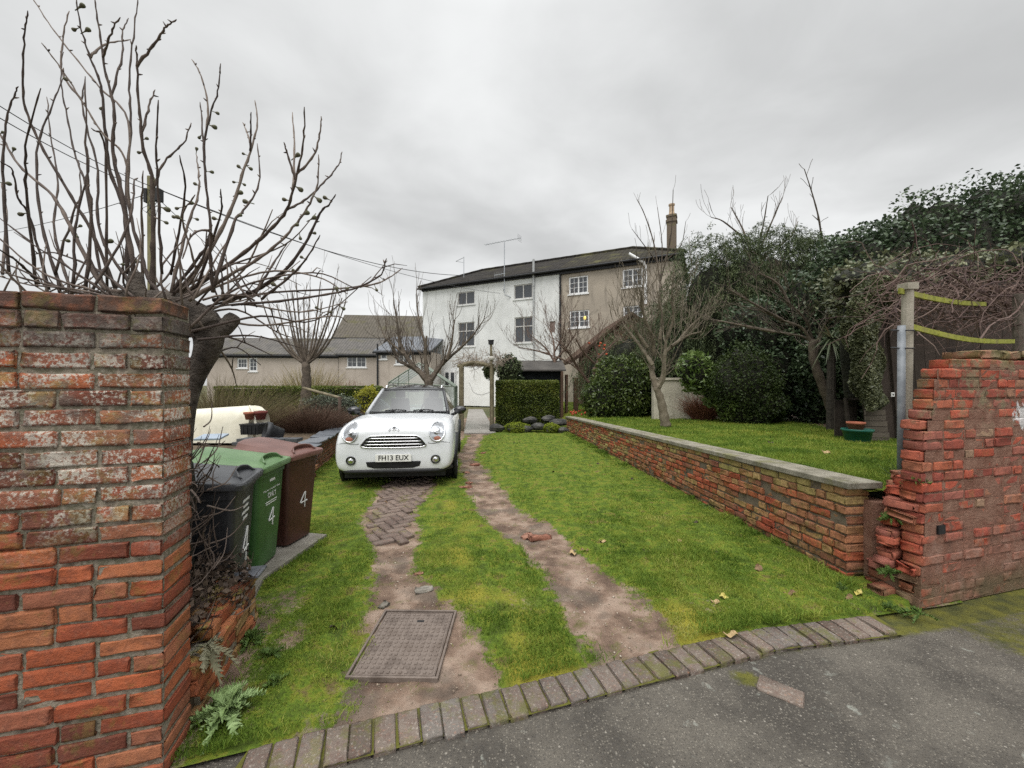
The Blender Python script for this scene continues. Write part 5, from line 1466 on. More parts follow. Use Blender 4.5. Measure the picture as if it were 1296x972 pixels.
def box_hedge(name, x0, x1, y0, y1, z1, n, size, m, label, z0=0.02, rot=0.0):
    with Root(name, ((x0 + x1) / 2, (y0 + y1) / 2, 0), label, 'hedge') as h:
        dx, dy, dz = x1 - x0, y1 - y0, z1 - z0
        ar = np.array([dx * dz, dx * dz * .3, dy * dz, dy * dz, dx * dy]); cnt = (n * ar / ar.sum()).astype(int)
        P_ = []
        for i, c in enumerate(cnt):
            a, b_ = rng.random(c), rng.random(c)
            if i < 2: q = np.stack([x0 + a * dx, np.full(c, (y0, y1)[i]), z0 + b_ * dz], 1)
            elif i < 4: q = np.stack([np.full(c, (x0, x1)[i - 2]), y0 + a * dy, z0 + b_ * dz], 1)
            else: q = np.stack([x0 + a * dx, y0 + b_ * dy, np.full(c, z1)], 1)
            ctr_ = np.array([(x0 + x1) / 2, (y0 + y1) / 2, (z0 + z1) / 2])
            dd = q - ctr_; q = q - dd / np.linalg.norm(dd, axis=1, keepdims=True) * (rng.random(c)[:, None] ** 2 * .13) + rng.normal(0, .012, q.shape)
            q += (.025 * vnoise(q, 3.5, 2))[:, None] * np.array([.3, 1, .7])
            P_.append(q)
        leaf_obj('foliage', np.concatenate(P_), size, m, h, up=.1)
        mb = MB(); mb.box(((x0 + x1) / 2, (y0 + y1) / 2, (z0 + z1) / 2 - .04), (dx - .16, dy - .16, dz - .1)); mb.build('light_block', M['core'], h)  # dark box added within the hedge to stop light passing through
    return h
box_hedge('hedge', -.56, 1.64, 13.7, 14.5, 1.72, 26000, .026, M['hedge'], 'square clipped green hedge standing right of the rustic garden arch')
box_hedge('hedge', -11.5, -5.2, 15.2, 16.0, 1.50, 22000, .034, M['hedge'], 'long low clipped hedge running behind the pollarded tree, left of the car')
shrub('golden_shrub', [((-4.55, 12.6, .8), (.50, .45, .75)), ((-4.25, 12.5, .65), (.3, .3, .6))], 9000, .035, M['gold'], 'bright golden yellow shrub beside the left side of the parked car')
shrub('grey_shrub', [((-5.0, 10.9, .85), (.75, .5, .5)), ((-4.6, 10.8, .7), (.4, .4, .45))], 8000, .032, M['greyleaf'], 'low grey green shrub behind the slate topped bed wall', twigs=0)
def stems(name, area, n, h, wd, m, label, cat='shrub', lean=.25, z0=0.0, spread=1.0, segs=4, group=None):
    """a clump of thin upright stems; area = centre x, y, rx, ry"""
    cx_, cy_, rx, ry = area
    t = rng.uniform(0, 2 * np.pi, n); q = np.sqrt(rng.random(n))
    bx, by = cx_ + rx * q * np.cos(t) * .55, cy_ + ry * q * np.sin(t) * .55
    dirx, diry = np.cos(t) * q * spread * rx + rng.normal(0, lean, n), np.sin(t) * q * spread * ry + rng.normal(0, lean, n)
    hh = h * rng.uniform(.5, 1.0, n) * (1 - .35 * q)
    a = rng.uniform(0, 2 * np.pi, n); sd = np.stack([np.cos(a), np.sin(a) * .4, a * 0], 1) * wd
    Vs = []; 
    for s_ in range(segs + 1):
        f = s_ / segs
        c = np.stack([bx + dirx * f ** 1.5 + .05 * h * np.sin(a * 3 + f * 4) * f, by + diry * f ** 1.5, z0 + hh * f], 1)
        ww = sd * (1 - .8 * f)
        Vs += [c - ww, c + ww]
    V = np.stack(Vs, 1).reshape(-1, 3); i = np.arange(n)[:, None] * (2 * segs + 2)
    F = np.concatenate([i + [2 * s_, 2 * s_ + 1, 2 * s_ + 3, 2 * s_ + 2] for s_ in range(segs)])
    r = rng.random(n)
    o = link(name, np_mesh(name, V, F, np.concatenate([r] * segs)), m)
    return tag(o, label, cat, group)
stems('heather', (-4.75, 9.3, .95, .6), 2600, .85, .006, M['heather'], 'low rust brown twiggy shrub in the bed behind the black bucket', lean=.12, z0=.45)
stems('bamboo_clump', (-9.0, 17.5, 1.2, .6), 900, 3.0, .022, M['straw'], 'tall clump of straw coloured dry stems behind the low hedge', lean=.25)
stems('dogwood', (-7.1, 17.2, .85, .5), 700, 2.1, .014, M['redtwig'], 'reddish bare stemmed shrub below the cottage casement window', lean=.2)
stems('bare_bush', (-6.6, 8.9, 1.5, .7), 1700, 1.75, .007, M['olive'], 'tangled olive brown bare bush behind the cream tub', lean=.45, z0=.3)
stems('bare_bush', (-8.2, 11.8, 1.5, .8), 900, 2.1, .009, M['olive'], 'taller tangle of bare brown stems between the low hedge and the cream tub', lean=.5, z0=0)
stems('bare_bush', (-6.3, 12.6, .7, .5), 350, 1.3, .009, M['straw'], 'pale dry stems standing just behind the pollarded tree', lean=.35, z0=0)
stems('brown_shrub', (5.75, 11.9, .55, .4), 900, 1.05, .010, M['redtwig'], 'low russet shrub in front of the cream garden wall', lean=.15, z0=.5)

# ------------------------------------------------------------------ evergreens on the right
shrub('laurel_bush', [((3.55, 13.6, 1.5), (.85, .8, 1.15)), ((3.0, 13.4, 1.1), (.6, .6, .75)), ((4.2, 13.6, 1.5), (.7, .7, 1.1))], 15000, .065, M['laurel'], 'broad glossy green laurel behind the two bare lawn trees', base=.45, asp=.42, up=.2)
shrub('laurel_bush', [((4.75, 13.9, 1.45), (.75, .7, 1.1))], 6000, .06, M['box'], 'dark laurel just left of the cream garden wall', base=.45, asp=.42)
shrub('rhododendron', [((5.2, 11.2, 1.95), (.48, .4, .62)), ((5.75, 11.0, 1.55), (.5, .4, .6)), ((5.95, 10.75, 1.0), (.35, .35, .45))], 4200, .085, M['rhodo'], 'rhododendron with pale bright green leaves in front of the cream wall', base=.5, asp=.34, up=.35, shell=.5)
shrub('box_bush', [((6.25, 10.75, 1.55), (.95, .8, 1.12)), ((6.6, 10.4, 1.0), (.55, .5, .5))], 17000, .034, M['box'], 'rounded dense dark green box bush at the back of the upper lawn', base=.5)
shrub('ivy_thicket', [((7.9, 11.4, 2.0), (1.2, .7, 1.6)), ((7.2, 11.6, 3.0), (1.1, .7, 1.2)), ((8.6, 10.6, 1.2), (.9, .6, .9)), ((7.0, 11.0, .9), (.7, .4, .5))], 15000, .06, M['ivy'], 'dark ivy thicket between the box bush and the dark wooden shed', base=.48)
m = MB(); m.box((6.2, 12.35, 1.05), (3.6, .22, 1.35)); m.box((6.2, 12.35, 1.76), (3.66, .3, .07))
tag(m.build('garden_wall', plastermat('cream wall', (.52, .48, .40), (.40, .37, .30), (.20, .18, .13), .5, 1.5)), 'low cream rendered garden wall glimpsed behind the rhododendron', 'wall')

def conifer(parts, nfr, label, base, frond=.9, m=None, leaf=.05, group='drooping conifers'):
    c0 = parts[0][0]
    with Root('conifer', (c0[0], c0[1], base), label, 'conifer', group) as h:
        pts = []; td = []
        tot = sum(r[0] * r[2] for _, r in parts)
        for i, (c, r) in enumerate(parts):
            n = int(nfr * r[0] * r[2] / tot)
            s0 = clump(c, r, n, .3, .25, 2.5, i + int(c0[0] * 7))
            out = (s0 - np.array(c)) / np.array(r); out[:, 2] *= .3; out /= np.linalg.norm(out, axis=1, keepdims=True) + 1e-6
            K = 34
            L = frond * rng.uniform(.5, 1.15, n)
            for k_ in range(K):
                f = k_ / K
                q = s0 + out * (L * (f - .35))[:, None] * .8; q[:, 2] -= L * (f ** 2) * .75 - .08
                q = q + rng.normal(0, .055 * (1.1 - .7 * f), q.shape)
                pts.append(q); t = out * .7 + 0; t[:, 2] -= .35 + 1.4 * f; td.append(t)
            core_obj('light_block', c, r, M['core'], h, .25, 2.5, i + int(c0[0] * 7), .60)
        pts = np.concatenate(pts); td = np.concatenate(td); td /= np.linalg.norm(td, axis=1, keepdims=True)
        k = pts[:, 2] > base
        leaf_obj('foliage', pts[k], leaf, m or M['conifer'], h, asp=.22, tdir=td[k], up=.1, fold=.1)
        mb = MB(); mb.tube([(c0[0], c0[1], base), (c0[0] + .05, c0[1], c0[2]), (c0[0], c0[1], c0[2] + parts[0][1][2] * .6)], [.16, .10, .03], 8); mb.build('trunk', M['bark_dark'], h)
    return h
conifer([((6.9, 13.4, 3.6), (1.5, 1.1, 3.2)), ((5.6, 13.7, 2.5), (1.2, 1.0, 1.9)), ((7.7, 13.2, 4.3), (1.2, 1.0, 2.2))], 3300, 'tall drooping conifer standing nearest the grey house', .5, 1.0)
conifer([((9.2, 13.4, 4.0), (1.5, 1.1, 3.2)), ((8.3, 13.0, 2.8), (1.2, .9, 1.9)), ((10.3, 13.2, 4.2), (1.2, 1.0, 2.4))], 3300, 'tall drooping conifer growing against the ivy covered tree', .5, 1.0)
conifer([((4.7, 15.8, 2.3), (1.5, 1.0, 1.7)), ((6.2, 16.0, 3.0), (1.3, 1.0, 2.0)), ((3.5, 15.6, 1.8), (1.0, .8, 1.2))], 1300, 'low spreading conifer in front of the outbuilding roof', .4, .9)

with Root('ivy_covered_tree', (11.4, 10.5, .5), 'huge mass of dark ivy covering a tree behind the wooden shed', 'tree') as h:
    parts = [((9.9, 11.0, 4.2), (1.5, 1.3, 1.9)), ((11.3, 10.6, 4.6), (1.8, 1.4, 2.1)), ((12.9, 10.2, 4.9), (1.9, 1.5, 2.2)), ((14.6, 10.2, 5.2), (1.9, 1.5, 2.3)), ((8.7, 10.9, 3.3), (1.3, .9, 1.8)), ((8.6, 10.4, 1.9), (1.1, .7, 1.4)), ((10.8, 9.6, 3.2), (1.8, 1.0, 1.5)), ((12.8, 9.3, 3.4), (1.8, 1.0, 1.6)), ((14.6, 9.4, 3.6), (1.6, 1.2, 1.9))]
    P_ = []
    for i, (c, r) in enumerate(parts):
        P_.append(clump(c, r, 12000, .34, .24, 3.2, i)); core_obj('light_block', c, r, M['core'], h, .24, 3.2, i, .80)
    leaf_obj('foliage', np.concatenate(P_), .056, M['ivy'], h, up=.45, asp=.6)
    m = MB()
    for (x, y, r_) in ((11.4, 10.5, .32), (9.8, 11, .22), (13.6, 10.3, .28)): m.tube([(x, y, .4), (x + .1, y, 2.4), (x - .1, y, 5.0)], [r_, r_ * .8, r_ * .3], 8)
    m.build('trunk', M['bark_dark'], h)

# ------------------------------------------------------------------ wooden shed on the right, with ivy
with Root('wooden_shed', P(1200, 560, 6.8), 'old dark brown wooden shed leaning left, half buried in ivy and dead climbers', 'shed') as h:
    D = 6.85; zb = .60
    def sp(px, z, dy=0.0): return Vector(((px - CX) / FPX * D - (z - zb) * .085, D + dy, z))
    m = MB()
    xs_ = np.linspace(1104, 1500, 28)
    for a, c in zip(xs_[:-1], xs_[1:]):
        dy = random.uniform(-.012, .012)
        m.prism([sp(a, zb, dy), sp(c - .35, zb, dy), sp(c - .35, 3.25, dy), sp(a, 3.25, dy)], (0, .03, 0))
    m.prism([sp(1106, zb, .04), sp(1498, zb, .04), sp(1498, 3.22, .04), sp(1106, 3.22, .04)], (2.2, 2.2, 0))
    m.build('wall', mat('dark brown boards', [(.020, .015, .012), (.055, .042, .034), (.035, .028, .023)], 2, rnd=.6, bump=.5, bscale=40), h)
    m = MB(); 
    for k_ in range(5): 
        a, c = 1134 + k_ * 14, 1134 + (k_ + 1) * 14
        m.prism([sp(a, zb + .06, -.05), sp(c - .5, zb + .06, -.05), sp(c - .5, 2.7, -.05), sp(a, 2.7, -.05)], (0, .03, 0))
    dr = m.build('door', mat('door boards', [(.030, .023, .018), (.065, .050, .041)], 3, rnd=.6, bump=.5, bscale=40), h)
    m = MB(); m.box(sp(1130, 1.42, -.07), (.055, .012, .075)); pl_ = m.build('door_plate', M['white_paint'], dr)
    m = MB(); m.box(sp(1130, 1.42, -.078), (.02, .006, .03)); m.build('keyhole', M['black_plastic'], dr)
    m = MB(); m.prism([sp(1206, zb + .9, -.04), sp(1260, zb + .9, -.04), sp(1260, zb + 1.55, -.04), sp(1206, zb + 1.55, -.04)], (0, .02, 0)); wdw = m.build('window', M['black_plastic'], h)
    m = MB()
    for z in (zb + .88, zb + 1.16, zb + 1.53): m.prism([sp(1203, z, -.06), sp(1300, z, -.06), sp(1300, z + .06, -.06), sp(1203, z + .06, -.06)], (0, .03, 0))
    m.prism([sp(1176, 1.36, -.075), sp(1208, 1.40, -.075), sp(1208, 1.425, -.075), sp(1176, 1.385, -.075)], (0, .02, 0))
    m.build('rail', M['wood_dark'], h)
    m = MB(); m.prism([sp(1120, 3.25, -.2), sp(1510, 3.25, -.2), sp(1510, 3.31, -.2), sp(1120, 3.31, -.2)], (2.5, 2.6, 0)); m.build('roof', M['wood_dark'], h)
with Root('log_store', P(1108, 560, 6.6), 'low store of weathered horizontal boards at the left foot of the leaning shed', 'store') as h:
    D = 6.55; m = MB()
    for k_ in range(6):
        z = .62 + .085 * k_ * 1.1; a, c = P(1097 - k_ * .3, 0, D).x, P(1126 - k_ * 1.2, 0, D).x
        m.prism([Vector((a, D, z)), Vector((c, D - .01 * (k_ % 2), z)), Vector((c, D - .01 * (k_ % 2), z + .082)), Vector((a, D, z + .082))], (0, .025, 0))
    m.build('front_boards', mat('grey brown boards', [(.07, .058, .046), (.14, .118, .095), (.09, .075, .06)], 3, rnd=.6, bump=.5, bscale=50), h)
    m = MB(); a0, a1 = P(1073, 0, D + .25).x, P(1096, 0, D + .25).x
    for x in (a0, a1): m.box((x, D + .25, .98), (.035, .05, .76), Matrix.Rotation(R(-6), 3, 'Y'))
    m.box(((a0 + a1) / 2 - .03, D + .25, 1.34), (a1 - a0, .05, .035)); m.box(((a0 + a1) / 2 + .1, D + .6, .95), (.4, .02, .72))
    m.build('frame', M['wood_dark'], h)
tb = MB(); c = P(1085, 548, 6.35); c.z = .62
tb.lathe([(.0, 0), (.13, 0), (.15, .02), (.185, .22), (.205, .225), (.21, .26), (.195, .262), (.17, .10), (0, .08)], c, 28)
tag(tb.build('plant_tub', mat('green plastic', [(.012, .085, .062), (.02, .12, .09)], 5, rough=.4), None, True), 'round green plastic tub beside the low board store', 'tub')
k = MB(); q = c + Vector((.03, .06, .20)); k.lathe([(0, 0), (.08, 0), (.115, .13), (.125, .13), (.125, .165), (.11, .165), (.09, .03), (0, .03)], q, 20)
tag(k.build('flower_pot', mat('terracotta', [(.26, .085, .05), (.36, .13, .075)], 8), None, True), 'terracotta pot standing inside the green tub', 'flower pot')
# ivy on the shed
with Root('ivy', P(1090, 520, 6.5), 'pale green ivy column hanging over the left corner of the shed', 'ivy') as h:
    pts = []
    for _ in range(12500):
        z = rng.uniform(1.18, 3.35); f = (z - 1.2) / 2.1
        lx = np.interp(z, [1.18, 1.5, 2.2, 2.9, 3.3], [1095, 1083, 1070, 1068, 1085]); rx = np.interp(z, [1.18, 1.3, 1.6, 2.3, 2.9, 3.3], [1106, 1122, 1118, 1112, 1122, 1165])
        px = rng.uniform(lx, rx) + 5 * math.sin(z * 7) 
        d = 6.6 - .28 * math.sin(math.pi * min(1, max(0, (px - lx) / (rx - lx + 1e-3)))) * (1 - .5 * rng.random() ** 2)
        pts.append(((px - CX) / FPX * d, d, z))
    leaf_obj('foliage', pts, .042, M['ivy_pale'], h, up=.35, asp=.62, bias=np.array([-.1, -1.0, .4]))
    core_obj('light_block', (5.98, 6.95, 2.2), (.22, .12, 1.0), M['core'], h, .15, 3, 2, .9)
shrub('ivy', [((6.4, 6.9, 3.35), (.9, .5, .35)), ((7.8, 7.2, 3.55), (1.3, .6, .4)), ((9.3, 7.3, 3.7), (1.2, .7, .5)), ((8.6, 8.4, 3.6), (2.0, .9, .8))], 9500, .05, M['ivy_pale'], 'thick ivy lying over the roof of the wooden shed', 'ivy', base=2.9)

# cabbage palm beside the shed
with Root('cabbage_palm', (7.0, 8.6, .5), 'spiky strap leaved palm with brown hanging leaves beside the ivy column', 'palm') as h:
    ctr_ = P(1052, 428, 8.5); V = []; Fq = []
    for i in range(52):
        a = rng.uniform(0, 2 * math.pi); el_ = rng.uniform(-1.0, 1.1); L = rng.uniform(.35, .7); d = Vector((math.cos(a) * math.cos(el_), math.sin(a) * math.cos(el_), math.sin(el_)))
        s_ = d.cross(Vector((0, 0, 1))).normalized() * .026; b0 = len(V)
        for k_ in range(5):
            f = k_ / 4; p_ = ctr_ + d * L * f - Vector((0, 0, .35 * f * f * L)); V += [p_ - s_ * (1 - f * .9), p_ + s_ * (1 - f * .9)]
        for k_ in range(4): Fq.append((b0 + 2 * k_, b0 + 2 * k_ + 1, b0 + 2 * k_ + 3, b0 + 2 * k_ + 2))
    link('leaves', np_mesh('leaves', np.array([tuple(v) for v in V]), np.array(Fq), np.repeat(rng.random(52), 4)), leafmat('strap leaves', [(.03, .045, .02), (.07, .095, .045), (.13, .15, .085), (.16, .10, .06)]), h)
    m = MB(); m.tube([(ctr_.x, ctr_.y, .5), ctr_], [.09, .07], 8); m.build('trunk', M['bark_dark'], h)

# posts and battens
m = MB(); q0, q1 = Vector((3.60, 3.62, .55)), P(1149, 364, 3.6)
m.tube([q0, q1], [.044, .042], 10); m.box(q1 + Vector((0, 0, .008)), (.10, .10, .06))
tag(m.build('wooden_post', mat('pale weathered wood', [(.24, .22, .17), (.36, .33, .27)], 5, bump=.5, bscale=60)), 'pale weathered wooden post beside the ruined wall, carrying two green battens', 'post')
m = MB(); q0, q1 = Vector((3.535, 3.59, .5)), P(1141, 412, 3.57); m.tube([q0, q1], .029, 12)
tag(m.build('steel_post', mat('dull zinc', [(.15, .165, .18), (.24, .255, .27)], 12, rough=.6, metal=.25), None, True), 'slim grey galvanised steel post strapped to the pale wooden post', 'post')
m = MB()
for z in (2.09, 1.93): m.tube([(3.565 + .085 * math.cos(t), 3.605 + .065 * math.sin(t), z + .01 * math.sin(t)) for t in np.linspace(0, 2 * math.pi, 16)], .006, 5)
m.build('wire_tie', M['gutter']); o = bpy.data.objects['wire_tie']; tag(o, 'black wire ties binding the steel post to the wooden post', 'wire')
ALG = mat('algae green batten', [(.17, .18, .03), (.30, .31, .055), (.22, .21, .06)], 6, bump=.4, bscale=50)
def batten(a, c, sag, label, brk=None):
    m = MB(); n = 14; pts = [a + (c - a) * i / n - Vector((0, 0, sag * math.sin(math.pi * i / n))) for i in range(n + 1)]
    V = []
    for p in pts: V += [p + Vector((0, -.012, -.024)), p + Vector((0, .012, -.024)), p + Vector((0, .012, .024)), p + Vector((0, -.012, .024))]
    m.add(V, [(4 * i + j, 4 * i + (j + 1) % 4, 4 * i + 4 + (j + 1) % 4, 4 * i + 4 + j) for i in range(n) for j in range(4)] + [(0, 3, 2, 1), (4 * n, 4 * n + 1, 4 * n + 2, 4 * n + 3)])
    for i in (3, 6, 9): m.tube([pts[i] + Vector((0, -.014, -.03)), pts[i] + Vector((0, -.014, .03))], .004, 4)
    return tag(m.build('batten', ALG), label, 'batten')
batten(P(1152, 413, 3.58), P(1283, 432, 4.7), .05, 'lower yellow green mossy batten running right from the wooden post')
batten(P(1138, 368, 3.55), P(1247, 385, 4.9), .03, 'upper yellow green mossy batten above the other, partly under dead stems')
m = MB(); m.tube([Vector((P(1291, 0, 4.8).x, 4.8, .6)), P(1288, 372, 4.8)], [.05, .045], 8)
tag(m.build('wooden_post', M['bark']), 'dark wooden post standing right of the shed window at the far ends of the battens', 'post')

# dead climber over the battens
with Root('dead_climber', P(1210, 440, 4.6), 'tangle of purple brown dead climber stems over the battens and shed', 'climber') as h:
    m = MB(); random.seed(21)
    for i in range(340):
        px, py = random.uniform(1118, 1330), random.uniform(335, 412); 
        if py > 395 and random.random() < .5: py -= 40
        p = P(px, py, random.uniform(4.2, 6.2)); d = Vector((random.uniform(-1, 1.2), random.uniform(-.3, .3), random.uniform(-.7, .6))); pts = [p]
        for k_ in range(6):
            d = (d.normalized() + Vector((random.gauss(0, .3), random.gauss(0, .25), random.gauss(0, .3) - .04))); pts.append(pts[-1] + d.normalized() * random.uniform(.07, .18))
        r0 = random.choice([.003, .004, .005, .008])
        m.tube(pts, [r0 * (1 - .1 * k_) for k_ in range(7)], 4)
    for (a, c, s_) in (((1225, 380), (1340, 310), .008), ((1150, 412), (1205, 345), .008), ((1165, 340), (1330, 395), .01), ((1160, 425), (1260, 372), .007), ((1240, 430), (1330, 350), .01)):
        A, B = P(*a, 4.4), P(*c, 5.0); m.tube([A + (B - A) * i / 8 + Vector((0, 0, .06 * math.sin(i * 1.3))) for i in range(9)], s_, 5)
    m.build('stems', mat('purple brown stems', [(.045, .028, .026), (.12, .078, .068), (.20, .15, .125)], 6, rnd=.8), h)
    V0 = clump((7.4, 6.1, 2.85), (1.8, .5, .42), 2600, .9, .2, 3, 3)
    leaf_obj('dead_leaves', V0, .03, mat('withered leaves', [(.05, .03, .025), (.13, .085, .065), (.08, .05, .042)], 6, rnd=.8), h)
stems('daffodil_clump', (3.42, 3.42, .12, .08), 90, .26, .005, leafmat('daffodil leaves', [(.05, .08, .05), (.09, .13, .085), (.14, .18, .12)]), 'clump of upright grey green daffodil leaves at the foot of the steel post', 'plant', lean=.04, z0=.72)

# ------------------------------------------------------------------ the fig tree behind the left wall
random.seed(5)
FIGB = [((520,960),(482,900),(442,760),(415,620),(428,400),(425,250),(440,100),(453,-10)), ((420,900),(410,700),(360,560),(345,420),(330,280),(300,200),(270,110),(248,-10)),
 ((440,900),(400,640),(370,500),(375,360),(345,230),(325,100),(310,-10)), ((380,950),(300,760),(220,620),(130,470),(80,340),(75,220),(80,110),(92,36)),
 ((425,640),(420,395),(330,290),(240,180),(170,90),(100,-15)), ((430,700),(410,520),(330,430),(250,300),(190,210),(138,142)),
 ((400,960),(330,930),(230,740),(170,640),(60,540),(0,440),(-60,380)), ((560,960),(640,860),(690,780),(680,650),(670,480),(690,380),(715,300),(722,208)),
 ((685,450),(683,350),(660,250),(630,195)), ((690,560),(664,420),(657,335)), ((590,970),(700,800),(760,680),(800,560),(830,470),(845,400),(837,328)),
 ((828,500),(822,420),(824,368)), ((830,480),(812,440),(796,400)), ((580,980),(760,860),(870,770),(940,690),(970,590),(995,470),(1000,352)),
 ((940,695),(1010,650),(1070,590),(1110,540),(1122,498)), ((960,620),(965,470),(959,368)), ((958,580),(945,510),(931,466)), ((975,580),(1030,510),(1050,430),(1055,383)),
 ((620,985),(760,900),(860,840),(950,760),(1010,680),(1042,600),(1045,508)), ((700,985),(820,960),(930,890),(1000,800),(1050,700),(1080,670),(1102,638)),
 ((760,1000),(940,985),(1090,962),(1180,940),(1250,900),(1268,848)), ((1180,942),(1250,925),(1320,880)), ((560,960),(610,760),(650,640),(650,560),(643,505)),
 ((500,960),(502,780),(500,600),(470,480),(455,350),(450,200),(447,150)), ((455,210),(510,140),(540,95),(578,64)), ((515,640),(540,530),(600,470),(628,404)),
 ((530,900),(520,640),(512,480),(520,328)), ((470,430),(490,350),(508,294)), ((335,180),(360,120),(393,57)), ((280,190),(350,145),(430,130)), ((365,330),(400,190),(402,110),(420,58)),
 ((225,330),(205,240),(205,140),(226,34)), ((340,960),(280,610),(250,520),(220,380),(200,260),(207,170)), ((200,960),(140,740),(120,500),(170,350),(207,255)), ((230,960),(180,760),(190,600),(170,470),(153,318)),
 ((160,950),(100,720),(60,650),(40,560),(0,530)), ((120,940),(90,660),(85,480),(130,288)), ((30,900),(10,600),(15,430),(40,330),(60,283)), ((10,900),(20,690),(5,600)), ((280,960),(300,700),(285,560),(280,250)),
 ((300,960),(420,740),(440,600),(445,590)), ((470,940),(465,700),(470,560)), ((560,900),(605,640),(590,510)), ((640,960),(720,720),(725,620)), ((700,940),(770,730),(800,690),(850,600),(845,470)),
 ((450,960),(330,770),(320,560),(270,350),(280,260)), ((560,980),(640,900),(600,720),(640,640)), ((240,940),(250,720),(290,560),(285,480)), ((840,960),(905,850),(950,790)), ((860,980),(960,900),(1010,840),(1050,770)),
 ((180,900),(240,700),(265,640),(260,560)), ((350,960),(345,500),(300,420)), ((700,960),(690,830),(690,760),(630,770),(600,850)), ((60,840),(-20,700)), ((130,930),(60,860),(-30,800)), ((210,950),(100,900),(-40,840)), ((330,960),(150,900),(-30,760)),
 ((300,970),(140,930),(-40,880)), ((440,975),(310,880),(180,830),(100,835)), ((420,990),(250,950),(100,935),(-20,900))]
with Root('fig_tree', P(262, 700, 2.35), 'bare fig tree with small green figs fanning up over the tall brick wall', 'fig tree') as h:
    m = MB()
    k_ = 1 / 2.592; FPTS = []
    for bi, br in enumerate(FIGB):
        d0, d1 = random.uniform(2.0, 2.45), random.uniform(1.8, 2.7)
        pts = []
        for i, (x, y) in enumerate(br):
            f = i / (len(br) - 1); pts.append(P(x * k_, y * k_, d0 + (d1 - d0) * f))
        joined = br[0][1] < 890 and FPTS
        if joined:      # a side shoot leaves the nearest stem
            q = min(FPTS, key=lambda v: ((v.x / v.y * FPX + CX) - br[0][0] * k_) ** 2 + ((HY - (v.z - CAMZ) / v.y * FPX) - br[0][1] * k_) ** 2)
            d1 = q.y + random.uniform(-.25, .25); pts = [q] + [P(x * k_, y * k_, q.y + (d1 - q.y) * (i + 1) / (len(br) - 1)) for i, (x, y) in enumerate(br[1:])]
        pts = smooth_curve(pts, 6); n = len(pts)
        pts = [q + Vector((random.gauss(0, .0012), random.gauss(0, .002), random.gauss(0, .001))) for q in pts]
        FPTS += pts[3:]
        long_ = len(br) >= 7; r0 = (.0128 if long_ else .0085) * random.uniform(.75, 1.15); r1 = .0028
        if joined: r0 = .0068 * random.uniform(.85, 1.1)
        rr = [(r0 + (r1 - r0) * (i / (n - 1)) ** .8) * (1.22 if i % 3 == 2 else .95) for i in range(n)]; rr[-1] = .0018
        m.tube(pts, rr, 7)
        for i in range(4, n - 1, 3):   # short spurs and buds
            if random.random() < .6:
                d = Vector((random.gauss(0, 1), random.gauss(0, .6), random.uniform(.2, 1))).normalized(); m.tube([pts[i], pts[i] + d * random.uniform(.006, .012), pts[i] + d * random.uniform(.014, .024)], [.0045, .0042, .0015], 5)
    # fine shoots low down, and stems sweeping to the right over the drive
    for br in (((235,395),(330,372),(420,366),(462,360),(478,345),(490,330)), ((225,400),(300,385),(380,395),(440,382)), ((215,385),(330,345),(400,350),(440,372)), ((240,420),(330,400),(400,405),(470,350)), ((200,380),(280,340),(360,310),(400,270)), ((230,410),(300,430),(345,450)), ((250,405),(290,460),(300,490)),
               ((245,400),(300,392),(350,420),(372,428)), ((260,395),(340,360),(380,330)), ((230,378),(300,350),(330,300),(345,265)), ((250,430),(320,425),(380,440)), ((240,415),(300,365),(395,345),(450,365)), ((215,378),(255,330),(262,290)), ((262,400),(330,412),(420,400),(440,408)), ((225,400),(262,445),(300,440),(330,462)), ((180,378),(215,345),(225,300))):
        d0, d1 = random.uniform(2.1, 2.4), random.uniform(2.1, 2.9)
        pts = smooth_curve([P(x, y, d0 + (d1 - d0) * i / (len(br) - 1)) for i, (x, y) in enumerate(br)], 5); n = len(pts)
        FPTS += pts[3:]
        m.tube(pts, [.0078 + (.0026 - .0078) * i / (n - 1) for i in range(n)], 6)
        for i in range(6, n - 2, 4):
            d = Vector((random.uniform(0, 1), random.gauss(0, .5), random.uniform(-.3, 1))).normalized(); L = random.uniform(.06, .22)
            m.tube([pts[i], pts[i] + d * L * .5 + Vector((0, 0, .02)), pts[i] + d * L], [.004, .003, .0015], 4)
    for i in range(70):
        x, y = random.uniform(-20, 330), random.uniform(366, 384) + random.uniform(0, 10); p = P(x, y, random.uniform(2.0, 2.7)); d = Vector((random.gauss(0, .9), random.gauss(0, .3), random.uniform(.1, 1.0))).normalized(); L = random.uniform(.15, .5); pts = [p]
        for k2 in range(5): d = (d + Vector((random.gauss(0, .18), random.gauss(0, .15), random.gauss(.08, .15)))).normalized(); pts.append(pts[-1] + d * L / 5)
        m.tube(pts, [.006, .0055, .005, .004, .003, .0015], 5)
    b = NB('fig bark'); c = b.ramp(b.mr(b.math('ADD', b.math('MULTIPLY', b.noise(14, 5, .6), .6), b.math('MULTIPLY', b.attr(), .4)), .3, .7), [(0, (.062, .046, .039)), (.5, (.12, .092, .076)), (1, (.19, .152, .125))])
    b.bump(b.noise(120, 4, .6), .5, .004); FB = b.fin(c, .75, .25)
    m.build('branches', FB, h, True)
    m = MB()
    m.tube(smooth_curve([P(228, 560, 2.3), P(238, 505, 2.32), P(250, 470, 2.33), P(263, 440, 2.33), P(262, 408, 2.33), P(246, 388, 2.3)], 4), [.06, .055, .052, .05, .05, .05, .05, .052, .055, .058, .06, .066, .07, .075, .08, .08, .075, .07, .06, .05, .04], 12)
    m.tube(smooth_curve([P(262, 425, 2.33), P(284, 415, 2.36), P(297, 400, 2.4)], 4), [.055, .055, .052, .05, .048, .045, .045, .045, .035], 10)
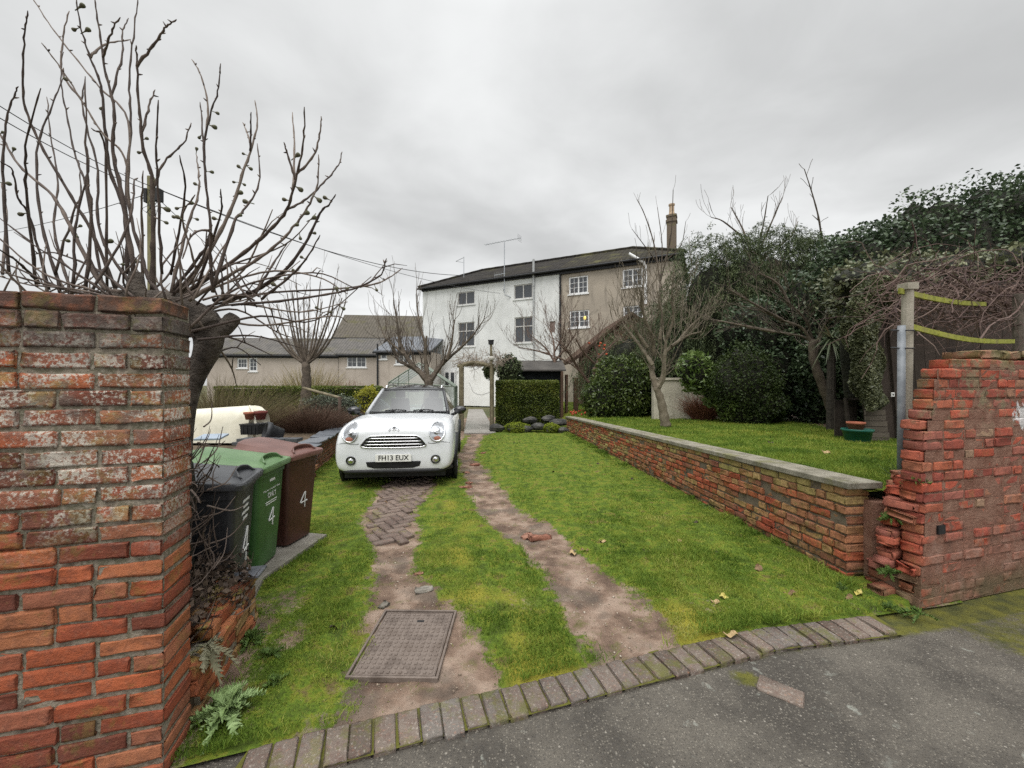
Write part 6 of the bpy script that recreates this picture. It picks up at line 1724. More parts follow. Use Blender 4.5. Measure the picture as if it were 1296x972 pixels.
    m.tube(smooth_curve([P(262, 415, 2.3), P(235, 388, 2.28), P(190, 378, 2.25), P(120, 378, 2.22)], 4), [.075, .07, .068, .065, .06, .058, .055, .052, .05, .045, .042, .04, .035], 10)
    m.tube(smooth_curve([P(200, 385, 2.25), P(175, 372, 2.2), P(172, 345, 2.2)], 4), [.05, .05, .05, .048, .045, .043, .04, .036, .03], 10)
    m.tube(smooth_curve([P(215, 740, 2.2), P(220, 640, 2.25), P(228, 555, 2.3)], 4), [.09, .085, .08, .075, .07, .068, .066, .064, .06], 12)
    m.build('trunk', mat('gnarled bark', [(.028, .023, .019), (.085, .07, .058), (.13, .11, .09)], 9, bump=1.0, bscale=45, dist=.03), h, True)
    FIGP = [(448,858),(410,868),(365,790),(700,565),(650,608),(705,717),(648,720),(760,597),(785,548),(800,505),(825,555),(808,662),(770,640),(767,718),(800,605),(645,490),(655,450),(712,420),(715,372),(975,510),(983,620),(935,655),(993,698),(1020,720),(960,750),(985,780),(1030,765),(1045,655),(1065,648),(1010,855),(975,890),(935,915),(905,940),(575,685),(557,690),(610,675),(600,718),(565,710),(555,735),(480,455),(458,500),(290,97),(243,97),(268,20),(228,265),(333,355),(25,602),(8,435),(45,490),(57,705),(1105,950),(1130,950),(1235,950),(262,742),(250,775),(220,790),(1130,1015),(1040,1010),(1072,1030)]
    fg = MB(); fg.lathe([(.0, -.056), (.0032, -.054), (.0032, -.03), (.004, -.022), (.006, -.014), (.012, -.003), (.0155, .008), (.013, .018), (.004, .023), (0, .0225)], (0, 0, 0), 12)
    f0 = fg.build('fig', mat('hard green fig', [(.045, .045, .028), (.10, .105, .055), (.075, .06, .04)], 20, rough=.6, rnd=.0), None, True); me = f0.data
    bpy.data.objects.remove(f0)
    for (x, y) in FIGP:
        o = bpy.data.objects.new('fig', me); COL.objects.link(o); o.parent = h
        q = min(FPTS, key=lambda v: ((v.x / v.y * FPX + CX) - x * k_) ** 2 + ((HY - (v.z - CAMZ) / v.y * FPX) - y * k_) ** 2)
        p = P(x * k_, y * k_, q.y); d = p - q
        if d.length > .035: p = q + d.normalized() * .035; d = p - q
        if d.length < .016: d = Vector((random.choice((-1, 1)) * .02, 0, .01)); p = q + d
        o.location = p; o.scale = [random.uniform(.5, .85)] * 3
        o.rotation_euler = Vector((0, 0, -1)).rotation_difference(-d.normalized()).to_euler()

# dead twiggy shrub squeezed between the wall and the bins
with Root('dead_shrub', (-1.75, 2.2, .2), 'dense dead brown twiggy shrub between the tall wall and the black bin', 'shrub') as h:
    m = MB(); random.seed(11)
    for i in range(520):
        p = Vector((random.uniform(-2.35, -1.62), random.uniform(1.86, 2.55), random.uniform(.2, 1.15))); d = Vector((random.uniform(.0, 1.0), random.uniform(-.5, .4), random.uniform(-.1, 1.0))).normalized()
        L = random.uniform(.15, .42); pts = [p]
        for k2 in range(6): d = (d + Vector((random.gauss(0, .16), random.gauss(0, .14), random.gauss(.10, .16)))).normalized(); pts.append(pts[-1] + d * L / 6)
        if any(q.x / max(q.y, .1) > -.735 + .12 * (q.z < .5) for q in pts): continue
        m.tube(pts, [.0052, .0046, .004, .0034, .0028, .002, .001], 4)
    for (a, c) in (((262, 620), (300, 590)), ((255, 655), (298, 628)), ((260, 690), (312, 655)), ((262, 640), (310, 640)), ((258, 585), (282, 540)), ((250, 560), (285, 558)), ((258, 540), (268, 510)), ((262, 715), (300, 690)), ((258, 600), (292, 612)), ((270, 720), (288, 668))):
        A, B = P(*a, 2.3), P(*c, 2.5); pts = smooth_curve([A, A + (B - A) * .5 + Vector((.02, 0, -.03)), B], 4); m.tube(pts, [.0052 - .0004 * i for i in range(len(pts))], 5)
    m.build('stems', mat('dead stems', [(.035, .026, .022), (.10, .075, .062), (.20, .16, .135)], 5, rnd=.75), h)
    q = np.stack([rng.uniform(-2.3, -1.62, 2600), rng.uniform(1.9, 2.6, 2600), rng.uniform(.2, .52, 2600)], 1); q = q[(q[:, 0] / q[:, 1] < -.66)]
    leaf_obj('dead_leaves', q, .022, mat('dead leaves', [(.03, .022, .017), (.09, .065, .05), (.15, .11, .08)], 5, rnd=.8), h)
    core_obj('light_block', (-2.12, 2.3, .75), (.22, .28, .62), M['core'], h, .2, 3, 4, .9)

# ------------------------------------------------------------------ bare trees
def bare_tree(name, base, limbs, D, label, trunkr, bark, twigs=1, dens=3, tl=.6, seed=1, up=.25, depth=2, spread=.7, extra=None, cat='tree', minr=.004):
    """limbs: list of (r0, [px polyline]) drawn in the photo and set in depth around D"""
    random.seed(seed)
    with Root(name, base, label, cat) as h:
        m = MB(); t = MB()
        for li, (r0, br) in enumerate(limbs):
            dz = 0 if li == 0 else random.uniform(-.7, .7) * D * .07
            pts = smooth_curve([P(x, y, D + dz * i / max(1, len(br) - 1)) for i, (x, y) in enumerate(br)], 4); n = len(pts)
            r1 = r0 * (.6 if li == 0 else .35)
            (m if li == 0 else t).tube(pts, [(r0 + (r1 - r0) * i / (n - 1)) * (1 + .1 * math.sin(i * 2.3)) for i in range(n)], 10 if li == 0 else 7)
            if li == 0: continue
            for i in range(2, n):
                for q in range(dens):
                    if random.random() < .62:
                        d = (pts[i] - pts[i - 1]).normalized() + Vector((random.gauss(0, spread), random.gauss(0, spread), random.gauss(.25, spread * .7)))
                        grow(t, pts[i], d, tl * random.uniform(.5, 1.1), max(minr, r1 * .5), depth, spread * .75, up, (1, 2), .7, .13, minr)
        m.build('trunk', bark, h, True); t.build('branches', bark, h)
    return h
BK1 = mat('grey brown bark', [(.045, .036, .028), (.11, .088, .068), (.16, .13, .10)], 9, bump=.8, bscale=40, rnd=.5)
BK2 = mat('pale lichen bark', [(.065, .052, .038), (.135, .112, .08), (.21, .18, .135)], 9, bump=.8, bscale=40, rnd=.5)
BK3 = mat('red brown bark', [(.055, .035, .026), (.12, .08, .06), (.17, .12, .095)], 9, bump=.8, bscale=40, rnd=.5)
bare_tree('fruit_tree', (-2.35, 11.2, 0), [(.16, [(541, 520), (543, 500), (543, 485), (546, 478)]), (.10, [(543, 486), (535, 475), (522, 462), (510, 445), (506, 432)]), (.09, [(546, 480), (556, 465), (566, 455), (580, 443)]), (.06, [(530, 470), (515, 462), (503, 455), (497, 438)]), (.07, [(543, 482), (540, 465), (538, 445), (540, 425)]), (.045, [(566, 455), (572, 430), (575, 405)]), (.045, [(506, 440), (503, 410), (498, 380)]), (.04, [(540, 440), (530, 405), (527, 370)]), (.04, [(580, 443), (598, 425), (612, 405)]), (.04, [(512, 448), (490, 430), (482, 415)])], 11.2,
          'bare dark fruit tree rising right behind the parked car', .16, BK1, dens=2, tl=.8, seed=3, up=.55, minr=.0035, depth=1, spread=.5)
L = [(.17, [(388, 545), (384, 525), (387, 505), (388, 480), (387, 458)])]
random.seed(8)
for i in range(15):
    a = -1.15 + 2.3 * i / 14 + random.uniform(-.07, .07); r = random.uniform(70, 100)
    L.append((.036, [(387, 462), (387 + math.sin(a) * 22, 452 - 14 * math.cos(a)), (387 + math.sin(a) * r * .45, 448 - r * .5 * math.cos(a * .8)), (387 + math.sin(a) * r * .62, 452 - r * math.cos(a * .6))]))
bare_tree('pollarded_tree', (-5.75, 11, 0), L, 11.0, 'pollarded tree with a swollen trunk base and a fan of straight bare shoots', .17, BK1, dens=1, tl=.5, seed=4, up=.5, depth=1, spread=.35, minr=.0035)
m = MB(); m.lathe([(.16, 0), (.30, .12), (.33, .3), (.26, .5), (.17, .7)], (-5.78, 10.97, .1), 14); 
tk = [o for o in bpy.data.objects if o.name.startswith('pollarded_tree')][0]; setp(m.build('trunk_burr', mat('burr bark', [(.09, .06, .045), (.17, .12, .095)], 8, bump=.8, bscale=30), tk, True), tk)
bare_tree('fruit_tree', (3.55, 9.26, .6), [(.125, [(843, 541), (840, 525), (836, 505), (830, 489)]), (.085, [(831, 490), (826, 475), (824, 458), (815, 445)]), (.08, [(831, 492), (839, 478), (841, 455), (843, 430)]), (.05, [(826, 462), (812, 440), (800, 425), (790, 412)]), (.045, [(841, 446), (858, 432), (872, 415), (886, 402)]), (.05, [(828, 450), (825, 425), (815, 400), (812, 375)]), (.045, [(843, 430), (852, 405), (850, 380)]), (.04, [(850, 438), (870, 425), (888, 420)]), (.04, [(820, 440), (800, 410), (795, 390)]), (.04, [(835, 430), (838, 400), (832, 370)])], 9.26,
          'bare fruit tree with a forked pale trunk on the upper lawn, nearest the retaining wall', .125, BK2, dens=2, tl=.7, seed=6, up=.25, minr=.0035, spread=.6)
bare_tree('apple_tree', (3.05, 13.7, .5), [(.13, [(755, 521), (754, 505), (753, 485), (753, 465)]), (.06, [(752, 492), (742, 480), (734, 470), (722, 460)]), (.06, [(753, 468), (757, 452), (752, 435)]), (.05, [(734, 470), (722, 450), (712, 440)]), (.045, [(752, 460), (738, 445), (728, 428)]), (.04, [(755, 455), (770, 440), (782, 430)]), (.04, [(722, 460), (705, 452), (690, 448)]), (.035, [(730, 465), (715, 440), (700, 428)])], 13.7,
          'small bare apple tree tied to a short stake, with windfalls under it', .13, BK3, dens=2, tl=.7, seed=9, up=.2, minr=.0045)
m = MB(); A = P(768, 522, 13.5); m.tube([Vector((A.x, 13.5, .4)), P(766, 496, 13.5)], .055, 8)
tag(m.build('tree_stake', mat('grey stake', [(.16, .15, .10), (.25, .235, .17)], 5)), 'short grey stake beside the small apple tree', 'stake')
bare_tree('bare_tree', (8.0, 9.6, .5), [(.12, [(1058, 533), (1050, 510), (1038, 480), (1029, 452), (1028, 430)]), (.05, [(1030, 455), (1036, 435), (1040, 418)]), (.04, [(1028, 435), (1015, 415), (990, 405), (960, 392)]), (.03, [(1028, 432), (1012, 425), (980, 420), (945, 415)]), (.03, [(1028, 430), (1020, 405), (1000, 385), (975, 365)]), (.03, [(1030, 440), (1045, 410), (1060, 385)]), (.04, [(990, 405), (955, 385), (920, 365)]), (.04, [(980, 420), (940, 412), (905, 405)]), (.04, [(1000, 388), (985, 360), (960, 345)])], 9.3,
          'leaning bare tree with arching twigs at the right of the upper lawn', .12, BK1, dens=2, tl=.6, seed=12, up=.05, minr=.003)
bare_tree('bare_tree', (9.3, 17.5, .4), [(.14, [(940, 520), (945, 420), (955, 330)]), (.05, [(955, 330), (940, 290), (925, 262)]), (.05, [(955, 330), (975, 285), (990, 250)]), (.045, [(955, 325), (965, 290), (972, 248)]), (.04, [(940, 300), (915, 280), (900, 275)]), (.045, [(960, 330), (1000, 300), (1010, 280)])], 16.5,
          'thin bare tree with twigs above the tall conifers', .14, BK1, dens=1, tl=.8, seed=14, up=.4, depth=1, minr=.006)
bare_tree('sapling', (10.5, 14.4, .4), [(.09, [(1040, 520), (1042, 400), (1040, 300)]), (.035, [(1040, 302), (1036, 275), (1028, 245), (1018, 214)]), (.02, [(1037, 280), (1028, 272)])], 13.8,
          'single thin bare sapling stem standing up above the ivy covered tree', .09, BK1, dens=1, tl=.5, seed=15, up=.3, depth=0, minr=.008)
bare_tree('bare_tree', (6.6, 19.8, .4), [(.13, [(832, 520), (835, 430), (836, 360)]), (.04, [(836, 360), (828, 310), (816, 272), (806, 252)]), (.035, [(836, 355), (838, 310), (832, 262)]), (.04, [(836, 355), (845, 320), (850, 290), (852, 240)]), (.03, [(830, 330), (815, 310), (800, 290)]), (.03, [(843, 330), (862, 310), (868, 280)])], 18.6,
          'slender bare tree with upright twigs in front of the grey house chimney', .13, BK1, dens=1, tl=.7, seed=16, up=.5, depth=0, spread=.4, minr=.006)
bare_tree('bare_tree', (1.1, 17.5, 0), [(.11, [(700, 520), (703, 480), (702, 455)]), (.05, [(702, 458), (690, 440), (672, 425)]), (.05, [(702, 456), (700, 430), (692, 408)]), (.05, [(703, 456), (718, 438), (730, 420)]), (.04, [(695, 448), (670, 442), (655, 440)]), (.04, [(702, 445), (712, 425), (715, 405)])], 17.3,
          'reddish bare tree behind the black garden shed', .11, BK3, dens=2, tl=.9, seed=18, up=.25, minr=.005)

# ------------------------------------------------------------------ rustic arch, lamp post, greenhouse
RUST = mat('rustic pole', [(.12, .10, .065), (.22, .19, .125)], 6, bump=.6, bscale=30)
with Root('garden_arch', P(603, 545, 13.4), 'rustic timber garden arch over the path, topped with bare climber stems', 'arch') as h:
    m = MB(); m.tube([P(584, 545, 13.4), P(584, 461, 13.4)], .085, 8); m.build('post', RUST, h)
    m = MB(); A, B = P(580, 463.5, 13.4), P(622, 463, 13.4); m.tube(smooth_curve([A, P(598, 459, 13.4), P(612, 461, 13.4), B], 4), .07, 8); m.tube([P(584, 462, 14.1), P(622, 462, 14.1)], .05, 8); m.tube([A, P(582, 463, 14.2)], .05, 6); m.tube([B, P(620, 463, 14.2)], .05, 6); m.build('beam', RUST, h)
    m = MB(); m.tube([P(622.5, 545, 13.4), P(622.5, 461, 13.4)], .075, 8); m.build('post', RUST, h)
with Root('bird_table', P(623, 549, 13.25), 'tall slim pole beside the arch with a black box on top and a pale collar', 'bird house') as h:
    m = MB(); m.tube([P(623, 550, 13.25), P(621.5, 436, 13.25)], .045, 8); m.build('pole', RUST, h)
    m = MB(); m.box(P(621.5, 433.5, 13.25), (.17, .15, .13)); m.box(P(621.5, 430.8, 13.25), (.20, .18, .02)); m.build('box', M['black_plastic'], h)
    m = MB(); m.lathe([(.05, -.07), (.09, -.04), (.095, .02), (.06, .06), (.04, .07)], P(622, 453.5, 13.25), 12); m.build('collar', mat('bone white', [(.42, .40, .36)]), h)
m = MB(); random.seed(30)
for i in range(150):
    p = P(random.uniform(580, 640), random.uniform(452, 466), random.uniform(13.3, 14.2)); grow(m, p, Vector((random.gauss(0, .6), random.gauss(0, .4), random.uniform(0, 1))), random.uniform(.2, .45), .008, 1, .8, -.1, (1, 2), .7, .3, .005)
tag(m.build('climber', mat('pale dry climber', [(.12, .09, .07), (.25, .21, .17), (.33, .27, .22)], 4, rnd=.7)), 'bare dry climber growing over the rustic garden arch', 'climber')
shrub('evergreen_shrub', [((-.1, 15.1, 2.1), (.5, .4, .65)), ((.15, 15.1, 1.2), (.4, .4, .9))], 5000, .05, M['conifer'], 'dark evergreen shrub between the arch and the black shed', base=0)
shrub('evergreen_shrub', [((-.80, 13.75, 2.05), (.2, .25, .25))], 900, .05, M['conifer'], 'tuft of dark evergreen hanging at the top right inside the arch', base=1.75)
with Root('greenhouse', P(530, 540, 13.2), 'small aluminium framed greenhouse with its glass gable behind the car', 'greenhouse') as h:
    GRN = mat('dull green aluminium', [(.15, .18, .15), (.22, .25, .21)], 6, rough=.5)
    D0, D1 = 12.9, 16.0; L0, R0, AP = P(492, 484, D0), P(575, 489, D0), P(530, 459.5, D0); 
    def at(p, D, ox=0): return Vector((p.x + (D - D0) * -.11 + ox, D, p.z))
    m = MB(); n = 5
    for D in np.linspace(D0, D1, 5):
        l, r, a = at(L0, D), at(R0, D), at(AP, D)
        for (p_, q_) in ((l, a), (a, r), (Vector((l.x, D, 0)), l), (Vector((r.x, D, 0)), r)): m.tube([p_, q_], .022, 4)
    for p0 in (L0, R0, AP): m.tube([at(p0, D0), at(p0, D1)], .028, 4)
    for f in (.33, .66):
        for (s_, e_) in ((L0, AP), (AP, R0)):
            q = s_ + (e_ - s_) * f; m.tube([at(q, D0), at(q, D1)], .012, 4); m.tube([at(q, D0), Vector((q.x, D0, 0))], .015, 4)
    m.tube([at(L0, D0), at(R0, D0)], .02, 4); m.tube([at(Vector((L0.x, 0, .9)), D0), at(Vector((R0.x, 0, .9)), D0)], .02, 4)
    m.build('frame', GRN, h)
    GG = NB('greenhouse glass'); t_ = GG.n("ShaderNodeBsdfTransparent", Color=(.80, .87, .83, 1)); g_ = GG.n("ShaderNodeBsdfGlossy", Roughness=.08); ms = GG.n("ShaderNodeMixShader", Fac=.25); GG.l(t_.outputs[0], ms.inputs[1]); GG.l(g_.outputs[0], ms.inputs[2]); GG.l(ms.outputs[0], GG.out.inputs[0])
    m = MB(); l, r, a, l1, r1, a1 = at(L0, D0), at(R0, D0), at(AP, D0), at(L0, D1), at(R0, D1), at(AP, D1); z0 = lambda v: Vector((v.x, v.y, .05))
    m.add([l, a, a1, l1], [(0, 1, 2, 3)]); m.add([a, r, r1, a1], [(0, 1, 2, 3)]); m.add([z0(l), z0(r), r, a, l], [(0, 1, 2, 3, 4)]); m.add([z0(l), l, l1, z0(l1)], [(0, 1, 2, 3)]); m.add([z0(r), r, r1, z0(r1)], [(0, 1, 2, 3)])
    m.build('glazing', GG.m, h)

# ------------------------------------------------------------------ utility pole and wires
with Root('utility_pole', Vector((P(194, 486, 13).x, 13, 0)), 'wooden telephone pole with a dark junction box, seen through the fig branches', 'utility pole') as h:
    m = MB(); A = P(194, 486, 13); m.tube([Vector((A.x, 13, 0)), P(191, 224, 13)], [.135, .10], 12); m.build('pole', mat('green grey pole', [(.13, .12, .06), (.22, .20, .11)], 3, bump=.4), h)
    m = MB(); m.box(P(199.5, 247, 12.85), (.22, .2, .40)); m.build('junction_box', mat('box grey', [(.035, .035, .036)]), h); m = MB(); m.box(P(186, 248, 12.95), (.10, .15, .45)); m.build('junction_box', bpy.data.materials['box grey'], h)
    m = MB(); random.seed(2)
    for i in range(14):
        c0 = P(188 + random.uniform(-3, 12), random.uniform(240, 262), 12.8); m.tube(smooth_curve([c0, c0 + Vector((random.uniform(-.3, .3), -.05, -.15)), c0 + Vector((random.uniform(-.25, .25), -.05, -.35))], 3), .008, 4)
    m.build('loose_wires', M['gutter'], h)
def wire(name, a, c, sag, r, label):
    m = MB(); n = 24; m.tube([a + (c - a) * i / n - Vector((0, 0, sag * 4 * (i / n) * (1 - i / n))) for i in range(n + 1)], r, 5)
    tag(m.build(name, mat('wire grey', [(.05, .05, .052)], rough=.6) if 'wire grey' not in bpy.data.materials else bpy.data.materials['wire grey']), label, 'wire', 'overhead wires')
T = P(192, 236, 13)
wire('overhead_wire', T, FH.p(onplane(612, 336)[0], EZ + .35, 0), .9, .018, 'overhead wire running from the telephone pole to the eaves of the white house')
wire('overhead_wire', T, P(640, 372, 28.2), .6, .012, 'lower thin wire from the telephone pole towards the mast of the tall aerial')
wire('overhead_wire', T, P(-140, 40, 7), .25, .012, 'overhead wire rising from the telephone pole to the top left, upper of the two')
wire('overhead_wire', T + Vector((0, 0, -.15)), P(-140, 62, 7), .25, .012, 'overhead wire rising from the telephone pole to the left, lower of the two')
wire('overhead_wire', T + Vector((0, 0, -.2)), P(-60, 300, 22), .3, .012, 'thin wire leaving the telephone pole almost level to the far left')
wire('overhead_wire', T + Vector((0, 0, -.2)), P(430, 452, 34), .3, .012, 'thin wire dropping from the telephone pole to the low cottages')

# ------------------------------------------------------------------ the bed on the left and what lies there
bd = empty('bed_wall', (-4.0, 7, 0), label='low brick wall capped with loose slates round the bed beyond the bins', cat='wall')
bk = Bricks(); cor = np.array([-3.35, 6.35, 0.0]); mo = MB()
for (u_, Ln_) in ((np.array([1., 0, 0]), 3.4), (np.array([-.23, .973, 0]), 4.4)):
    o_ = cor - np.array([3.4, 0, 0]) if u_[0] > .5 else cor
    v_ = np.array([-u_[1], u_[0], 0])
    for c in range(7):
        s = 0 if c % 2 else -.1
        while s < Ln_:
            L = .21 * rng.uniform(.9, 1.1); bk.add(o_ + u_ * (s + L / 2) + v_ * .055 + np.array([0, 0, (c + .5) * .073]), u_, v_, (L, .11, .064), rot=.02, jit=.003, rnd_e=.008); s += L + .012
    mortar_box(o_, u_, v_, .02, Ln_, .006, .2, -.03, .50, mo)
SL = mat('blue grey slate', [(.06, .065, .075), (.12, .13, .145), (.17, .175, .185)], 7, rough=.5, rnd=.7, bump=.3)
sl_ = MB()
u_ = np.array([-.23, .973, 0]); s = .1
while s < 4.2:
    L = random.uniform(.35, .6); p = cor + u_ * (s + L / 2) + np.array([-.06, 0, .55 + random.uniform(0, .02)])
    sl_.box(p, (.36, L, .022), Matrix.Rotation(R(13 + random.uniform(-7, 7)), 3, 'Z') @ Matrix.Rotation(R(random.uniform(-5, 9)), 3, 'Y')); s += L * .92
for o_ in (bk.build('brickwork', brickmat('bed brick', [(.16, .07, .045), (.26, .11, .065), (.30, .13, .08), (.22, .12, .08)], moss=.5)), mo.build('mortar', MORT), sl_.build('slate_capping', SL)): setp(o_, bd)
m = MB(); V = [Vector(v) for v in ((-3.38, 6.42, .48), (-4.38, 10.6, .48), (-9, 11, .5), (-9, 6.4, .5))]; m.add(V, [(0, 1, 2, 3)])
m.prism([v - Vector((0, 0, .5)) for v in V], (0, 0, .46)); tag(m.build('planting_bed', M['soil']), kind='structure')
# stack of slates
with Root('slate_stack', P(335, 560, 6.2), 'stack of dark blue grey slates and tiles on the bed wall behind the bins', 'slates') as h:
    m = MB()
    for i in range(4):
        for j in range(5):
            c = P(306 + 15 * j + 6 * (i % 2), 569 - 4.2 * i, 6.25); m.box(c, (random.uniform(.15, .19), .2, .045), Matrix.Rotation(R(random.uniform(-8, 8)), 3, 'Z'))
    m.build('slates', mat('dark slate', [(.035, .037, .042), (.08, .083, .09)], 7, rough=.55, rnd=.7), h)
m = MB(); m.box(P(268, 553, 6.3), (.36, .30, .03), Matrix.Rotation(R(12), 3, 'Z') @ Matrix.Rotation(R(8), 3, 'X')); bevel(tag(m.build('slate', mat('pale blue slate', [(.22, .27, .33), (.28, .33, .39)], 5, rough=.45)), 'single pale blue slate lying beside the dark stack', 'slate'), .004)
# cream plastic tub lying on its side
with Root('plastic_tub', P(283, 555, 7.4), 'large cream plastic tub lying upside down on the bed', 'tub') as h:
    A, B = P(225, 513, 7.4), P(322, 556, 7.4); m = MB(); nx_, n_ = 14, 14; Lx = B.x - A.x; H_ = A.z - B.z + .03
    V = []
    for i in range(nx_ + 1):
        f = i / nx_; e = 1 - max(0, (f - .86) / .14) ** 2.4 * .16 - max(0, (.1 - f) / .1) ** 2 * .12
        hh = H_ * (.86 + .14 * f) * e
        for j in range(n_ + 1):
            t = math.pi * j / n_; yy = -math.copysign(abs(math.cos(t)) ** .55, math.cos(t)); zz_ = abs(math.sin(t)) ** .42
            V.append(Vector((A.x + Lx * f, 7.55 + .42 * yy * (1 - .10 * zz_) * e, B.z - .03 + hh * zz_)))
    m.add(V, [(i * (n_ + 1) + j, (i + 1) * (n_ + 1) + j, (i + 1) * (n_ + 1) + j + 1, i * (n_ + 1) + j + 1) for i in range(nx_) for j in range(n_)] + [tuple(nx_ * (n_ + 1) + j for j in range(n_ + 1)), tuple(range(n_, -1, -1))])
    m.build('body', mat('cream plastic', [(.52, .49, .38), (.64, .61, .50), (.56, .54, .44)], 3, rough=.5, spec=.4), h, True)
    m = MB(); m.tube([P(321, 556, 7.1), P(324, 538, 7.1), P(319, 518, 7.25), P(316, 514, 7.5)], .022, 8); m.build('rim', mat('cream rim', [(.60, .57, .47)]), h, True)
def pot(c, s_, m_, label, axis=(0, 0, 1), name='flower_pot'):
    k = MB(); k.lathe([(r * s_, z * s_) for r, z in ((0, .0), (.62, 0), (.82, .95), (.95, .97), (.98, 1.35), (.86, 1.36), (.80, 1.0), (.58, .12), (0, .12))], c, 24, axis)
    return tag(k.build(name, m_, None, True), label, 'flower pot' if name == 'flower_pot' else name)
TC = mat('terracotta pot', [(.27, .095, .06), (.36, .14, .085)], 6)
pot(P(316, 531, 7.1), .10, TC, 'small terracotta pot standing on the black crate by the cream tub')
pot(P(330, 531, 7.0), .11, mat('dark red pot', [(.12, .035, .03), (.17, .05, .04)], 6), 'dark red pot next to the small terracotta one')
with Root('crate', P(318, 548, 7.1), 'black plastic crate holding two small flower pots', 'crate') as h:
    m = MB(); c = P(322, 543, 7.08)
    m.box(c, (.30, .28, .17), taper=1.06); m.box(c + Vector((0, 0, .09)), (.34, .31, .025))
    for i in range(4): m.box(c + Vector((-.105 + .07 * i, -.145, -.005)), (.014, .02, .15))
    m.build('body', M['black_plastic'], h)
pot(P(357, 552, 6.75), .20, mat('black tub plastic', [(.016, .017, .019), (.04, .041, .044)], 8, rough=.45), 'black plastic bucket lying on its side with its mouth towards the bins', (-.75, -.62, .28), 'bucket')
m = MB(); m.tube([P(384, 491, 10.4), P(432, 504, 9.8)], .035, 8); tag(m.build('handrail', RUST), 'sloping rustic wooden rail in front of the pollarded tree', 'rail')
m = MB(); m.tube([Vector((P(430, 0, 9.8).x, 9.8, .02)), P(430, 502, 9.8)], .04, 8); tag(m.build('rail_post', mat('brown post', [(.07, .05, .04), (.13, .095, .075)], 5)), 'brown post carrying the low end of the rustic rail, left of the car', 'post')

# ------------------------------------------------------------------ rockery, windfalls, leaves, loose bricks, weeds
ROCK = mat('grey rock', [(.022, .022, .021), (.055, .054, .05), (.11, .105, .095)], 4, bump=1.0, bscale=14, dist=.05)
def rock(c, s_, label, group='rockery stones'):
    nu, nv = 14, 8; sd_ = random.uniform(0, 20)
    d = np.array([[math.sin(p) * math.cos(t), math.sin(p) * math.sin(t), math.cos(p)] for p in np.linspace(.01, math.pi - .01, nv) for t in np.linspace(0, 2 * math.pi, nu, endpoint=False)])
    V = d * (1 + .28 * vnoise(d, 1.6, sd_) + .1 * vnoise(d, 5, sd_))[:, None] * np.array(s_) + np.array(c)
    m = MB(); m.add(V, [(i * nu + j, (i + 1) * nu + j, (i + 1) * nu + (j + 1) % nu, i * nu + (j + 1) % nu) for i in range(nv - 1) for j in range(nu)])
    o = m.build('rock', ROCK, None, False); tag(o, label, 'rock', group); return o
random.seed(40)
for (px, py, D, s_, lb) in ((629, 540, 12.9, (.26, .2, .19), 'large dark rock at the path corner, left end of the rockery'), (650, 541, 12.8, (.2, .18, .12), 'flat grey rock tucked under the left moss cushion'), (666, 541, 12.8, (.22, .18, .13), 'dark rock below the middle of the square hedge'), (682, 538, 12.9, (.25, .2, .17), 'grey rock between the two moss cushions'), (697, 541, 12.7, (.2, .18, .13), 'low rock right of the second moss cushion'), (709, 533, 13.1, (.38, .2, .15), 'long pale stone lying against the end of the retaining wall'), (694, 529, 13.3, (.25, .2, .16), 'dark rock at the right foot of the square hedge'), (714, 543, 12.7, (.2, .18, .14), 'small rock at the far foot of the retaining wall'), (672, 530, 13.4, (.28, .2, .15), 'rock half hidden at the centre foot of the square hedge')):
    q = P(px, py, D); rock((q.x, D, max(.03, q.z - .05)), (s_[0] * .95, s_[1] * .9, s_[2] * .8), lb)
for (px, py, D, r, lb) in ((655, 535, 12.9, (.42, .3, .2), 'bright yellow green moss cushion, the larger one at the left of the rockery'), (698, 536, 12.8, (.27, .25, .18), 'smaller bright moss cushion at the right of the rockery')):
    q = P(px, py, D); shrub('moss_cushion', [((q.x, D, .16), r)], 5200, .018, M['mossleaf'], lb, 'moss', shell=.15, base=0.0, up=.5)
stems('sedum_plants', (.5, 13.45, 1.3, .15), 260, .32, .012, M['greyleaf'], 'grey green leafy plants along the foot of the square hedge', 'plant', lean=.05)
AP_ = MB(); nn = 12; prof = [(.0, -.026), (.016, -.032), (.032, -.02), (.038, 0), (.034, .02), (.018, .032), (.004, .024)]
AP_.lathe(prof, (0, 0, 0), nn); a0 = AP_.build('fallen_apple', mat('apple skin', [(.30, .03, .02), (.42, .075, .035), (.46, .20, .08)], 25), None, True); ame = a0.data; bpy.data.objects.remove(a0)
random.seed(50)
for i in range(24):
    px, py = random.gauss(738, 12), random.uniform(519, 525.5); o = bpy.data.objects.new('fallen_apple', ame); COL.objects.link(o)
    z = .52; q = G(px, py, z); o.location = (q.x, q.y, float(zup(q.y)) + .04); o.rotation_euler = (random.uniform(0, 3), random.uniform(0, 3), 0); o.scale = [random.uniform(.9, 1.3)] * 3
    tag(o, 'red and orange apple fallen on the grass under the small apple tree', 'apple', 'windfall apples')
for i in range(7):
    px, py = random.gauss(757, 9), random.uniform(432, 452); o = bpy.data.objects.new('hanging_apple', ame); COL.objects.link(o); o.location = P(px, py, 13.7 + random.uniform(-.4, .4)); o.scale = [1.15] * 3
    tag(o, 'red apple still hanging in the bare twigs of the small apple tree', 'apple', 'apples left on the tree')
LM = [mat('fallen leaf ' + n_, [c1, c2], 30, rough=.7) for n_, c1, c2 in (('tan', (.32, .22, .11), (.42, .31, .17)), ('brown', (.14, .085, .045), (.22, .14, .08)), ('dark', (.03, .022, .016), (.06, .042, .03)), ('yellow', (.40, .34, .08), (.48, .40, .14)))]
LMe = []
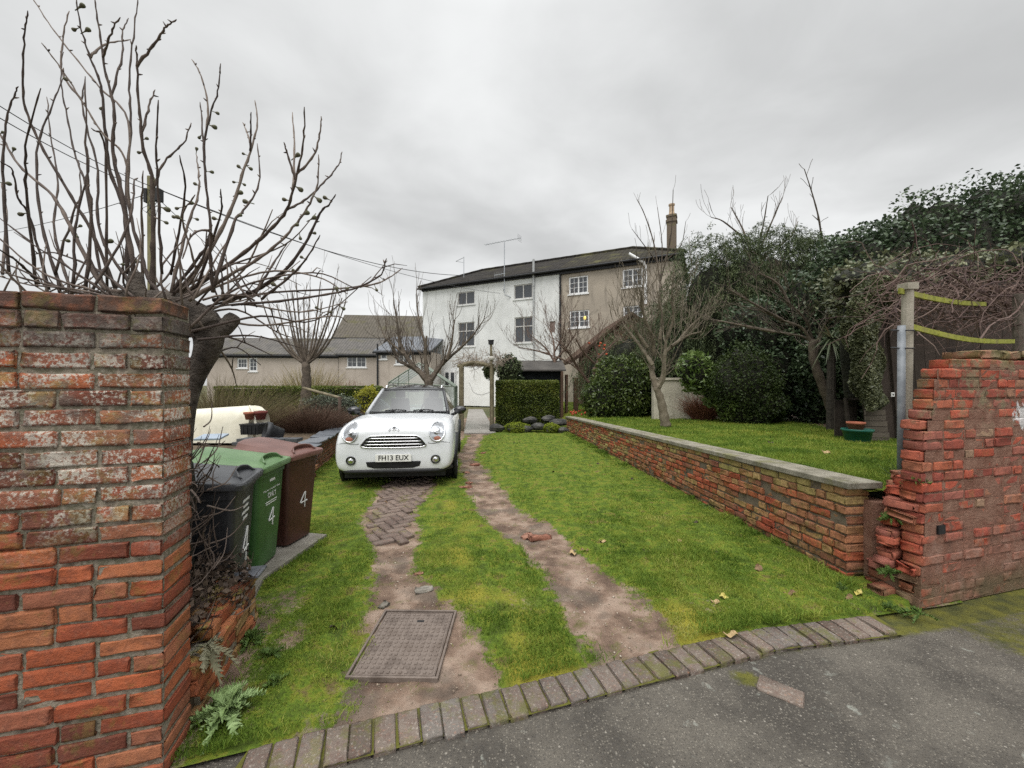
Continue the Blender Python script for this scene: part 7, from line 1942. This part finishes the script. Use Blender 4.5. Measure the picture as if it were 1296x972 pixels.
for mi, mm_ in enumerate(LM):
    m = MB(); n = 9
    top_ = [Vector((.045 * (2 * i / (n - 1) - 1), .024 * math.sin(math.pi * i / (n - 1)) ** .8 * (1 + .25 * (i % 2)), .012 * math.sin(i * .9) + .006)) for i in range(n)]
    mid_ = [Vector((v.x, 0, v.z * .4 + .002)) for v in top_]; bot_ = [Vector((v.x, -v.y, v.z * 1.3)) for v in top_]
    m.add(top_ + mid_ + bot_, [(i, i + 1, n + i + 1, n + i) for i in range(n - 1)] + [(n + i, n + i + 1, 2 * n + i + 1, 2 * n + i) for i in range(n - 1)])
    o = m.build('fallen_leaf', mm_); LMe.append(o.data); bpy.data.objects.remove(o)
spots = [(925, 808, 0, 'tan leaf lying on the kerb setts'), (915, 655, 0, 'pale tan leaf on the grass close to the retaining wall'), (907, 705, 2, 'dark curled leaf on the lawn right of the track'), (818, 703, 2, 'black curled leaf on the lawn, near the track edge'), (905, 768, 0, 'tan leaf on the grass behind the kerb'), (960, 725, 1, 'brown leaf on the lawn below the wall'), (1000, 757, 1, 'brown leaf on the lawn near the kerb bend'), (916, 762, 3, 'yellow leaf on the grass behind the kerb'), (860, 690, 0, 'tan leaf in the middle of the right lawn'), (1075, 762, 1, 'red brown leaf at the foot of the ruined wall'), (1086, 757, 3, 'yellow leaf at the foot of the ruined wall'), (740, 702, 1, 'brown leaf at the edge of the right wheel track'), (725, 705, 0, 'tan leaf in the right wheel track'), (700, 600, 2, 'small dark leaf on the lawn beyond the track'), (757, 590, 2, 'dark leaf at the far foot of the retaining wall'), (755, 574, 2, 'dark leaf on the far lawn near the wall end'), (800, 610, 2, 'dark leaf on the lawn beside the far wall'), (763, 690, 0, 'tan leaf on the grass right of the track'), (490, 640, 1, 'brown leaf on the herringbone bricks'), (880, 665, 2, 'dark leaf beside the middle of the retaining wall'), (650, 562, 2, 'dark leaf on the lawn near the rockery'), (975, 560, 2, 'dark leaf on the upper lawn'), (1045, 575, 0, 'tan leaf on the upper lawn near the shed'), (425, 802, 2, 'dark leaf on the grass left of the inspection cover')]
for (px, py, k, lb) in spots:
    up_ = py < 600 and px > 800
    q = G(px, py, .7 if up_ else 0); o = bpy.data.objects.new('fallen_leaf', LMe[k]); COL.objects.link(o)
    z = float(zup(q.y)) + .03 if up_ else (.035 if q.y > float(yk(q.x)) else .022)
    o.location = (q.x, q.y, z); o.rotation_euler = (random.uniform(-.4, .4), random.uniform(-.4, .4), random.uniform(0, 6.28)); o.scale = [random.uniform(.6, .95) * (1 + q.y * .05)] * 3
    tag(o, lb, 'leaf', 'fallen leaves')
bk_m = brickmat('loose brick', [(.27, .12, .08), (.32, .17, .12)], moss=.1)
for (px, py, sz, rz, lb) in ((589, 619, (.20, .09, .05), 20, 'orange brick fragment on the earth beside the front wheel'), (594, 613, (.11, .08, .04), 70, 'small orange brick piece just behind the larger fragment'), (601, 590, (.19, .1, .05), -10, 'pale brick lying in the track beside the car'), (590, 600, (.10, .07, .04), 40, 'broken brick corner beside the car'), (683, 683, (.22, .1, .05), 12, 'flat red brick sunk in the right wheel track'), (668, 682, (.12, .08, .04), 30, 'small red brick piece left of the sunken brick'), (530, 730, (.07, .04, .03), 30, 'chip of orange brick near the inspection cover'), (537, 750, (.13, .06, .03), 10, 'pale flat stone above the inspection cover'), (486, 770, (.06, .05, .03), 60, 'small pale stone left of the bare earth'), (612, 575, (.2, .1, .05), 60, 'dusty brick in the track right of the car')):
    q = G(px, py); bk = Bricks(); a = R(rz); bk.add((q.x, q.y, .008 + sz[2] * .2), (math.cos(a), math.sin(a), 0), (-math.sin(a), math.cos(a), 0), sz, rot=.1, jit=.005, rnd_e=.009)
    tag(bk.build('loose_brick', bk_m if 'stone' not in lb else M['concrete']), lb, 'brick' if 'stone' not in lb else 'stone', 'loose pieces in the wheel tracks')
m = MB(); q = G(1165, 772)
# pale thistle at the foot of the wall
THM = leafmat('thistle leaves', [(.13, .20, .065), (.26, .37, .14), (.40, .52, .25)], .5, .3, .25)
def thistle(name, c, n, Lr, wid, m_, label, seed, el=(.15, 1.0)):
    random.seed(seed); V = []; Fq = []; rr = []
    for i in range(n):
        a = random.uniform(0, 2 * math.pi); e0 = random.uniform(*el); L = random.uniform(*Lr); d = Vector((math.cos(a) * math.cos(e0), math.sin(a) * math.cos(e0), math.sin(e0)))
        s_ = d.cross(Vector((0, 0, 1))).normalized(); up_ = s_.cross(d).normalized(); K = 20; b0 = len(V)
        for k in range(K + 1):
            f = k / K; p = c + d * L * f - Vector((0, 0, .55 * f * f * L)); lob = (1.0 if k % 2 else .38) * math.sin(math.pi * min(1, f * .92 + .06)) ** .7 * wid * (L / Lr[1])
            fw = d * (.02 if k % 2 else -.004)
            V += [p - s_ * lob + fw + up_ * .010 * random.uniform(-1, 2) * (k % 2), p, p + s_ * lob + fw + up_ * .010 * random.uniform(-1, 2) * (k % 2)]
        for k in range(K):
            o_ = b0 + 3 * k; Fq += [(o_, o_ + 1, o_ + 4, o_ + 3), (o_ + 1, o_ + 2, o_ + 5, o_ + 4)]; r = random.random(); rr += [r, r]
    o = link(name, np_mesh(name, np.array([tuple(v) for v in V]), np.array(Fq), np.array(rr)), m_)
    return tag(o, label, 'plant')
thistle('thistle', Vector((-1.36, 1.88, .05)), 60, (.08, .215), .026, THM, 'pale green thistle with lobed leaves at the foot of the tall brick wall', 60, (.1, 1.2))
WM_ = leafmat('weed leaves', [(.05, .09, .02), (.10, .17, .035), (.16, .24, .06)], .5, .25, .3)
for (px, py, n, lr, lb, sd_) in ((318, 815, 34, (.06, .15), 'leafy green weeds at the foot of the low mossy wall', 61), (345, 835, 16, (.04, .10), 'small weed in the grass right of the low mossy wall', 62), (1165, 783, 9, (.06, .12), 'green weed sprouting at the corner of the ruined wall', 63), (1128, 776, 10, (.05, .10), 'small weed at the foot of the brick rubble', 64), (350, 872, 12, (.04, .09), 'small weed beside the pale thistle', 65), (1065, 750, 14, (.04, .09), 'yellowish weed in the grass below the retaining wall end', 66)):
    q = G(px, py); thistle('weed', q + Vector((0, 0, .03)), n, lr, .016, WM_, lb, sd_, (.2, 1.3))
for (px, py, D, n, lb, sd_) in ((1128, 655, 2.98, 26, 'small ferny plant rooted in the gap between the two brick walls', 70), (1125, 725, 2.82, 30, 'ferny green plant low on the brick rubble', 71), (1160, 608, 2.85, 14, 'tiny green plant on a ledge of the ruined wall', 72), (893, 640, 4.6, 8, 'tiny plant growing from the face of the retaining wall', 73)):
    thistle('wall_plant', P(px, py, D), n, (.03, .085), .012, WM_, lb, sd_, (-.3, 1.2))
thistle('withered_weed', Vector(P(262, 815, 1.98)), 7, (.08, .16), .03, leafmat('withered leaf', [(.20, .20, .12), (.32, .31, .20), (.25, .18, .10)]), 'withered pale leaves drooping over the low mossy wall', 74, (-.8, .3))
